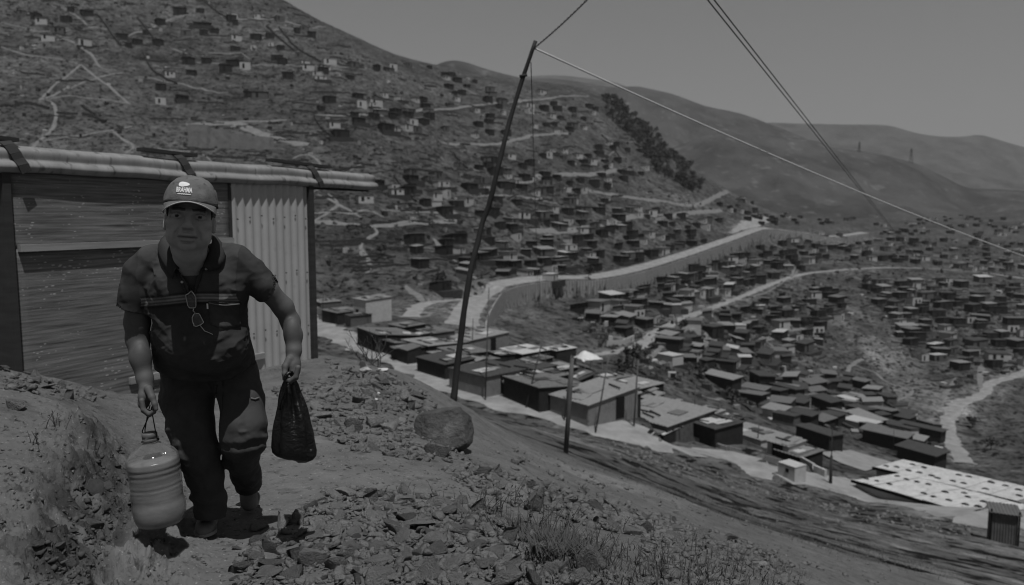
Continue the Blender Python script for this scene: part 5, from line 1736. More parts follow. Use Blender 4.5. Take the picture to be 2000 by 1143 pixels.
for (phrase, sh, m), lst in rock_groups.items():
    lst.sort(key=lambda a: -a[0])
    for i, (r, o) in enumerate(lst):
        pre = "" if len(lst) == 1 else (["", "second ", "third ", "fourth ", "fifth ", "sixth ", "seventh ", "eighth ", "ninth ", "tenth ", "eleventh ", "twelfth ", "thirteenth ", "fourteenth ", "fifteenth ", "sixteenth ", "seventeenth ", "eighteenth ", "nineteenth ", "twentieth ", "twenty-first ", "twenty-second ", "twenty-third "][min(i, 22)] + "largest ")
        o["label"] = f"{pre}{TONE[m]} {SHAPE[sh]} stone in the {phrase}" if "rubble" in phrase else f"{pre}{TONE[m]} {SHAPE[sh]} stone of the {phrase}"
# the rest: rubble and grit too small to pick apart
SV, SF, cnt = [], [], 0
CV, CF, ccnt = [], [], 0
def small(p, r, sink=.3, hz=1.0):
    global cnt
    V, Fc = SMALL[rr.randrange(len(SMALL))]
    M = np.array((Matrix.Rotation(rr.uniform(0, 6.3), 3, 'Z') @ Matrix.Rotation(rr.uniform(-.7, .7), 3, 'X') @ Matrix.Rotation(rr.uniform(-.7, .7), 3, 'Y')))
    W = (V * r) @ M.T
    W = W * np.array([1, 1, hz]) + np.array([p.x, p.y, Z(p.x, p.y) + r * (.5 - sink)])
    SV.append(W); SF.append(Fc + cnt); cnt += len(W)
def scatter(poly, n, r0, r1, ex, sink=.3):
    for _ in range(n):
        p, px, py = area_point(poly)
        small(p, r0 + (r1 - r0) * rr.random() ** ex, sink)
scatter(PILE, 1800, .008, .042, 2.0)
scatter(UPPER, 900, .012, .05, 1.9)
scatter(STRIP, 1200, .01, .06, 2.0)
scatter(UPEDGE, 130, .015, .06, 1.6)
scatter(BANKTOP, 110, .012, .05, 1.7)
scatter(SIDE, 70, .015, .04, 1.6)
scatter(BROWN, 260, .01, .05, 1.8)
scatter([(250,1143),(330,1000),(450,1000),(700,900),(950,960),(850,980),(640,950),(480,1060),(440,1143)], 150, .004, .014, 2.2)
scatter([(0,730),(230,770),(250,850),(120,960),(0,1050)], 170, .004, .018, 2.0)
scatter([(560,900),(620,870),(760,900),(980,960),(1100,1000),(900,960)], 120, .005, .02, 2.0)
scatter([(950,860),(1200,920),(1500,1010),(1900,1120),(1700,1140),(1300,1050),(1000,920)], 420, .015, .06, 2.2)
# loose stones along the lower edge of the road
for _ in range(520):
    px = rr.uniform(1180, 1900)
    e = np.interp(px, [1100,1300,1400,1500,1620,1750,1900], [835,896,925,955,985,1005,1035]) + abs(rr.gauss(0, 14)) - 4
    p = hit(px, e, 0, 14, 60, 300)
    if p is not None: small(p, rr.uniform(.04, .2) * rr.uniform(.5, 1.2))
_keepS = (SV, SF, cnt)
SV, SF, cnt = [], [], 0
scatter(BANKFACE, 500, .003, .022, 2.6, .5)
scatter([(225,860),(262,900),(262,1000),(205,1090),(150,1143),(60,1143),(130,1020),(190,920)], 260, .003, .02, 3.0, .45)
tag(link("clods", mesh_np("clods", np.concatenate(SV), np.concatenate(SF), mat("dark_clod", .075, .95, .1, .4, 6, 8, bump=.5, bscale=30, dist=.01))), "dark crumbs of earth on the broken face of the bank", "clods", kind='stuff')
SV, SF, cnt = _keepS
tag(link("rubble", mesh_np("rubble", np.concatenate(SV), np.concatenate(SF), M_rock[0])), "small broken stones and grit strewn over the slope", "rubble", kind='stuff')

# ================================================================ weeds
M_weed = mat("dry_stalk", .07, .9, .1, .4, 20)
M_straw = mat("pale_straw", .22, .9, .1, .3, 20)
def stalk(mb, x, y, z, h, lean, r, leaves, rnd):
    dx, dy = lean
    pts = [(x, y, z), (x + dx * .35, y + dy * .35, z + h * .5), (x + dx, y + dy, z + h)]
    mb.tube(pts, [r, r * .8, r * .35], 4, False)
    for _ in range(leaves):
        u = rnd.uniform(.15, 1)
        a = Vector((x + dx * u * u, y + dy * u * u, z + h * u))
        d = Vector((rnd.gauss(0, 1), rnd.gauss(0, 1), rnd.gauss(.5, .6))).normalized() * h * rnd.uniform(.06, .16)
        s = d.orthogonal().normalized() * d.length * .22
        mb.add([a, a + d * .5 + s, a + d, a + d * .5 - s], [(0, 1, 2, 3)])
def weed(px, py, hpx, n, spread, label, m=M_weed, leaves=7, ymin=1.7):
    rnd = random.Random(int(px * 7 + py))
    p = hit(px, py, 0, ymin)
    o = empty("weed", p, 0, label, "weed", "dry weeds on the slope")
    for i in range(n):
        mb = MB()
        h = hpx * p.y / F * rnd.uniform(.55, 1.05) * (1 if i else 1.05)
        x, y = rnd.gauss(0, spread), rnd.gauss(0, spread)
        stalk(mb, x, y, Z(p.x + x, p.y + y) - p.z - .01, h, (rnd.gauss(.1, .25) * h, rnd.gauss(0, .2) * h), rnd.uniform(.0016, .003), leaves, rnd)
        mb.build("stalk", m, o)
for a in [
 (960,1010,85,9,.05,"tuft of dark dry stalks in the rubble's far edge, tallest leaning right"),
 (985,1015,75,6,.05,"thin stalks right beside the tallest leaning tuft"),
 (1035,1035,95,8,.06,"tall bare stalks behind the speckled boulder"),
 (1060,1045,70,10,.07,"bushy dry weed directly behind the speckled boulder"),
 (1095,1050,85,7,.05,"upright dark stalks right of the speckled boulder"),
 (1135,1075,60,8,.08,"straggling weed in front of the pointed slab"),
 (1010,990,60,5,.05,"sparse stalks where the path meets the rubble"),
 (915,985,34,9,.08,"low leafy weed on the path edge, right of the long slab"),
 (850,975,34,8,.08,"low leafy weed on the path edge, above the long slab"),
 (790,970,26,6,.06,"small weed at the rubble's upper edge"),
 (1180,1085,55,9,.09,"dark weed beside the pointed slab"),
 (112,835,40,7,.03,"small dry weed on the bank below the white crusted stone"),
 (70,875,34,6,.03,"small dry weed low on the bank's bare slope"),
 (195,880,34,8,.04,"dry weed at the lip of the crumbling bank"),
 (1280,1060,48,8,.1,"dry weed on the stony strip above the grass"),
 (1230,1100,60,9,.10,"dark twiggy weed in the brown patch, nearest the pointed slab"),
 (1300,1110,55,9,.10,"dark twiggy weed in the middle of the brown patch"),
 (1370,1120,50,9,.10,"dark twiggy weed at the far end of the brown patch"),
 (1210,1125,60,9,.08,"low spreading weed at the bottom edge below the pointed slab"),
 (1450,1125,45,8,.12,"thin weed at the bottom edge beyond the brown patch"),
 (1270,1130,50,8,.08,"dense dark weed at the bottom edge of the brown patch"),
 (1390,1090,50,8,.12,"dry weed among the farthest stones of the strip"),
 ]: weed(*a)
# leafless bush and its stems at the crest
p = hit(722, 712, 0, 5)
o = empty("dead_bush", p, 0, "leafless twiggy bush at the crest beside the scattered rags", "bush")
rnd = random.Random(77)
for i in range(11):
    mb = MB()
    h = rnd.uniform(.25, .62)
    d = Vector((rnd.gauss(-.1, .35), rnd.gauss(0, .3), 1)).normalized()
    q = [Vector((rnd.gauss(0, .05), rnd.gauss(0, .05), -.03))]
    for k in range(5):
        d = (d + Vector((rnd.gauss(0, .25), rnd.gauss(0, .25), .1))).normalized()
        q.append(q[-1] + d * h / 5)
    mb.tube(q, [.007, .006, .005, .004, .003, .002], 5)
    for k in range(1, 5):
        for _ in range(2):
            e = (d + Vector((rnd.gauss(0, .8), rnd.gauss(0, .8), .2))).normalized()
            mb.tube([q[k], q[k] + e * h * .2], [.003, .0015], 4)
    mb.build("twig", M_weed, o)
# ground cover on the near right corner: grass nobody could count
GV, GF = [], []
rg = random.Random(15)
def blades(poly, n, h0, h1, clump=.1, ymin=1.7):
    for _ in range(n):
        p, px, py = area_point(poly)
        for _ in range(7):
            x, y = p.x + rg.gauss(0, clump), p.y + rg.gauss(0, clump)
            if y < 1.6: continue
            z = Z(x, y) - .01
            h = rg.uniform(h0, h1); a = rg.uniform(0, 6.3); w = h * .045
            l = rg.uniform(.4, 1.3) * h
            c, s = math.cos(a), math.sin(a)
            b = len(GV)
            GV.extend([(x - s * w, y + c * w, z), (x + s * w, y - c * w, z), (x + c * l * .4 + s * w * .6, y + s * l * .4 - c * w * .6, z + h * .6), (x + c * l * .4 - s * w * .6, y + s * l * .4 + c * w * .6, z + h * .6), (x + c * l, y + s * l, z + h)])
            GF.extend([(b, b + 1, b + 2, b + 3), (b + 3, b + 2, b + 4)])
blades([(1120,1080),(1250,1075),(1420,1110),(1560,1143),(1120,1143)], 120, .03, .08, .10)
blades([(1050,1060),(1150,1070),(1150,1110),(1060,1100)], 160, .04, .12, .05)
blades([(1300,1040),(1500,1080),(1600,1130),(1450,1110)], 60, .03, .08, .08)
blades([(1200,900),(1500,975),(1800,1040),(2000,1090),(2000,1110),(1700,1050),(1400,990),(1200,930)], 500, .04, .12, .5)
blades([(1300,950),(1500,1010),(1750,1075),(1900,1130),(1700,1100),(1450,1025)], 300, .04, .11, .5)
blades([(900,1000),(1100,1040),(1120,1080),(960,1030)], 120, .02, .07, .05)
tag(link("grass", mesh_np("grass", GV, GF, M_weed)), "dry dark grass and low weeds covering the slope", "grass", kind='stuff')

# ================================================================ litter on the crest
M_rag = [mat("white_rag", .55, .85, .2, .2, 12), mat("striped_rag", .3, .85, .2, .6, 18, stretch=(1, 6, 1)), mat("dark_rag", .05, .85, .2, .3, 12)]
def rag(px, py, w, m, label, seed, name="rag"):
    V, Fc = rock_geo(seed, 4, 3, (1, .6, .5), .0)
    V = V * (1 + .45 * fbm(V[:, 0] * 3, V[:, 1] * 3, V[:, 2] * 3 + seed, 4, seed, .6))[:, None]
    p = hit(px, py, 0, 5)
    r = w * p.y / F / 2
    o = link(name, mesh_np(name, V * r, Fc, M_rag[m], True), None, (p.x, p.y, p.z + r * .35))
    tag(o, label, "litter", "rags and litter on the crest")
rag(700, 735, 26, 2, "dark shoe-like scrap at the end of the litter heap", 31, "litter")
rag(716, 728, 26, 1, "crumpled striped rag in the middle of the litter heap", 32)
rag(748, 724, 20, 0, "white crumpled scrap at the bush side of the litter heap", 33, "litter")
rag(732, 734, 22, 2, "dark crumpled rag beside the striped one", 34)
rag(738, 770, 10, 0, "tiny white scrap below the litter heap, upper of two", 35, "litter")
rag(734, 782, 9, 0, "tiny white scrap below the litter heap, lower of two", 36, "litter")
# ================================================================ the man, his jug and his bag
class SDF:
    """signed-distance block modeller on a regular grid"""
    def __init__(s, lo, hi, h):
        s.h = h; s.lo = np.array(lo, float)
        s.n = np.ceil((np.array(hi) - s.lo) / h).astype(int) + 1
        s.D = np.full(s.n, 0.3, np.float32)
    def block(s, lo, hi, m):
        a = np.clip(np.floor((np.array(lo) - m - s.lo) / s.h).astype(int), 0, s.n - 1)
        b = np.clip(np.ceil((np.array(hi) + m - s.lo) / s.h).astype(int) + 1, 1, s.n)
        sl = tuple(slice(i, j) for i, j in zip(a, b))
        ax = [(s.lo[k] + s.h * np.arange(a[k], b[k])).astype(np.float32) for k in range(3)]
        return sl, ax[0][:, None, None], ax[1][None, :, None], ax[2][None, None, :]
    def mix(s, sl, d, k, op):
        D = s.D[sl]
        d = d.astype(np.float32)
        if op == '+':
            if k > 0:
                h = np.clip(.5 + .5 * (D - d) / k, 0, 1)
                s.D[sl] = D + (d - D) * h - k * h * (1 - h)
            else: s.D[sl] = np.minimum(D, d)
        else:
            if k > 0:
                h = np.clip(.5 - .5 * (D + d) / k, 0, 1)
                s.D[sl] = D + (-d - D) * h + k * h * (1 - h)
            else: s.D[sl] = np.maximum(D, -d)
    def cone(s, a, b, ra, rb, k=.01, op='+', sq=None):
        a, b = np.array(a, float), np.array(b, float)
        R_ = max(ra, rb)
        sl, X, Y, Z_ = s.block(np.minimum(a, b) - R_, np.maximum(a, b) + R_, .05 + k)
        d = b - a; L2 = float(d @ d) + 1e-9
        t = np.clip(((X - a[0]) * d[0] + (Y - a[1]) * d[1] + (Z_ - a[2]) * d[2]) / L2, 0, 1)
        dx, dy, dz = X - a[0] - t * d[0], Y - a[1] - t * d[1], Z_ - a[2] - t * d[2]
        if sq is not None: dx, dy, dz = dx * sq[0], dy * sq[1], dz * sq[2]
        s.mix(sl, np.sqrt(dx * dx + dy * dy + dz * dz) - (ra + (rb - ra) * t), k, op)
    def chain(s, pts, k=.012, op='+', sq=None):
        for (a, ra), (b, rb) in zip(pts[:-1], pts[1:]): s.cone(a, b, ra, rb, k, op, sq)
    def ell(s, c, r, k=.012, op='+', M=None):
        c, r = np.array(c, float), np.array(r, float)
        R_ = r.max() * (1 if M is None else 1.0)
        sl, X, Y, Z_ = s.block(c - (r if M is None else R_), c + (r if M is None else R_), .05 + k)
        dx, dy, dz = X - c[0], Y - c[1], Z_ - c[2]
        if M is not None:
            M = np.array(M)
            dx, dy, dz = (M[0, 0] * dx + M[0, 1] * dy + M[0, 2] * dz, M[1, 0] * dx + M[1, 1] * dy + M[1, 2] * dz, M[2, 0] * dx + M[2, 1] * dy + M[2, 2] * dz)
        q = np.sqrt((dx / r[0]) ** 2 + (dy / r[1]) ** 2 + (dz / r[2]) ** 2)
        g = np.sqrt((dx / r[0] ** 2) ** 2 + (dy / r[1] ** 2) ** 2 + (dz / r[2] ** 2) ** 2) + 1e-6
        s.mix(sl, np.where(q < .3, (q - 1) * r.min(), q * (q - 1) / g), k, op)
    def mesh(s, smooth=2):
        D, h = s.D, s.h
        S = D < 0
        nx, ny, nz = D.shape
        c = np.zeros((nx - 1, ny - 1, nz - 1), np.uint8)
        for dx in (0, 1):
            for dy in (0, 1):
                for dz in (0, 1):
                    c += S[dx:nx - 1 + dx, dy:ny - 1 + dy, dz:nz - 1 + dz]
        I, J, K = np.nonzero((c > 0) & (c < 8))
        idx = np.full(c.shape, -1, np.int32); idx[I, J, K] = np.arange(len(I))
        acc = np.zeros((len(I), 3)); cn = np.zeros(len(I))
        cor = [(0,0,0),(1,0,0),(0,1,0),(1,1,0),(0,0,1),(1,0,1),(0,1,1),(1,1,1)]
        for a in range(8):
            for b in range(a + 1, 8):
                if sum(abs(x - y) for x, y in zip(cor[a], cor[b])) != 1: continue
                da = D[I + cor[a][0], J + cor[a][1], K + cor[a][2]]; db = D[I + cor[b][0], J + cor[b][1], K + cor[b][2]]
                m = (da < 0) != (db < 0)
                t = np.where(m, da / np.where(m, da - db, 1), 0)
                for ax in range(3):
                    acc[:, ax] += np.where(m, cor[a][ax] + t * (cor[b][ax] - cor[a][ax]), 0)
                cn += m
        V = (np.stack([I, J, K], 1) + acc / cn[:, None]) * h + s.lo
        quads = []
        for ax in range(3):
            sh = [slice(1, n - 1) for n in D.shape]
            lo = list(sh); hi = list(sh); lo[ax] = slice(0, D.shape[ax] - 1); hi[ax] = slice(1, D.shape[ax])
            m = S[tuple(lo)] != S[tuple(hi)]
            P3 = np.stack(np.nonzero(m), 1)
            st = S[tuple(lo)][m]
            for k in range(3):
                if k != ax: P3[:, k] += 1
            u, v = [(1, 2), (2, 0), (0, 1)][ax]
            def at(du, dv):
                q = P3.copy(); q[:, u] += du; q[:, v] += dv
                return idx[q[:, 0], q[:, 1], q[:, 2]]
            q = np.stack([at(-1, -1), at(0, -1), at(0, 0), at(-1, 0)], 1)
            q[~st] = q[~st][:, ::-1]
            quads.append(q)
        Q = np.concatenate(quads)
        Q = Q[(Q >= 0).all(1)]
        e = np.concatenate([Q[:, [0, 1]], Q[:, [1, 2]], Q[:, [2, 3]], Q[:, [3, 0]]])
        for _ in range(smooth):
            sm = np.zeros_like(V); ct = np.zeros(len(V))
            for k in range(3):
                sm[:, k] = np.bincount(e[:, 0], V[e[:, 1], k], len(V)) + np.bincount(e[:, 1], V[e[:, 0], k], len(V))
            ct = np.bincount(e[:, 0], minlength=len(V)) + np.bincount(e[:, 1], minlength=len(V))
            V = V * .5 + .5 * sm / np.maximum(ct, 1)[:, None]
        return V, Q
BASE = hit(405, 1046, 0, 1.7)
def Q(px, py, Y):      # photograph landmark at a depth, relative to the man's base
    p = P(px, py, Y) - BASE
    return np.array([p.x, p.y, p.z])
def seg(pts): return [(Q(a, b, c), r) for a, b, c, r in pts]
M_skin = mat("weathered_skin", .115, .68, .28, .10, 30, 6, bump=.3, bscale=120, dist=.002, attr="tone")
M_hair = mat("black_hair", .012, .6, .4, .3, 60, bump=.5, bscale=200, dist=.002)
def toned(me, t):
    at = me.attributes.new("tone", 'FLOAT', 'POINT'); at.data.foreach_set("value", np.asarray(t, np.float32))

# ---- body: head, neck, trunk, arms and hands as one skin
HC = Q(371, 432, 3.06)          # head centre
hs = 1.02
HR = np.array(Matrix.Rotation(R(4), 3, 'Y') @ Matrix.Rotation(R(-4), 3, 'X') @ Matrix.Rotation(R(19), 3, 'Z'))
def hp(x, y, z):                # head frame: x to the picture's right, y out of the face, z up
    return HC + HR @ (np.array([x, -y, z]) * hs)
B = SDF((-.30, 2.84 - BASE.y, .62), (.72, 3.62 - BASE.y, 1.80), .0030)
def he(c, r, k=.012, op='+'): B.ell(hp(*c), np.array(r) * hs, k, op, HR.T)
def hc(a, b, ra, rb, k=.008, op='+'): B.cone(hp(*a), hp(*b), ra * hs, rb * hs, k, op)
he((0, -.012, .045), (.083, .100, .098))
he((0, .018, -.025), (.080, .078, .082), .02)
he((0, .022, -.070), (.064, .064, .050), .02)
for s in (-1, 1):
    he((s * .046, .030, -.062), (.034, .045, .038), .02)
    he((s * .052, .060, -.012), (.030, .028, .022), .018)
    he((s * .030, .078, -.040), (.024, .016, .022), .014)
he((0, .076, -.097), (.027, .020, .020), .016)
hc((-.052, .074, .036), (-.014, .088, .033), .012, .012, .012)
hc((.052, .074, .036), (.014, .088, .033), .012, .012, .012)
for s in (-1, 1):
    he((s * .040, .104, .015), (.021, .022, .0125), .012, '-')
hc((0, .090, .028), (0, .113, -.016), .0085, .0135, .010)
he((0, .112, -.021), (.0155, .014, .0125), .008)
for s in (-1, 1):
    he((s * .0175, .100, -.026), (.0105, .013, .0095), .006)
    he((s * .009, .112, -.0335), (.0045, .006, .004), .003, '-')
    he((s * .041, .074, .015), (.0165, .0165, .0165), .003)          # eyeball
    hc((s * .024, .0895, .0165), (s * .041, .0935, .0215), .0045, .0055, .004); hc((s * .041, .0935, .0215), (s * .060, .082, .0155), .0055, .0045, .004)
    hc((s * .025, .0885, .0105), (s * .041, .0905, .0062), .0035, .0048, .004); hc((s * .041, .0905, .0062), (s * .059, .081, .011), .0048, .004, .004)
    hc((s * .028, .086, -.004), (s * .050, .083, -.005), .003, .003, .006)      # bags under the eyes
    hc((s * .023, .101, -.020), (s * .040, .088, -.052), .0052, .0056, .009, '-')   # smile folds
    hc((s * .040, .088, -.052), (s * .045, .078, -.072), .0056, .004, .009, '-')
    he((s * .0865, -.010, -.008), (.010, .022, .029), .008)
    he((s * .0875, -.004, -.031), (.008, .010, .011), .006)
    he((s * .094, -.002, -.002), (.004, .010, .014), .005, '-')
hc((-.026, .094, -.0565), (.026, .094, -.0565), .006, .006, .009); hc((-.012, .101, -.0555), (.012, .101, -.0555), .0065, .0065, .008)
hc((-.022, .092, -.0725), (.022, .092, -.0725), .0065, .0065, .008); hc((-.010, .096, -.0735), (.010, .096, -.0735), .007, .007, .007)
for a, b in (((-.041, .084, -.0610), (-.02, .0985, -.0645)), ((-.02, .0985, -.0645), (0, .104, -.0650)), ((0, .104, -.0650), (.02, .0985, -.0645)), ((.02, .0985, -.0645), (.041, .084, -.0610))):
    hc(a, b, .0022, .0026, .004, '-')
hc((0, .098, -.036), (0, .099, -.046), .0022, .0028, .005, '-')
hc((-.018, .090, -.085), (.018, .090, -.085), .003, .003, .008, '-')
for z in (.056, .066): hc((-.035, .0865, z), (.035, .0865, z), .0015, .0015, .005, '-')
for x in (-.006, .006): hc((x, .0905, .034), (x * 1.3, .088, .048), .0015, .0015, .004, '-')
# neck and trunk
NB = Q(374, 512, 3.20)
B.chain([(hp(0, -.015, -.05), .064), (hp(0, -.02, -.10), .062), (NB, .072), (Q(385, 560, 3.27), .10)], .025)
B.cone(Q(325, 505, 3.24), Q(440, 508, 3.26), .055, .055, .05)
B.cone(Q(388, 575, 3.32), Q(398, 650, 3.38), .11, .115, .03)
# arms
ARM_R = [(290, 524, 3.24, .050), (268, 585, 3.25, .047), (268, 630, 3.27, .050), (269, 662, 3.28, .046), (274, 700, 3.25, .040), (283, 740, 3.22, .031), (286, 757, 3.21, .029)]
ARM_L = [(478, 522, 3.27, .048), (522, 566, 3.31, .045), (553, 600, 3.36, .043), (567, 628, 3.38, .040), (573, 655, 3.35, .037), (574, 685, 3.31, .030), (572, 700, 3.30, .029)]
B.chain(seg(ARM_R), .02); B.chain(seg(ARM_L), .02)
for (a, b) in ((ARM_R[4], ARM_R[5]), (ARM_L[4], ARM_L[5])):
    B.ell((Q(*a[:3]) + Q(*b[:3])) / 2 + np.array([0, -.01, .05]), (.031, .034, .06), .025)
# right hand (picture left): thumb towards the camera, fingers curled round the cord
B.chain(seg([(286, 757, 3.21, .028), (284, 772, 3.20, .030), (281, 787, 3.20, .027)]), .012, sq=(1.25, .8, 1))
for i, (dy, Y) in enumerate(((0, 3.160), (2, 3.182), (1, 3.204), (-2, 3.224))):
    f = (1, 1.06, 1.0, .85)[i]
    B.chain(seg([(277, 783 + dy, Y, .0105), (280, 800 + dy * f, Y - .004, .0100), (291, 809 + dy, Y - .004, .0092), (301, 803 + dy, Y, .0085), (302, 794 + dy, Y + .002, .0075)]), .004)
B.chain(seg([(290, 760, 3.175, .017), (297, 776, 3.160, .0135), (302, 789, 3.152, .0105), (305, 799, 3.150, .0088)]), .007)
# left hand (picture right): a fist round the bag's handles
B.chain(seg([(572, 700, 3.30, .028), (574, 712, 3.29, .031), (575, 724, 3.28, .029)]), .012, sq=(1.15, .8, 1))
for i, (dy, Y) in enumerate(((0, 3.235), (2, 3.258), (1, 3.280), (-2, 3.302))):
    B.chain(seg([(582, 718 + dy, Y, .0115), (578, 736 + dy, Y - .004, .0110), (566, 744 + dy, Y - .004, .0100), (556, 738 + dy, Y, .0090), (556, 729 + dy, Y + .003, .0080)]), .004)
B.chain(seg([(565, 702, 3.265, .017), (557, 716, 3.245, .0135), (556, 730, 3.232, .0110), (560, 741, 3.228, .0092)]), .007)
V, Fq = B.mesh(1)
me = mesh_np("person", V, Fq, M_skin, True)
# skin tone: lips, eyes, brows; head painted lighter as fill light, arms darker
hl = (V - HC) @ HR / hs
hx, hy, hz = hl[:, 0], -hl[:, 1], hl[:, 2]
t = np.ones(len(V)) * (1 + .12 * fbm(V[:, 0] * 28, V[:, 1] * 28, V[:, 2] * 28, 3, 5))
lips = np.exp(-((hz + .065) / .008) ** 2) * (np.abs(hx) < .034) * (hy > .085)
t *= 1 - .28 * lips
t *= 1 - .55 * np.exp(-((hz + .0645 - .6 * hx * hx) / .0025) ** 2) * (np.abs(hx) < .040) * (hy > .08)
eye = ((np.abs(np.abs(hx) - .041) < .015) & (np.abs(hz - .0138) < .0046) & (hy > .083))
t[eye] *= np.where(np.abs(np.abs(hx[eye]) - .0405) < .0062, .10, 1.15)
t *= 1 - .22 * np.exp(-((np.abs(hx) - .04) / .02) ** 2 - ((hz - .015) / .016) ** 2) * (hy > .05)
brow = (np.abs(hz - .041 + .12 * np.abs(np.abs(hx) - .034)) < .0055) & (np.abs(hx) > .012) & (np.abs(hx) < .058) & (hy > .06)
t[brow] *= .30
stub = np.exp(-((hz + .085) / .03) ** 2) * (hy > .03) * (np.abs(hx) < .07)
t *= 1 - .12 * stub
t *= np.where(V[:, 2] > Q(374, 540, 3.1)[2], 2.8, .78)  # fill light on the face put into the tone; arms kept darker
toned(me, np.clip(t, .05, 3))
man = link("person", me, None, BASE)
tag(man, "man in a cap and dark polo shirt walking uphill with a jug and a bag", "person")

# ---- hair at temples and nape
Hh = SDF(HC - .16, HC + .16, .004)
Hh.ell(hp(0, -.024, .048), np.array((.088, .102, .094)) * hs, 0, '+', HR.T)
Hh.ell(hp(0, .075, -.005), np.array((.083, .085, .12)) * hs, .01, '-', HR.T)
Hh.ell(hp(0, 0, -.105), np.array((.2, .2, .09)) * hs, .01, '-', HR.T)
for s in (-1, 1):
    Hh.cone(hp(s * .080, .024, .045), hp(s * .079, .022, .012), .006, .003, .008)
    Hh.cone(hp(s * .078, -.040, .05), hp(s * .074, -.055, .0), .012, .012, .012)
V, Fq = Hh.mesh(1)
V = V + .003 * fbm(V[:, 0] * 90, V[:, 1] * 90, V[:, 2] * 90, 2, 8)[:, None]
link("hair", mesh_np("hair", V, Fq, M_hair, True), man)

# ---- cap
M_cap = mat("faded_cap", .13, .85, .25, .28, 22, 8, bump=.5, bscale=60, dist=.006, speck=[(30, -.06, .62)])
M_trim = mat("pale_cap_trim", .42, .8, .2, .1, 20)
CT = 1.03
def cp(x, y, z): return hp(x, y, z)
V, Fc = [], []
na, nb = 48, 16
for j in range(nb + 1):
    e = j / nb * math.pi / 2
    for i in range(na):
        a = 2 * math.pi * i / na
        rx, ry = .096 * CT, .113 * CT
        w = math.cos(e) ** .82
        z = .066 + .108 * math.sin(e) ** .95
        n_ = .0055 * float(fbm(np.array([math.cos(a) * 3.6]), np.array([math.sin(a) * 3.6]), e * 4, 3, 4)[0])
        y = ry * w * math.cos(a) * (1 + n_ * 8) - .010
        x = rx * w * math.sin(a) * (1 + n_ * 8)
        # band dips at the back, seams between panels
        seam = .0018 * math.exp(-(((a / (math.pi / 3)) % 1 - .5) / .03) ** 2) * w
        z -= (.014 * (1 - math.cos(a)) / 2) * (1 - j / nb)
        V.append(cp(x * (1 - seam * 8), y * (1 - seam * 8), z + n_))
for j in range(nb):
    for i in range(na):
        k = (i + 1) % na
        Fc.append((j * na + i, j * na + k, (j + 1) * na + k, (j + 1) * na + i))
capo = link("cap", mesh_np("cap", V, Fc, M_cap, True), man)
_s = capo.modifiers.new("thick", 'SOLIDIFY'); _s.thickness = .003; _s.offset = 0
V, Fc = [], []
nu, nv = 36, 8
def brim(u, v):
    a = u * R(70)
    x0, y0 = .096 * CT * math.sin(a), .113 * CT * math.cos(a) - .010
    ext = .066 * (1 - abs(u) ** 2.6)
    x = x0 + v * ext * math.sin(a) * .35
    y = y0 + v * ext * (math.cos(a) * .4 + .6)
    z = .070 - .005 * v - .036 * (abs(x) / .1) ** 2 * (.35 + .65 * v) - .010 * v * (u < 0) * abs(u)
    return x, y, z
for j in range(nv + 1):
    for i in range(nu + 1):
        V.append(cp(*brim(i / nu * 2 - 1, j / nv)))
for j in range(nv):
    for i in range(nu):
        b = j * (nu + 1) + i
        Fc.append((b, b + 1, b + nu + 2, b + nu + 1))
bo = link("brim", mesh_np("brim", V, Fc, M_cap, True), capo)
_s = bo.modifiers.new("thick", 'SOLIDIFY'); _s.thickness = .004; _s.offset = 0
MB().tube([cp(*brim(i / nu * 2 - 1, 1.0)) for i in range(nu + 1)], .0025, 6).build("trim", M_trim, capo, True)
MB().tube([cp(0, -.010, .066 + .1085)] + [cp(0, -.010, .066 + .112)], .007, 8).build("button", M_cap, capo, True)
# badge and lettering on the front panel, laid on the crown
def crown_pt(x, z, lift=.0018):
    s_ = min(1, max(0, (z - .066) / .108)) ** (1 / .95)
    e = math.asin(s_)
    w = math.cos(e) ** .82
    sx = max(-.98, min(.98, x / (.096 * CT * max(w, .05))))
    a = math.asin(sx)
    y = .113 * CT * w * math.cos(a) - .010
    return cp(x * (1 + lift / .1), y + lift + .0012, z + lift)
M_print = mat("white_print", .72, .7, .2, .05, 20)
def print_text(txt, cx, z0, height, width, name):
    cu = bpy.data.curves.new(name, 'FONT'); cu.body = txt; cu.size = 1.0; cu.resolution_u = 3; cu.offset = .035
    tmp = bpy.data.objects.new(name, cu); col.objects.link(tmp)
    dg = bpy.context.evaluated_depsgraph_get()
    m = bpy.data.meshes.new_from_object(tmp.evaluated_get(dg))
    bpy.data.objects.remove(tmp); bpy.data.curves.remove(cu)
    co = np.array([v.co[:] for v in m.vertices])
    x0, x1, y0, y1 = co[:, 0].min(), co[:, 0].max(), co[:, 1].min(), co[:, 1].max()
    for v in m.vertices:
        u = (v.co.x - x0) / (x1 - x0); w = (v.co.y - y0) / (y1 - y0)
        v.co = Vector(crown_pt(cx + (u - .5) * width, z0 + w * height))
    m.materials.clear(); m.materials.append(M_print)
    return link(name, m, capo)
LX = -.023
print_text("BRAHMA", LX + .004, .101, .020, .056, "lettering")
print_text("~~~~~~", LX + .004, .0915, .006, .046, "small_print")
bz = []
for i in range(20):
    a = 2 * math.pi * i / 20
    r = 1 + .10 * math.cos(3 * a) + .06 * math.sin(2 * a)
    bz.append(crown_pt(LX + .019 * r * math.cos(a), .1325 + .0095 * r * math.sin(a)))
bz.append(crown_pt(LX, .1325, .0025))
link("badge", mesh_np("badge", bz, [(i, (i + 1) % 20, 20) for i in range(20)], M_print), capo)

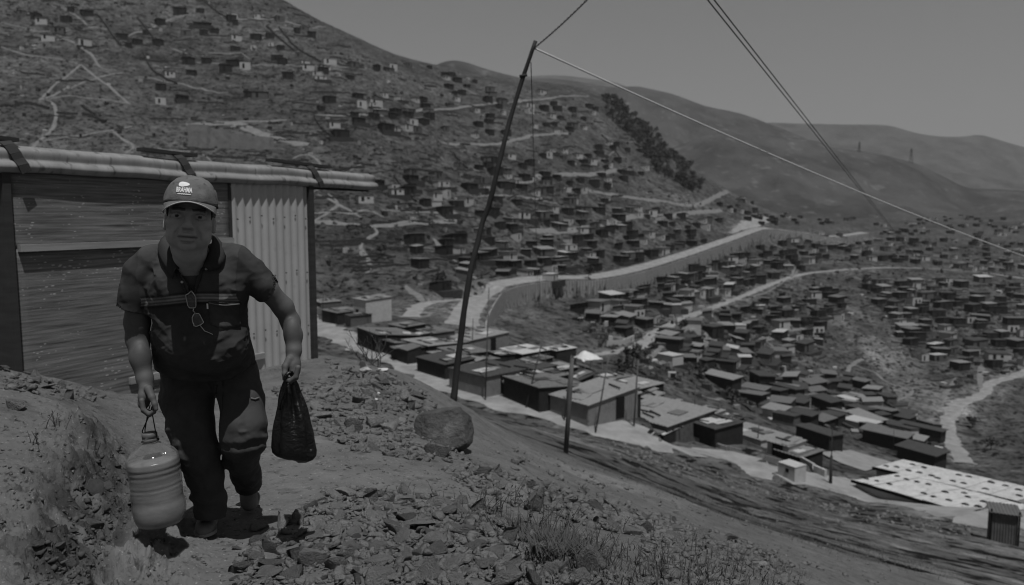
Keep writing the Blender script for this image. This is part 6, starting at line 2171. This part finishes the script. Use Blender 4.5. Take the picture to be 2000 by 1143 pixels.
# ---- polo shirt
def striped_cloth(name, base, z_list, var=.35):
    m = mat(name, base, .9, .15, var, 9, 8, bump=.25, bscale=260, dist=.001, attr="tone")
    return m
M_shirt = striped_cloth("dark_polo", .045, [])
S = SDF((-.36, 2.96 - BASE.y, .62), (.74, 3.80 - BASE.y, 1.55), .0042)
def sy(px0, px1, py, Y, dep, k=.03):       # an elliptic slice of the trunk
    px0, px1 = px0 + 8, px1 - 8
    a, b = Q(px0, py, Y), Q(px1, py, Y)
    return (a + b) / 2, (b[0] - a[0]) / 2, dep
SLI = [(320, 448, 487, 3.23, .075), (296, 474, 512, 3.24, .098), (285, 488, 545, 3.26, .118), (287, 486, 590, 3.29, .130), (292, 486, 630, 3.31, .140), (297, 491, 665, 3.36, .150), (301, 500, 700, 3.40, .150), (304, 508, 728, 3.44, .148), (306, 508, 765, 3.47, .145)]
tor = [sy(*s_) for s_ in SLI]
zc = np.array([c[2] for c, w, d in tor])[::-1]
def interp(z, f): return np.interp(z, zc, np.array([f(x) for x in tor])[::-1])
# trunk: elliptical slices interpolated over height
lo, hi = np.array([-.30, 2.98 - BASE.y, .62]), np.array([.70, 3.76 - BASE.y, 1.54])
sl, X, Y, Z_ = S.block(lo, hi, 0)
zz = np.broadcast_to(Z_, (1, 1, Z_.shape[2]))
cx_, cy_, wx_, wy_ = (interp(zz, f) for f in (lambda s_: s_[0][0], lambda s_: s_[0][1], lambda s_: s_[1], lambda s_: s_[2]))
q = (np.abs((X - cx_) / wx_) ** 2.3 + np.abs((Y - cy_) / wy_) ** 2.3) ** (1 / 2.3)
d = (q - 1) * np.minimum(wx_, wy_)
# hem: a tilted lower edge, lower in front-left of the picture
hem = Q(404, 746, 3.29)[2]
hz0 = hem + .030 * ((X - Q(400, 740, 3.3)[0]) / .2) ** 2 * 1 + .09 * np.clip((X - Q(440, 740, 3.3)[0]) / .15, 0, 1) ** 1.5
d = np.maximum(d, hz0 - Z_)
d = np.maximum(d, Z_ - zc[-1] - .012)
S.mix(sl, d, .0, '+')
# shoulders and sleeves
S.chain(seg([(330, 497, 3.24, .052), (298, 508, 3.24, .058), (278, 530, 3.24, .061), (268, 570, 3.245, .060), (262, 606, 3.25, .064)]), .03)
S.chain(seg([(420, 497, 3.25, .052), (460, 507, 3.26, .056), (486, 529, 3.28, .057), (510, 556, 3.30, .056), (529, 580, 3.325, .055)]), .03)
S.ell(Q(400, 672, 3.26), (.17, .105, .13), .05)           # belly
S.ell(Q(345, 560, 3.20), (.085, .07, .09), .05); S.ell(Q(430, 562, 3.22), (.085, .07, .09), .05)
# hollow sleeve ends and neck opening
def cutplane(p, n, R_):      # remove everything past a disc
    p, n = np.array(p), np.array(n, float); n /= np.linalg.norm(n)
    sl, X, Y, Z_ = S.block(p - R_, p + R_, 0)
    dd = (X - p[0]) * n[0] + (Y - p[1]) * n[1] + (Z_ - p[2]) * n[2]
    rad = np.sqrt((X - p[0]) ** 2 + (Y - p[1]) ** 2 + (Z_ - p[2]) ** 2)
    S.D[sl] = np.where(rad < R_, np.maximum(S.D[sl], dd), S.D[sl])
pr_, pl_ = Q(259, 602, 3.25), Q(531, 577, 3.32)
nr_ = Q(259, 602, 3.25) - Q(266, 560, 3.245) + np.array([-.01, 0, 0]); nl_ = Q(534, 582, 3.325) - Q(515, 548, 3.30)
cutplane(pr_, nr_, .125); cutplane(pl_, nl_, .125)
S.chain([(Q(266, 575, 3.248), .045), (Q(258, 612, 3.25), .064)], 0, '-')
S.chain([(Q(518, 553, 3.30), .042), (Q(536, 585, 3.327), .056)], 0, '-')
S.chain([(Q(376, 460, 3.12), .070), (Q(376, 500, 3.17), .064), (Q(376, 530, 3.17), .040), (Q(378, 562, 3.16), .018)], .008, '-')
S.cone(Q(378, 470, 3.24), Q(378, 495, 3.24), .068, .066, .01, '-')
V, Fq = S.mesh(2)
# cloth: hanging folds and drag lines
nx_ = V[:, 0]; f1 = 1 - 2.4 * np.abs(fbm(V[:, 0] * 9 + V[:, 2] * 5, V[:, 1] * 8, V[:, 2] * 3.5, 3, 15))
low = sstep(.95, .70, V[:, 2])
f2 = np.sin((V[:, 2] * 62 + V[:, 0] * 14 + 3 * fbm(V[:, 0] * 5, V[:, 1] * 5, V[:, 2] * 5, 2, 16))) * low * .5
f3 = fbm(V[:, 0] * 8 - V[:, 2] * 14, V[:, 1] * 9, V[:, 2] * 9 + V[:, 0] * 8, 3, 17) * .9
dn = V - np.array([interp(V[:, 2], lambda s_: s_[0][0]), interp(V[:, 2], lambda s_: s_[0][1]), V[:, 2]]).T
dn /= np.linalg.norm(dn, axis=1)[:, None] + 1e-6
arm = (np.abs(V[:, 0] - Q(390, 600, 3.3)[0]) > .2)
f3 = 1 - 2.4 * np.abs(f3)
V = V + dn * (.0060 * f1 + .0050 * f2 + .0075 * f3)[:, None] * np.where(arm, .75, 1)[:, None]
me = mesh_np("shirt", V, Fq, M_shirt, True)
px_, py_ = np.array([pxl(v + np.array(BASE)) for v in V]).T
t = 1 + .18 * fbm(V[:, 0] * 7, V[:, 1] * 7, V[:, 2] * 7, 4, 19)
zst = V[:, 2] - .012 * np.sin(V[:, 0] * 9) - .02 * V[:, 0]
zr = Q(430, 583, 3.17)[2] - .012 * math.sin(Q(430, 583, 3.17)[0] * 9) - .02 * Q(430, 583, 3.17)[0]
body_front = (~arm) & (V[:, 1] < Q(390, 600, 3.33)[1])
for off, w, g in ((.018, .0035, 5.0), (.005, .0048, 6.0), (-.008, .0032, 4.5), (-.018, .007, .55), (.028, .005, .6)):
    t = np.where(body_front, t * (1 + (g - 1) * np.exp(-((zst - zr - off) / w) ** 2)), t)
t = np.where(body_front & (zst - zr > .03), t * 1.25, t)
# faint paint smears
for (a, b, Yd, r, g) in ((365, 660, 3.18, .008, 3.5), (405, 668, 3.18, .006, 2.2), (430, 640, 3.17, .012, 2.0), (392, 690, 3.2, .006, 2.0)):
    c = Q(a, b, Yd); t *= 1 + (g - 1) * np.exp(-(((V[:, 0] - c[0]) / (r * .6)) ** 2 + ((V[:, 2] - c[2]) / r) ** 2)) * body_front * (fbm(V[:, 0] * 120, V[:, 1] * 30, V[:, 2] * 60, 2, 3) > -.1)
toned(me, t)
shirt = link("shirt", me, man)
shirt_tree = BVHTree.FromPolygons([tuple(v) for v in V], [tuple(int(i) for i in f) for f in Fq])
def on_shirt(px, py, lift=.003):
    o_ = -BASE
    d_ = ray(px, py).normalized()
    h_ = shirt_tree.ray_cast(o_, d_)
    return (h_[0] + h_[1] * lift) if h_[0] is not None else Vector(Q(px, py, 3.2))
# collar: two turned-down flaps round the neck
def sheet_pts(rows, m, name, th=.004, parent=shirt):
    nc = len(rows[0]); V = [p for r in rows for p in r]
    Fc = [(j * nc + i, j * nc + i + 1, (j + 1) * nc + i + 1, (j + 1) * nc + i) for j in range(len(rows) - 1) for i in range(nc - 1)]
    o = link(name, mesh_np(name, V, Fc, m, True), parent)
    s_ = o.modifiers.new("thick", 'SOLIDIFY'); s_.thickness = th; s_.offset = 0
    return o
M_collar = mat("dark_collar", .040, .9, .15, .3, 10, bump=.3, bscale=200, dist=.001, attr=None)
def crow(pts, n=10): return [Vector(Q(*p)) for p in pts]
for side in (-1, 1):
    if side < 0:   # picture left: mostly seen edge-on, from nape to the open point
        inner = [(372, 458, 3.31), (340, 455, 3.28), (328, 463, 3.21), (333, 482, 3.15), (342, 505, 3.12), (350, 525, 3.105)]
        outer = [(372, 470, 3.34), (330, 470, 3.31), (308, 482, 3.23), (311, 505, 3.155), (322, 525, 3.12), (338, 545, 3.10)]
    else:
        inner = [(372, 458, 3.31), (404, 455, 3.28), (414, 463, 3.22), (412, 482, 3.16), (404, 503, 3.13), (395, 524, 3.11)]
        outer = [(372, 470, 3.34), (420, 468, 3.31), (438, 482, 3.24), (440, 505, 3.17), (428, 522, 3.135), (408, 530, 3.12)]
    A_, B_ = resample(crow(inner), .012), resample(crow(outer), .012)
    n = 24
    def samp(L, u):
        x = u * (len(L) - 1); i = min(int(x), len(L) - 2); return L[i].lerp(L[i + 1], x - i)
    rows = []
    for v in range(6):
        w = v / 5
        rows.append([samp(A_, i / (n - 1)).lerp(samp(B_, i / (n - 1)), w) + Vector((0, -.010 * math.sin(w * math.pi), .014 * math.sin(w * math.pi))) for i in range(n)])
    sheet_pts(rows, M_collar, "collar")
# placket, buttons, pocket
pl = [(346, 528), (352, 545), (359, 562), (366, 578)]
MB().tube([on_shirt(a, b, .004) for a, b in pl], .006, 6).build("placket", M_collar, shirt, True)
MB().tube([on_shirt(a, b, .004) for a, b in ((396, 527), (390, 548), (383, 566), (376, 582))], .005, 6).build("placket", M_collar, shirt, True)
for (a, b) in ((356, 551), (404, 526)):
    c = on_shirt(a, b, .009)
    MB().tube([c + Vector((0, .002, 0)), c + Vector((0, -.002, .001))], .0055, 10).build("button", M_trim, shirt, True)
rows = []
for j in range(9):
    v = j / 8
    rows.append([on_shirt(408 + 57 * u + 3 * v, 588 + 46 * v + 3 * u + (7 * v * (1 - abs(2 * u - 1)) if v > .8 else 0), .0045 + .003 * math.sin(u * 9 + v * 5)) for u in np.linspace(0, 1, 10)])
sheet_pts(rows, M_shirt, "pocket", .003)
me_p = bpy.data.objects["pocket"].data; toned(me_p, 1.0 + .3 * np.random.default_rng(2).random(len(me_p.vertices)))
MB().tube([on_shirt(408 + 57 * u, 589 + 3 * u + 3 * math.sin(u * 3.1), .009) for u in np.linspace(0, 1, 10)], .0028, 6).build("pocket_hem", mat("faded_seam", .13, .9, .1, .2, 20), shirt, True)
c = on_shirt(407, 597, .008)
MB().box(c, (.006, .003, .022)).build("pocket_tag", M_print, shirt)

# ---- trousers
M_trs = mat("dark_trousers", .052, .85, .2, .25, 10, 8, bump=.3, bscale=220, dist=.001, attr="tone")
T = SDF((-.25, 3.16 - BASE.y, -.08), (.62, 4.15 - BASE.y, 1.0), .0045)
T.ell(Q(408, 724, 3.54), (.205, .115, .10), .02)
T.chain(seg([(368, 735, 3.49, .120), (366, 780, 3.47, .112), (373, 830, 3.42, .098), (385, 880, 3.40, .088), (402, 930, 3.45, .076), (411, 980, 3.51, .071), (414, 1014, 3.53, .071)]), .03)
T.chain(seg([(455, 728, 3.49, .112), (472, 780, 3.45, .093), (475, 830, 3.40, .096), (475, 856, 3.41, .095), (472, 890, 3.55, .078), (480, 925, 3.72, .069), (488, 957, 3.88, .066)]), .028)
# hems: cut flat, hollow
for (p_, n_, R_) in ((Q(413, 1009, 3.53), (0.0, -.15, -1), .15), (Q(487, 946, 3.85), (0.02, .5, -1), .14)):
    p_ = np.array(p_); n_ = np.array(n_, float); n_ /= np.linalg.norm(n_)
    sl, X, Y, Z_ = T.block(p_ - R_, p_ + R_, 0)
    dd = (X - p_[0]) * n_[0] + (Y - p_[1]) * n_[1] + (Z_ - p_[2]) * n_[2]
    rad = np.sqrt((X - p_[0]) ** 2 + (Y - p_[1]) ** 2 + (Z_ - p_[2]) ** 2)
    T.D[sl] = np.where(rad < R_, np.maximum(T.D[sl], dd), T.D[sl])
T.cone(Q(412, 990, 3.53), Q(413, 1030, 3.53), .057, .068, 0, '-')
V, Fq = T.mesh(2)
zl = V[:, 2]
kn = np.exp(-((zl - Q(472, 870, 3.3)[2]) / .08) ** 2); an = np.exp(-((zl - Q(413, 1000, 3.3)[2]) / .07) ** 2); cr = np.exp(-((zl - Q(420, 765, 3.3)[2]) / .06) ** 2)
wv_ = fbm(V[:, 0] * 6, V[:, 1] * 6, V[:, 2] * 6, 2, 25)
fold = np.sin(zl * 85 + V[:, 0] * 30 * np.sign(V[:, 0]) + wv_ * 6) * (.5 * kn + .9 * an + .35 * cr) + (1 - 2.6 * np.abs(fbm(V[:, 0] * 8 + zl * 7, V[:, 1] * 7, zl * 6 - V[:, 0] * 10, 4, 26))) * .9
ctr = np.where((V[:, 0] < Q(424, 800, 3.3)[0])[:, None], np.array([np.interp(zl, [Q(413, 1012, 3.3)[2], Q(369, 780, 3.3)[2]], [Q(413, 1012, 3.3)[0], Q(369, 780, 3.3)[0]]), V[:, 1] * 0 + .05, zl]).T,
               np.array([zl * 0 + Q(474, 850, 3.3)[0], np.interp(zl, [Q(488, 955, 3.66)[2], Q(472, 840, 3.3)[2]], [Q(488, 955, 3.66)[1], Q(472, 840, 3.3)[1]]), zl]).T)
dn = V - ctr; dn /= np.linalg.norm(dn, axis=1)[:, None] + 1e-6
V = V + dn * (.0085 * fold)[:, None]
me = mesh_np("trousers", V, Fq, M_trs, True)
t = 1 + .2 * fbm(V[:, 0] * 9, V[:, 1] * 9, V[:, 2] * 9, 4, 27)
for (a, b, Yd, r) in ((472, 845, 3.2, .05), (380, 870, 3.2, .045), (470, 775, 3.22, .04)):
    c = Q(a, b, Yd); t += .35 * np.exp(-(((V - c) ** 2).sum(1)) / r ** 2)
toned(me, t)
trs = link("trousers", me, man)
tr_tree = BVHTree.FromPolygons([tuple(v) for v in V], [tuple(int(i) for i in f) for f in Fq])
def on_trs(px, py, lift=.003):
    h_ = tr_tree.ray_cast(-BASE, ray(px, py).normalized())
    return (h_[0] + h_[1] * lift) if h_[0] is not None else Vector(Q(px, py, 3.25))
MB().tube([on_trs(a, b, .003) for a, b in ((424, 752), (423, 760), (422, 768), (421, 776))], .004, 6).build("fly_seam", M_collar, trs, True)
MB().tube([on_trs(a, b, .003) for a, b in ((490, 778), (497, 780), (505, 777))], .0045, 6).build("torn_pocket", bpy.data.materials["faded_seam"], trs, True)

# ---- shoes
M_shoe = mat("dusty_leather", .13, .6, .35, .3, 14, 6, bump=.4, bscale=60, dist=.003)
M_sole = mat("shoe_sole", .24, .85, .2, .2, 14)
def shoe(heel, toe, up, label, lift_heel):
    heel, toe, up = Vector(heel), Vector(toe), Vector(up).normalized()
    f = (toe - heel); L = f.length; f.normalize()
    up = (up - f * up.dot(f)).normalized(); sd = f.cross(up)
    Mx = np.array([list(f), list(sd), list(up)])
    def w(a, b, c): return np.array(heel + f * a * L + sd * b + up * c)
    D_ = SDF(np.minimum(np.array(heel), np.array(toe)) - .09, np.maximum(np.array(heel), np.array(toe)) + .14, .003)
    D_.ell(w(.22, 0, .045), (.075, .036, .045), .02, '+', Mx)
    D_.ell(w(.68, 0, .034), (.095, .046, .034), .03, '+', Mx)
    D_.ell(w(.88, 0, .028), (.045, .040, .028), .02, '+', Mx)
    D_.cone(w(.18, 0, .06), w(.14, 0, .12), .036, .04, .02)
    D_.cone(w(.30, 0, .075), w(.6, 0, .055), .026, .028, .02)
    sl, X, Y, Z_ = D_.block(D_.lo, D_.lo + D_.n * D_.h, 0)
    D_.D[sl] = np.maximum(D_.D[sl], -((X - heel.x) * up.x + (Y - heel.y) * up.y + (Z_ - heel.z) * up.z) + .012)
    V, Fq = D_.mesh(2)
    o = link("shoe", mesh_np("shoe", V, Fq, M_shoe, True), man)
    rows = []
    out = [(-.02, .0), (.02, .030), (.2, .037), (.4, .036), (.6, .045), (.78, .050), (.92, .040), (1.01, .018), (1.03, 0)]
    ring = [(a, b) for a, b in out] + [(a, -b) for a, b in reversed(out[1:-1])]
    V = [Vector(w(a, b * 1.04, c)) for c in (0, .016) for a, b in ring]
    n = len(ring)
    Fc = [tuple(range(n))[::-1], tuple(range(n, 2 * n))] + [(i, (i + 1) % n, n + (i + 1) % n, n + i) for i in range(n)]
    link("sole", mesh_np("sole", V, Fc, M_sole), o)
    for k in range(4):
        a = .42 + k * .07
        MB().tube([w(a, -.018, .083 - k * .007), w(a + .01, 0, .090 - k * .008), w(a, .018, .083 - k * .007)], .003, 5).build("lace", M_collar, o, True)
    return o
t1 = hit(398, 1052, 0, 1.7) - BASE; t1.z += .006
h1 = t1 + Vector((-.072, .265, 0)); h1.z = Z(h1.x + BASE.x, h1.y + BASE.y) - BASE.z + .004
shoe(h1, t1, (0, 0, 1), "", 0)
t2 = hit(491, 1000, 0, 1.7) - BASE; t2.z += .014
h2 = Vector(Q(488, 952, 3.96))
h2 = t2 + (h2 - t2).normalized() * .26
shoe(h2, t2, (0, -.75, .55), "", 0)

# ---- reading glasses hooked in the shirt opening
gl = empty("eyeglasses", Vector(on_shirt(378, 600)) + BASE, 0, "reading glasses hanging open from the shirt front", "eyeglasses")
M_frame = mat("pale_metal_frame", .5, .35, .5, .05, 10, metal=.8)
M_lens = bpy.data.materials.new("lens_glass"); M_lens.use_nodes = True
_n = M_lens.node_tree; _b = _n.nodes["Principled BSDF"]; _b.inputs["Base Color"].default_value = (.10, .10, .10, 1); _b.inputs["Roughness"].default_value = .05
_tr = _n.nodes.new("ShaderNodeBsdfTransparent"); _mx = _n.nodes.new("ShaderNodeMixShader"); _mx.inputs[0].default_value = .6
_n.links.new(_tr.outputs[0], _mx.inputs[1]); _n.links.new(_b.outputs[0], _mx.inputs[2]); _n.links.new(_mx.outputs[0], _n.nodes["Material Output"].inputs[0])
gc = Vector(on_shirt(378, 600))
def gpt(px, py, lift): return Vector(on_shirt(px, py, lift)) - gc
for (cx, cy, w, h, tl) in ((375.5, 585, 9.5, 14, -.16), (387, 624, 9.5, 14, -.22)):
    ring = []
    for i in range(20):
        a = 2 * math.pi * i / 20
        x, y = math.copysign(abs(math.cos(a)) ** .6, math.cos(a)) * w, math.copysign(abs(math.sin(a)) ** .6, math.sin(a)) * h
        ring.append(gpt(cx + x * math.cos(tl) - y * math.sin(tl), cy + x * math.sin(tl) + y * math.cos(tl), .014))
    MB().tube(ring + [ring[0]], .0022, 6, False).build("lens_frame", M_frame, gl, True)
    c = sum(ring, Vector()) / 20
    link("lens", mesh_np("lens", ring + [c + Vector((0, -.002, 0))], [(i, (i + 1) % 20, 20) for i in range(20)], M_lens, True), gl)
MB().tube([gpt(379, 599, .016), gpt(380, 604, .02), gpt(383, 610, .016)], .0022, 6).build("bridge", M_frame, gl, True)
MB().tube([gpt(374, 572, .014), gpt(371, 566, .005), gpt(370, 575, -.004)], .002, 6).build("temple", M_frame, gl, True)
MB().tube([gpt(392, 637, .014), gpt(400, 646, .012), gpt(408, 651, .010), gpt(416, 655, .010)], .002, 6).build("temple", M_frame, gl, True)

# ---- the water jug
M_jug = bpy.data.materials.new("clear_plastic"); M_jug.use_nodes = True
_n = M_jug.node_tree; _b = _n.nodes["Principled BSDF"]
_b.inputs["Base Color"].default_value = (.22, .22, .22, 1); _b.inputs["Roughness"].default_value = .07; _b.inputs["Specular IOR Level"].default_value = .8
_tr = _n.nodes.new("ShaderNodeBsdfTransparent"); _tr.inputs[0].default_value = (.93, .93, .93, 1)
_mx = _n.nodes.new("ShaderNodeMixShader")
_lw = _n.nodes.new("ShaderNodeLayerWeight"); _lw.inputs[0].default_value = .35
_mr = _n.nodes.new("ShaderNodeMapRange"); _mr.inputs["To Min"].default_value = .16; _mr.inputs["To Max"].default_value = .75
_n.links.new(_lw.outputs["Facing"], _mr.inputs["Value"]); _n.links.new(_mr.outputs[0], _mx.inputs[0])
_n.links.new(_tr.outputs[0], _mx.inputs[1]); _n.links.new(_b.outputs[0], _mx.inputs[2])
_n.links.new(_mx.outputs[0], _n.nodes["Material Output"].inputs[0])
M_water = mat("cloudy_water", .25, .2, .5, .28, 9, 8, stretch=(1, 1, 2.5), speck=[(12, .05, .62)], bump=.3, bscale=14, dist=.006)
JT = P(292, 850, 3.20)
jug = empty("water_jug", JT, 0, "large ribbed clear plastic water jug hanging from the man's hand by a cord", "jug")
jug.rotation_euler = (R(-2), R(-4.5), R(20))
prof = [(0.0, .004), (.026, .004), (.029, .0), (.029, -.012), (.033, -.014), (.033, -.019), (.029, -.021), (.029, -.030), (.036, -.036), (.060, -.052), (.084, -.072), (.099, -.092), (.1055, -.110), (.107, -.125)]
z = -.125
while z > -.262:
    z -= .0055
    k = (z + .125) / -.137
    prof.append((.107 - .003 * math.sin(k * math.pi) - .004 * k + .0007 * (.5 + .9 * abs(math.sin(z * 31))) * math.sin(z * 2 * math.pi / .0195 + math.sin(z * 60)) + .0007 * math.sin(z * 900), z))
prof += [(.1025, -.268), (.1022, -.276), (.1035, -.288), (.1058, -.298), (.1070, -.312), (.1075, -.335), (.104, -.355), (.098, -.372), (.086, -.386), (.070, -.393), (.045, -.391), (.0, -.385)]
def lathe(prof, n, fn=None, shrink=0.0):
    V, Fc = [], []
    for (r, z) in prof:
        for i in range(n):
            a = 2 * math.pi * i / n
            q = max(0.0, r - shrink)
            if fn: q = fn(q, z, a)
            V.append((q * math.cos(a), q * math.sin(a), z))
    for j in range(len(prof) - 1):
        for i in range(n):
            k = (i + 1) % n
            Fc.append((j * n + i, (j + 1) * n + i, (j + 1) * n + k, j * n + k))
    return V, Fc
def jugf(q, z, a):
    w = math.exp(-((z + .080) / .026) ** 2)
    pet = abs(((a * 6 / (2 * math.pi)) % 1) - .5) * 2
    q += .0070 * w * (1 if pet < .62 else -1) * min(1, abs(pet - .62) * 8)
    q += .0016 * math.sin(a * 2 + z * 22) + .0015 * math.sin(a * 3 - z * 40)
    return q
# finer profile over the shoulder panels
pf = []
for (r0, z0), (r1, z1) in zip(prof[:-1], prof[1:]):
    k = 4 if -.125 <= z1 <= -.036 and z0 > -.125 else 1
    for i in range(k): pf.append((r0 + (r1 - r0) * i / k, z0 + (z1 - z0) * i / k))
pf.append(prof[-1])
link("body", mesh_np("body", *lathe(pf, 72, jugf), M_jug, True), jug)
wpf = [(0, -.104), (.102, -.104)] + [(r, z) for r, z in pf if z < -.108]
link("water", mesh_np("water", *lathe(wpf, 48, None, .005), M_water, True), jug)
M_cord = mat("black_cord", .02, .8, .3, .3, 40)
link("screw_cap", mesh_np("screw_cap", *lathe([(0, .012), (.027, .012), (.031, .008), (.031, -.010), (.027, -.012)], 32), mat("grey_cap", .10, .6, .4, .2, 20), True), jug)
Mi = (Matrix.Translation(JT) @ jug.rotation_euler.to_matrix().to_4x4()).inverted()
def jl(px, py, Y): return Mi @ P(px, py, Y)
for (a, b) in (((289, 806, 3.175), (.026, -.018)), ((297, 806, 3.18), (-.012, .026)), ((293, 808, 3.19), (.014, -.027))):
    MB().tube([jl(a[0] + 4, a[1] - 14, a[2]), jl(*a), Vector((b[1] * 1.0, b[0] * 1.0, .020)), Vector((b[1] * 1.15, b[0] * 1.15, -.022))], .0026, 6).build("cord", M_cord, jug, True)
MB().tube([Vector((.0335 * math.cos(a), .0335 * math.sin(a), -.024)) for a in np.linspace(0, 2 * math.pi, 24)], .003, 6, False).build("cord_ring", M_cord, jug, True)
MB().tube([jl(293, 806, 3.17), jl(300, 800, 3.15), jl(303, 790, 3.15), jl(298, 782, 3.16)], .0024, 6).build("cord_tail", M_cord, jug, True)

# ---- the black bag
M_bag = mat("black_plastic", .004, .24, .45, .3, 20, bump=.7, bscale=22, dist=.02)
BT = P(566, 742, 3.29)
bag = empty("plastic_bag", BT, 0, "full black plastic bag gripped by its twisted handles in the man's hand", "bag")
bp_ = [(742, 566, 9), (752, 566, 13), (765, 566, 17), (780, 568, 22), (800, 570, 28), (820, 571, 33), (840, 572, 37), (858, 573, 41), (872, 574, 43), (882, 575, 42), (889, 576, 36), (894, 576, 24), (896, 576, 8)]
ring_n = 72
V, Fc = [], []
dense = []
for (a, b) in zip(bp_[:-1], bp_[1:]):
    for i in range(4): dense.append(tuple(a[k] + (b[k] - a[k]) * i / 4 for k in range(3)))
dense.append(bp_[-1])
for (py, px, hw) in dense:
    c = P(px, py, 3.29) - BT
    r = hw * 3.29 / F
    u = (py - 742) / 154
    for i in range(ring_n):
        a = 2 * math.pi * i / ring_n
        fo = .16 * (1 - u) ** .7 * math.sin(a * 7 + 2 * u) + .10 * (1 - u) * math.sin(a * 11 - 3 * u) + .045 * math.sin(a * 4 + u * 9) + .05 * float(fbm(np.array([math.cos(a) * 2.]), np.array([math.sin(a) * 2.]), u * 5, 3, 33)[0])
        q = r * (1 + fo)
        V.append((c.x + q * math.cos(a), c.y + q * .72 * math.sin(a), c.z + .006 * math.sin(a * 5) * (1 - u) - (.02 * max(0, math.cos(a)) * u if u > .7 else 0)))
m = len(dense)
for j in range(m - 1):
    for i in range(ring_n):
        k = (i + 1) % ring_n
        Fc.append((j * ring_n + i, j * ring_n + k, (j + 1) * ring_n + k, (j + 1) * ring_n + i))
Fc.append(tuple((m - 1) * ring_n + i for i in range(ring_n)))
link("bag_body", mesh_np("bag_body", V, Fc, M_bag, True), bag)
for (pts, r) in (([(562, 748, 3.25), (557, 738, 3.22), (566, 727, 3.23), (574, 735, 3.26), (572, 750, 3.27)], .008), ([(566, 770, 3.22), (563, 755, 3.225), (565, 745, 3.23)], .007), ([(546, 800, 3.25), (548, 785, 3.24), (556, 764, 3.24), (563, 748, 3.24)], .006)):
    MB().tube(resample([P(*p) - BT for p in pts], .01), r, 6).build("handle", M_bag, bag, True)
# ================================================================ air: even haze round everything
HZ = bpy.data.materials.new("haze_air"); HZ.use_nodes = True
_n = HZ.node_tree; _n.nodes.clear()
_pv = _n.nodes.new("ShaderNodeVolumePrincipled")
_pv.inputs["Color"].default_value = (0.9, 0.9, 0.9, 1)
_pv.inputs["Density"].default_value = 0.00011
_pv.inputs["Anisotropy"].default_value = 0.2
_mo = _n.nodes.new("ShaderNodeOutputMaterial")
_n.links.new(_pv.outputs[0], _mo.inputs["Volume"])
_lo, _hi = [1e9] * 3, [-1e9] * 3
bpy.context.view_layer.update()
for o in scene.objects:
    if o.type == 'MESH':
        for c in o.bound_box:
            w_ = o.matrix_world @ Vector(c)
            for k in range(3):
                _lo[k], _hi[k] = min(_lo[k], w_[k]), max(_hi[k], w_[k])
_lo, _hi = Vector(_lo) - Vector((30, 30, 1)), Vector(_hi) + Vector((30, 30, 15))
tag(MB().box((_lo + _hi) / 2, _hi - _lo).build("haze", HZ), kind='stuff')
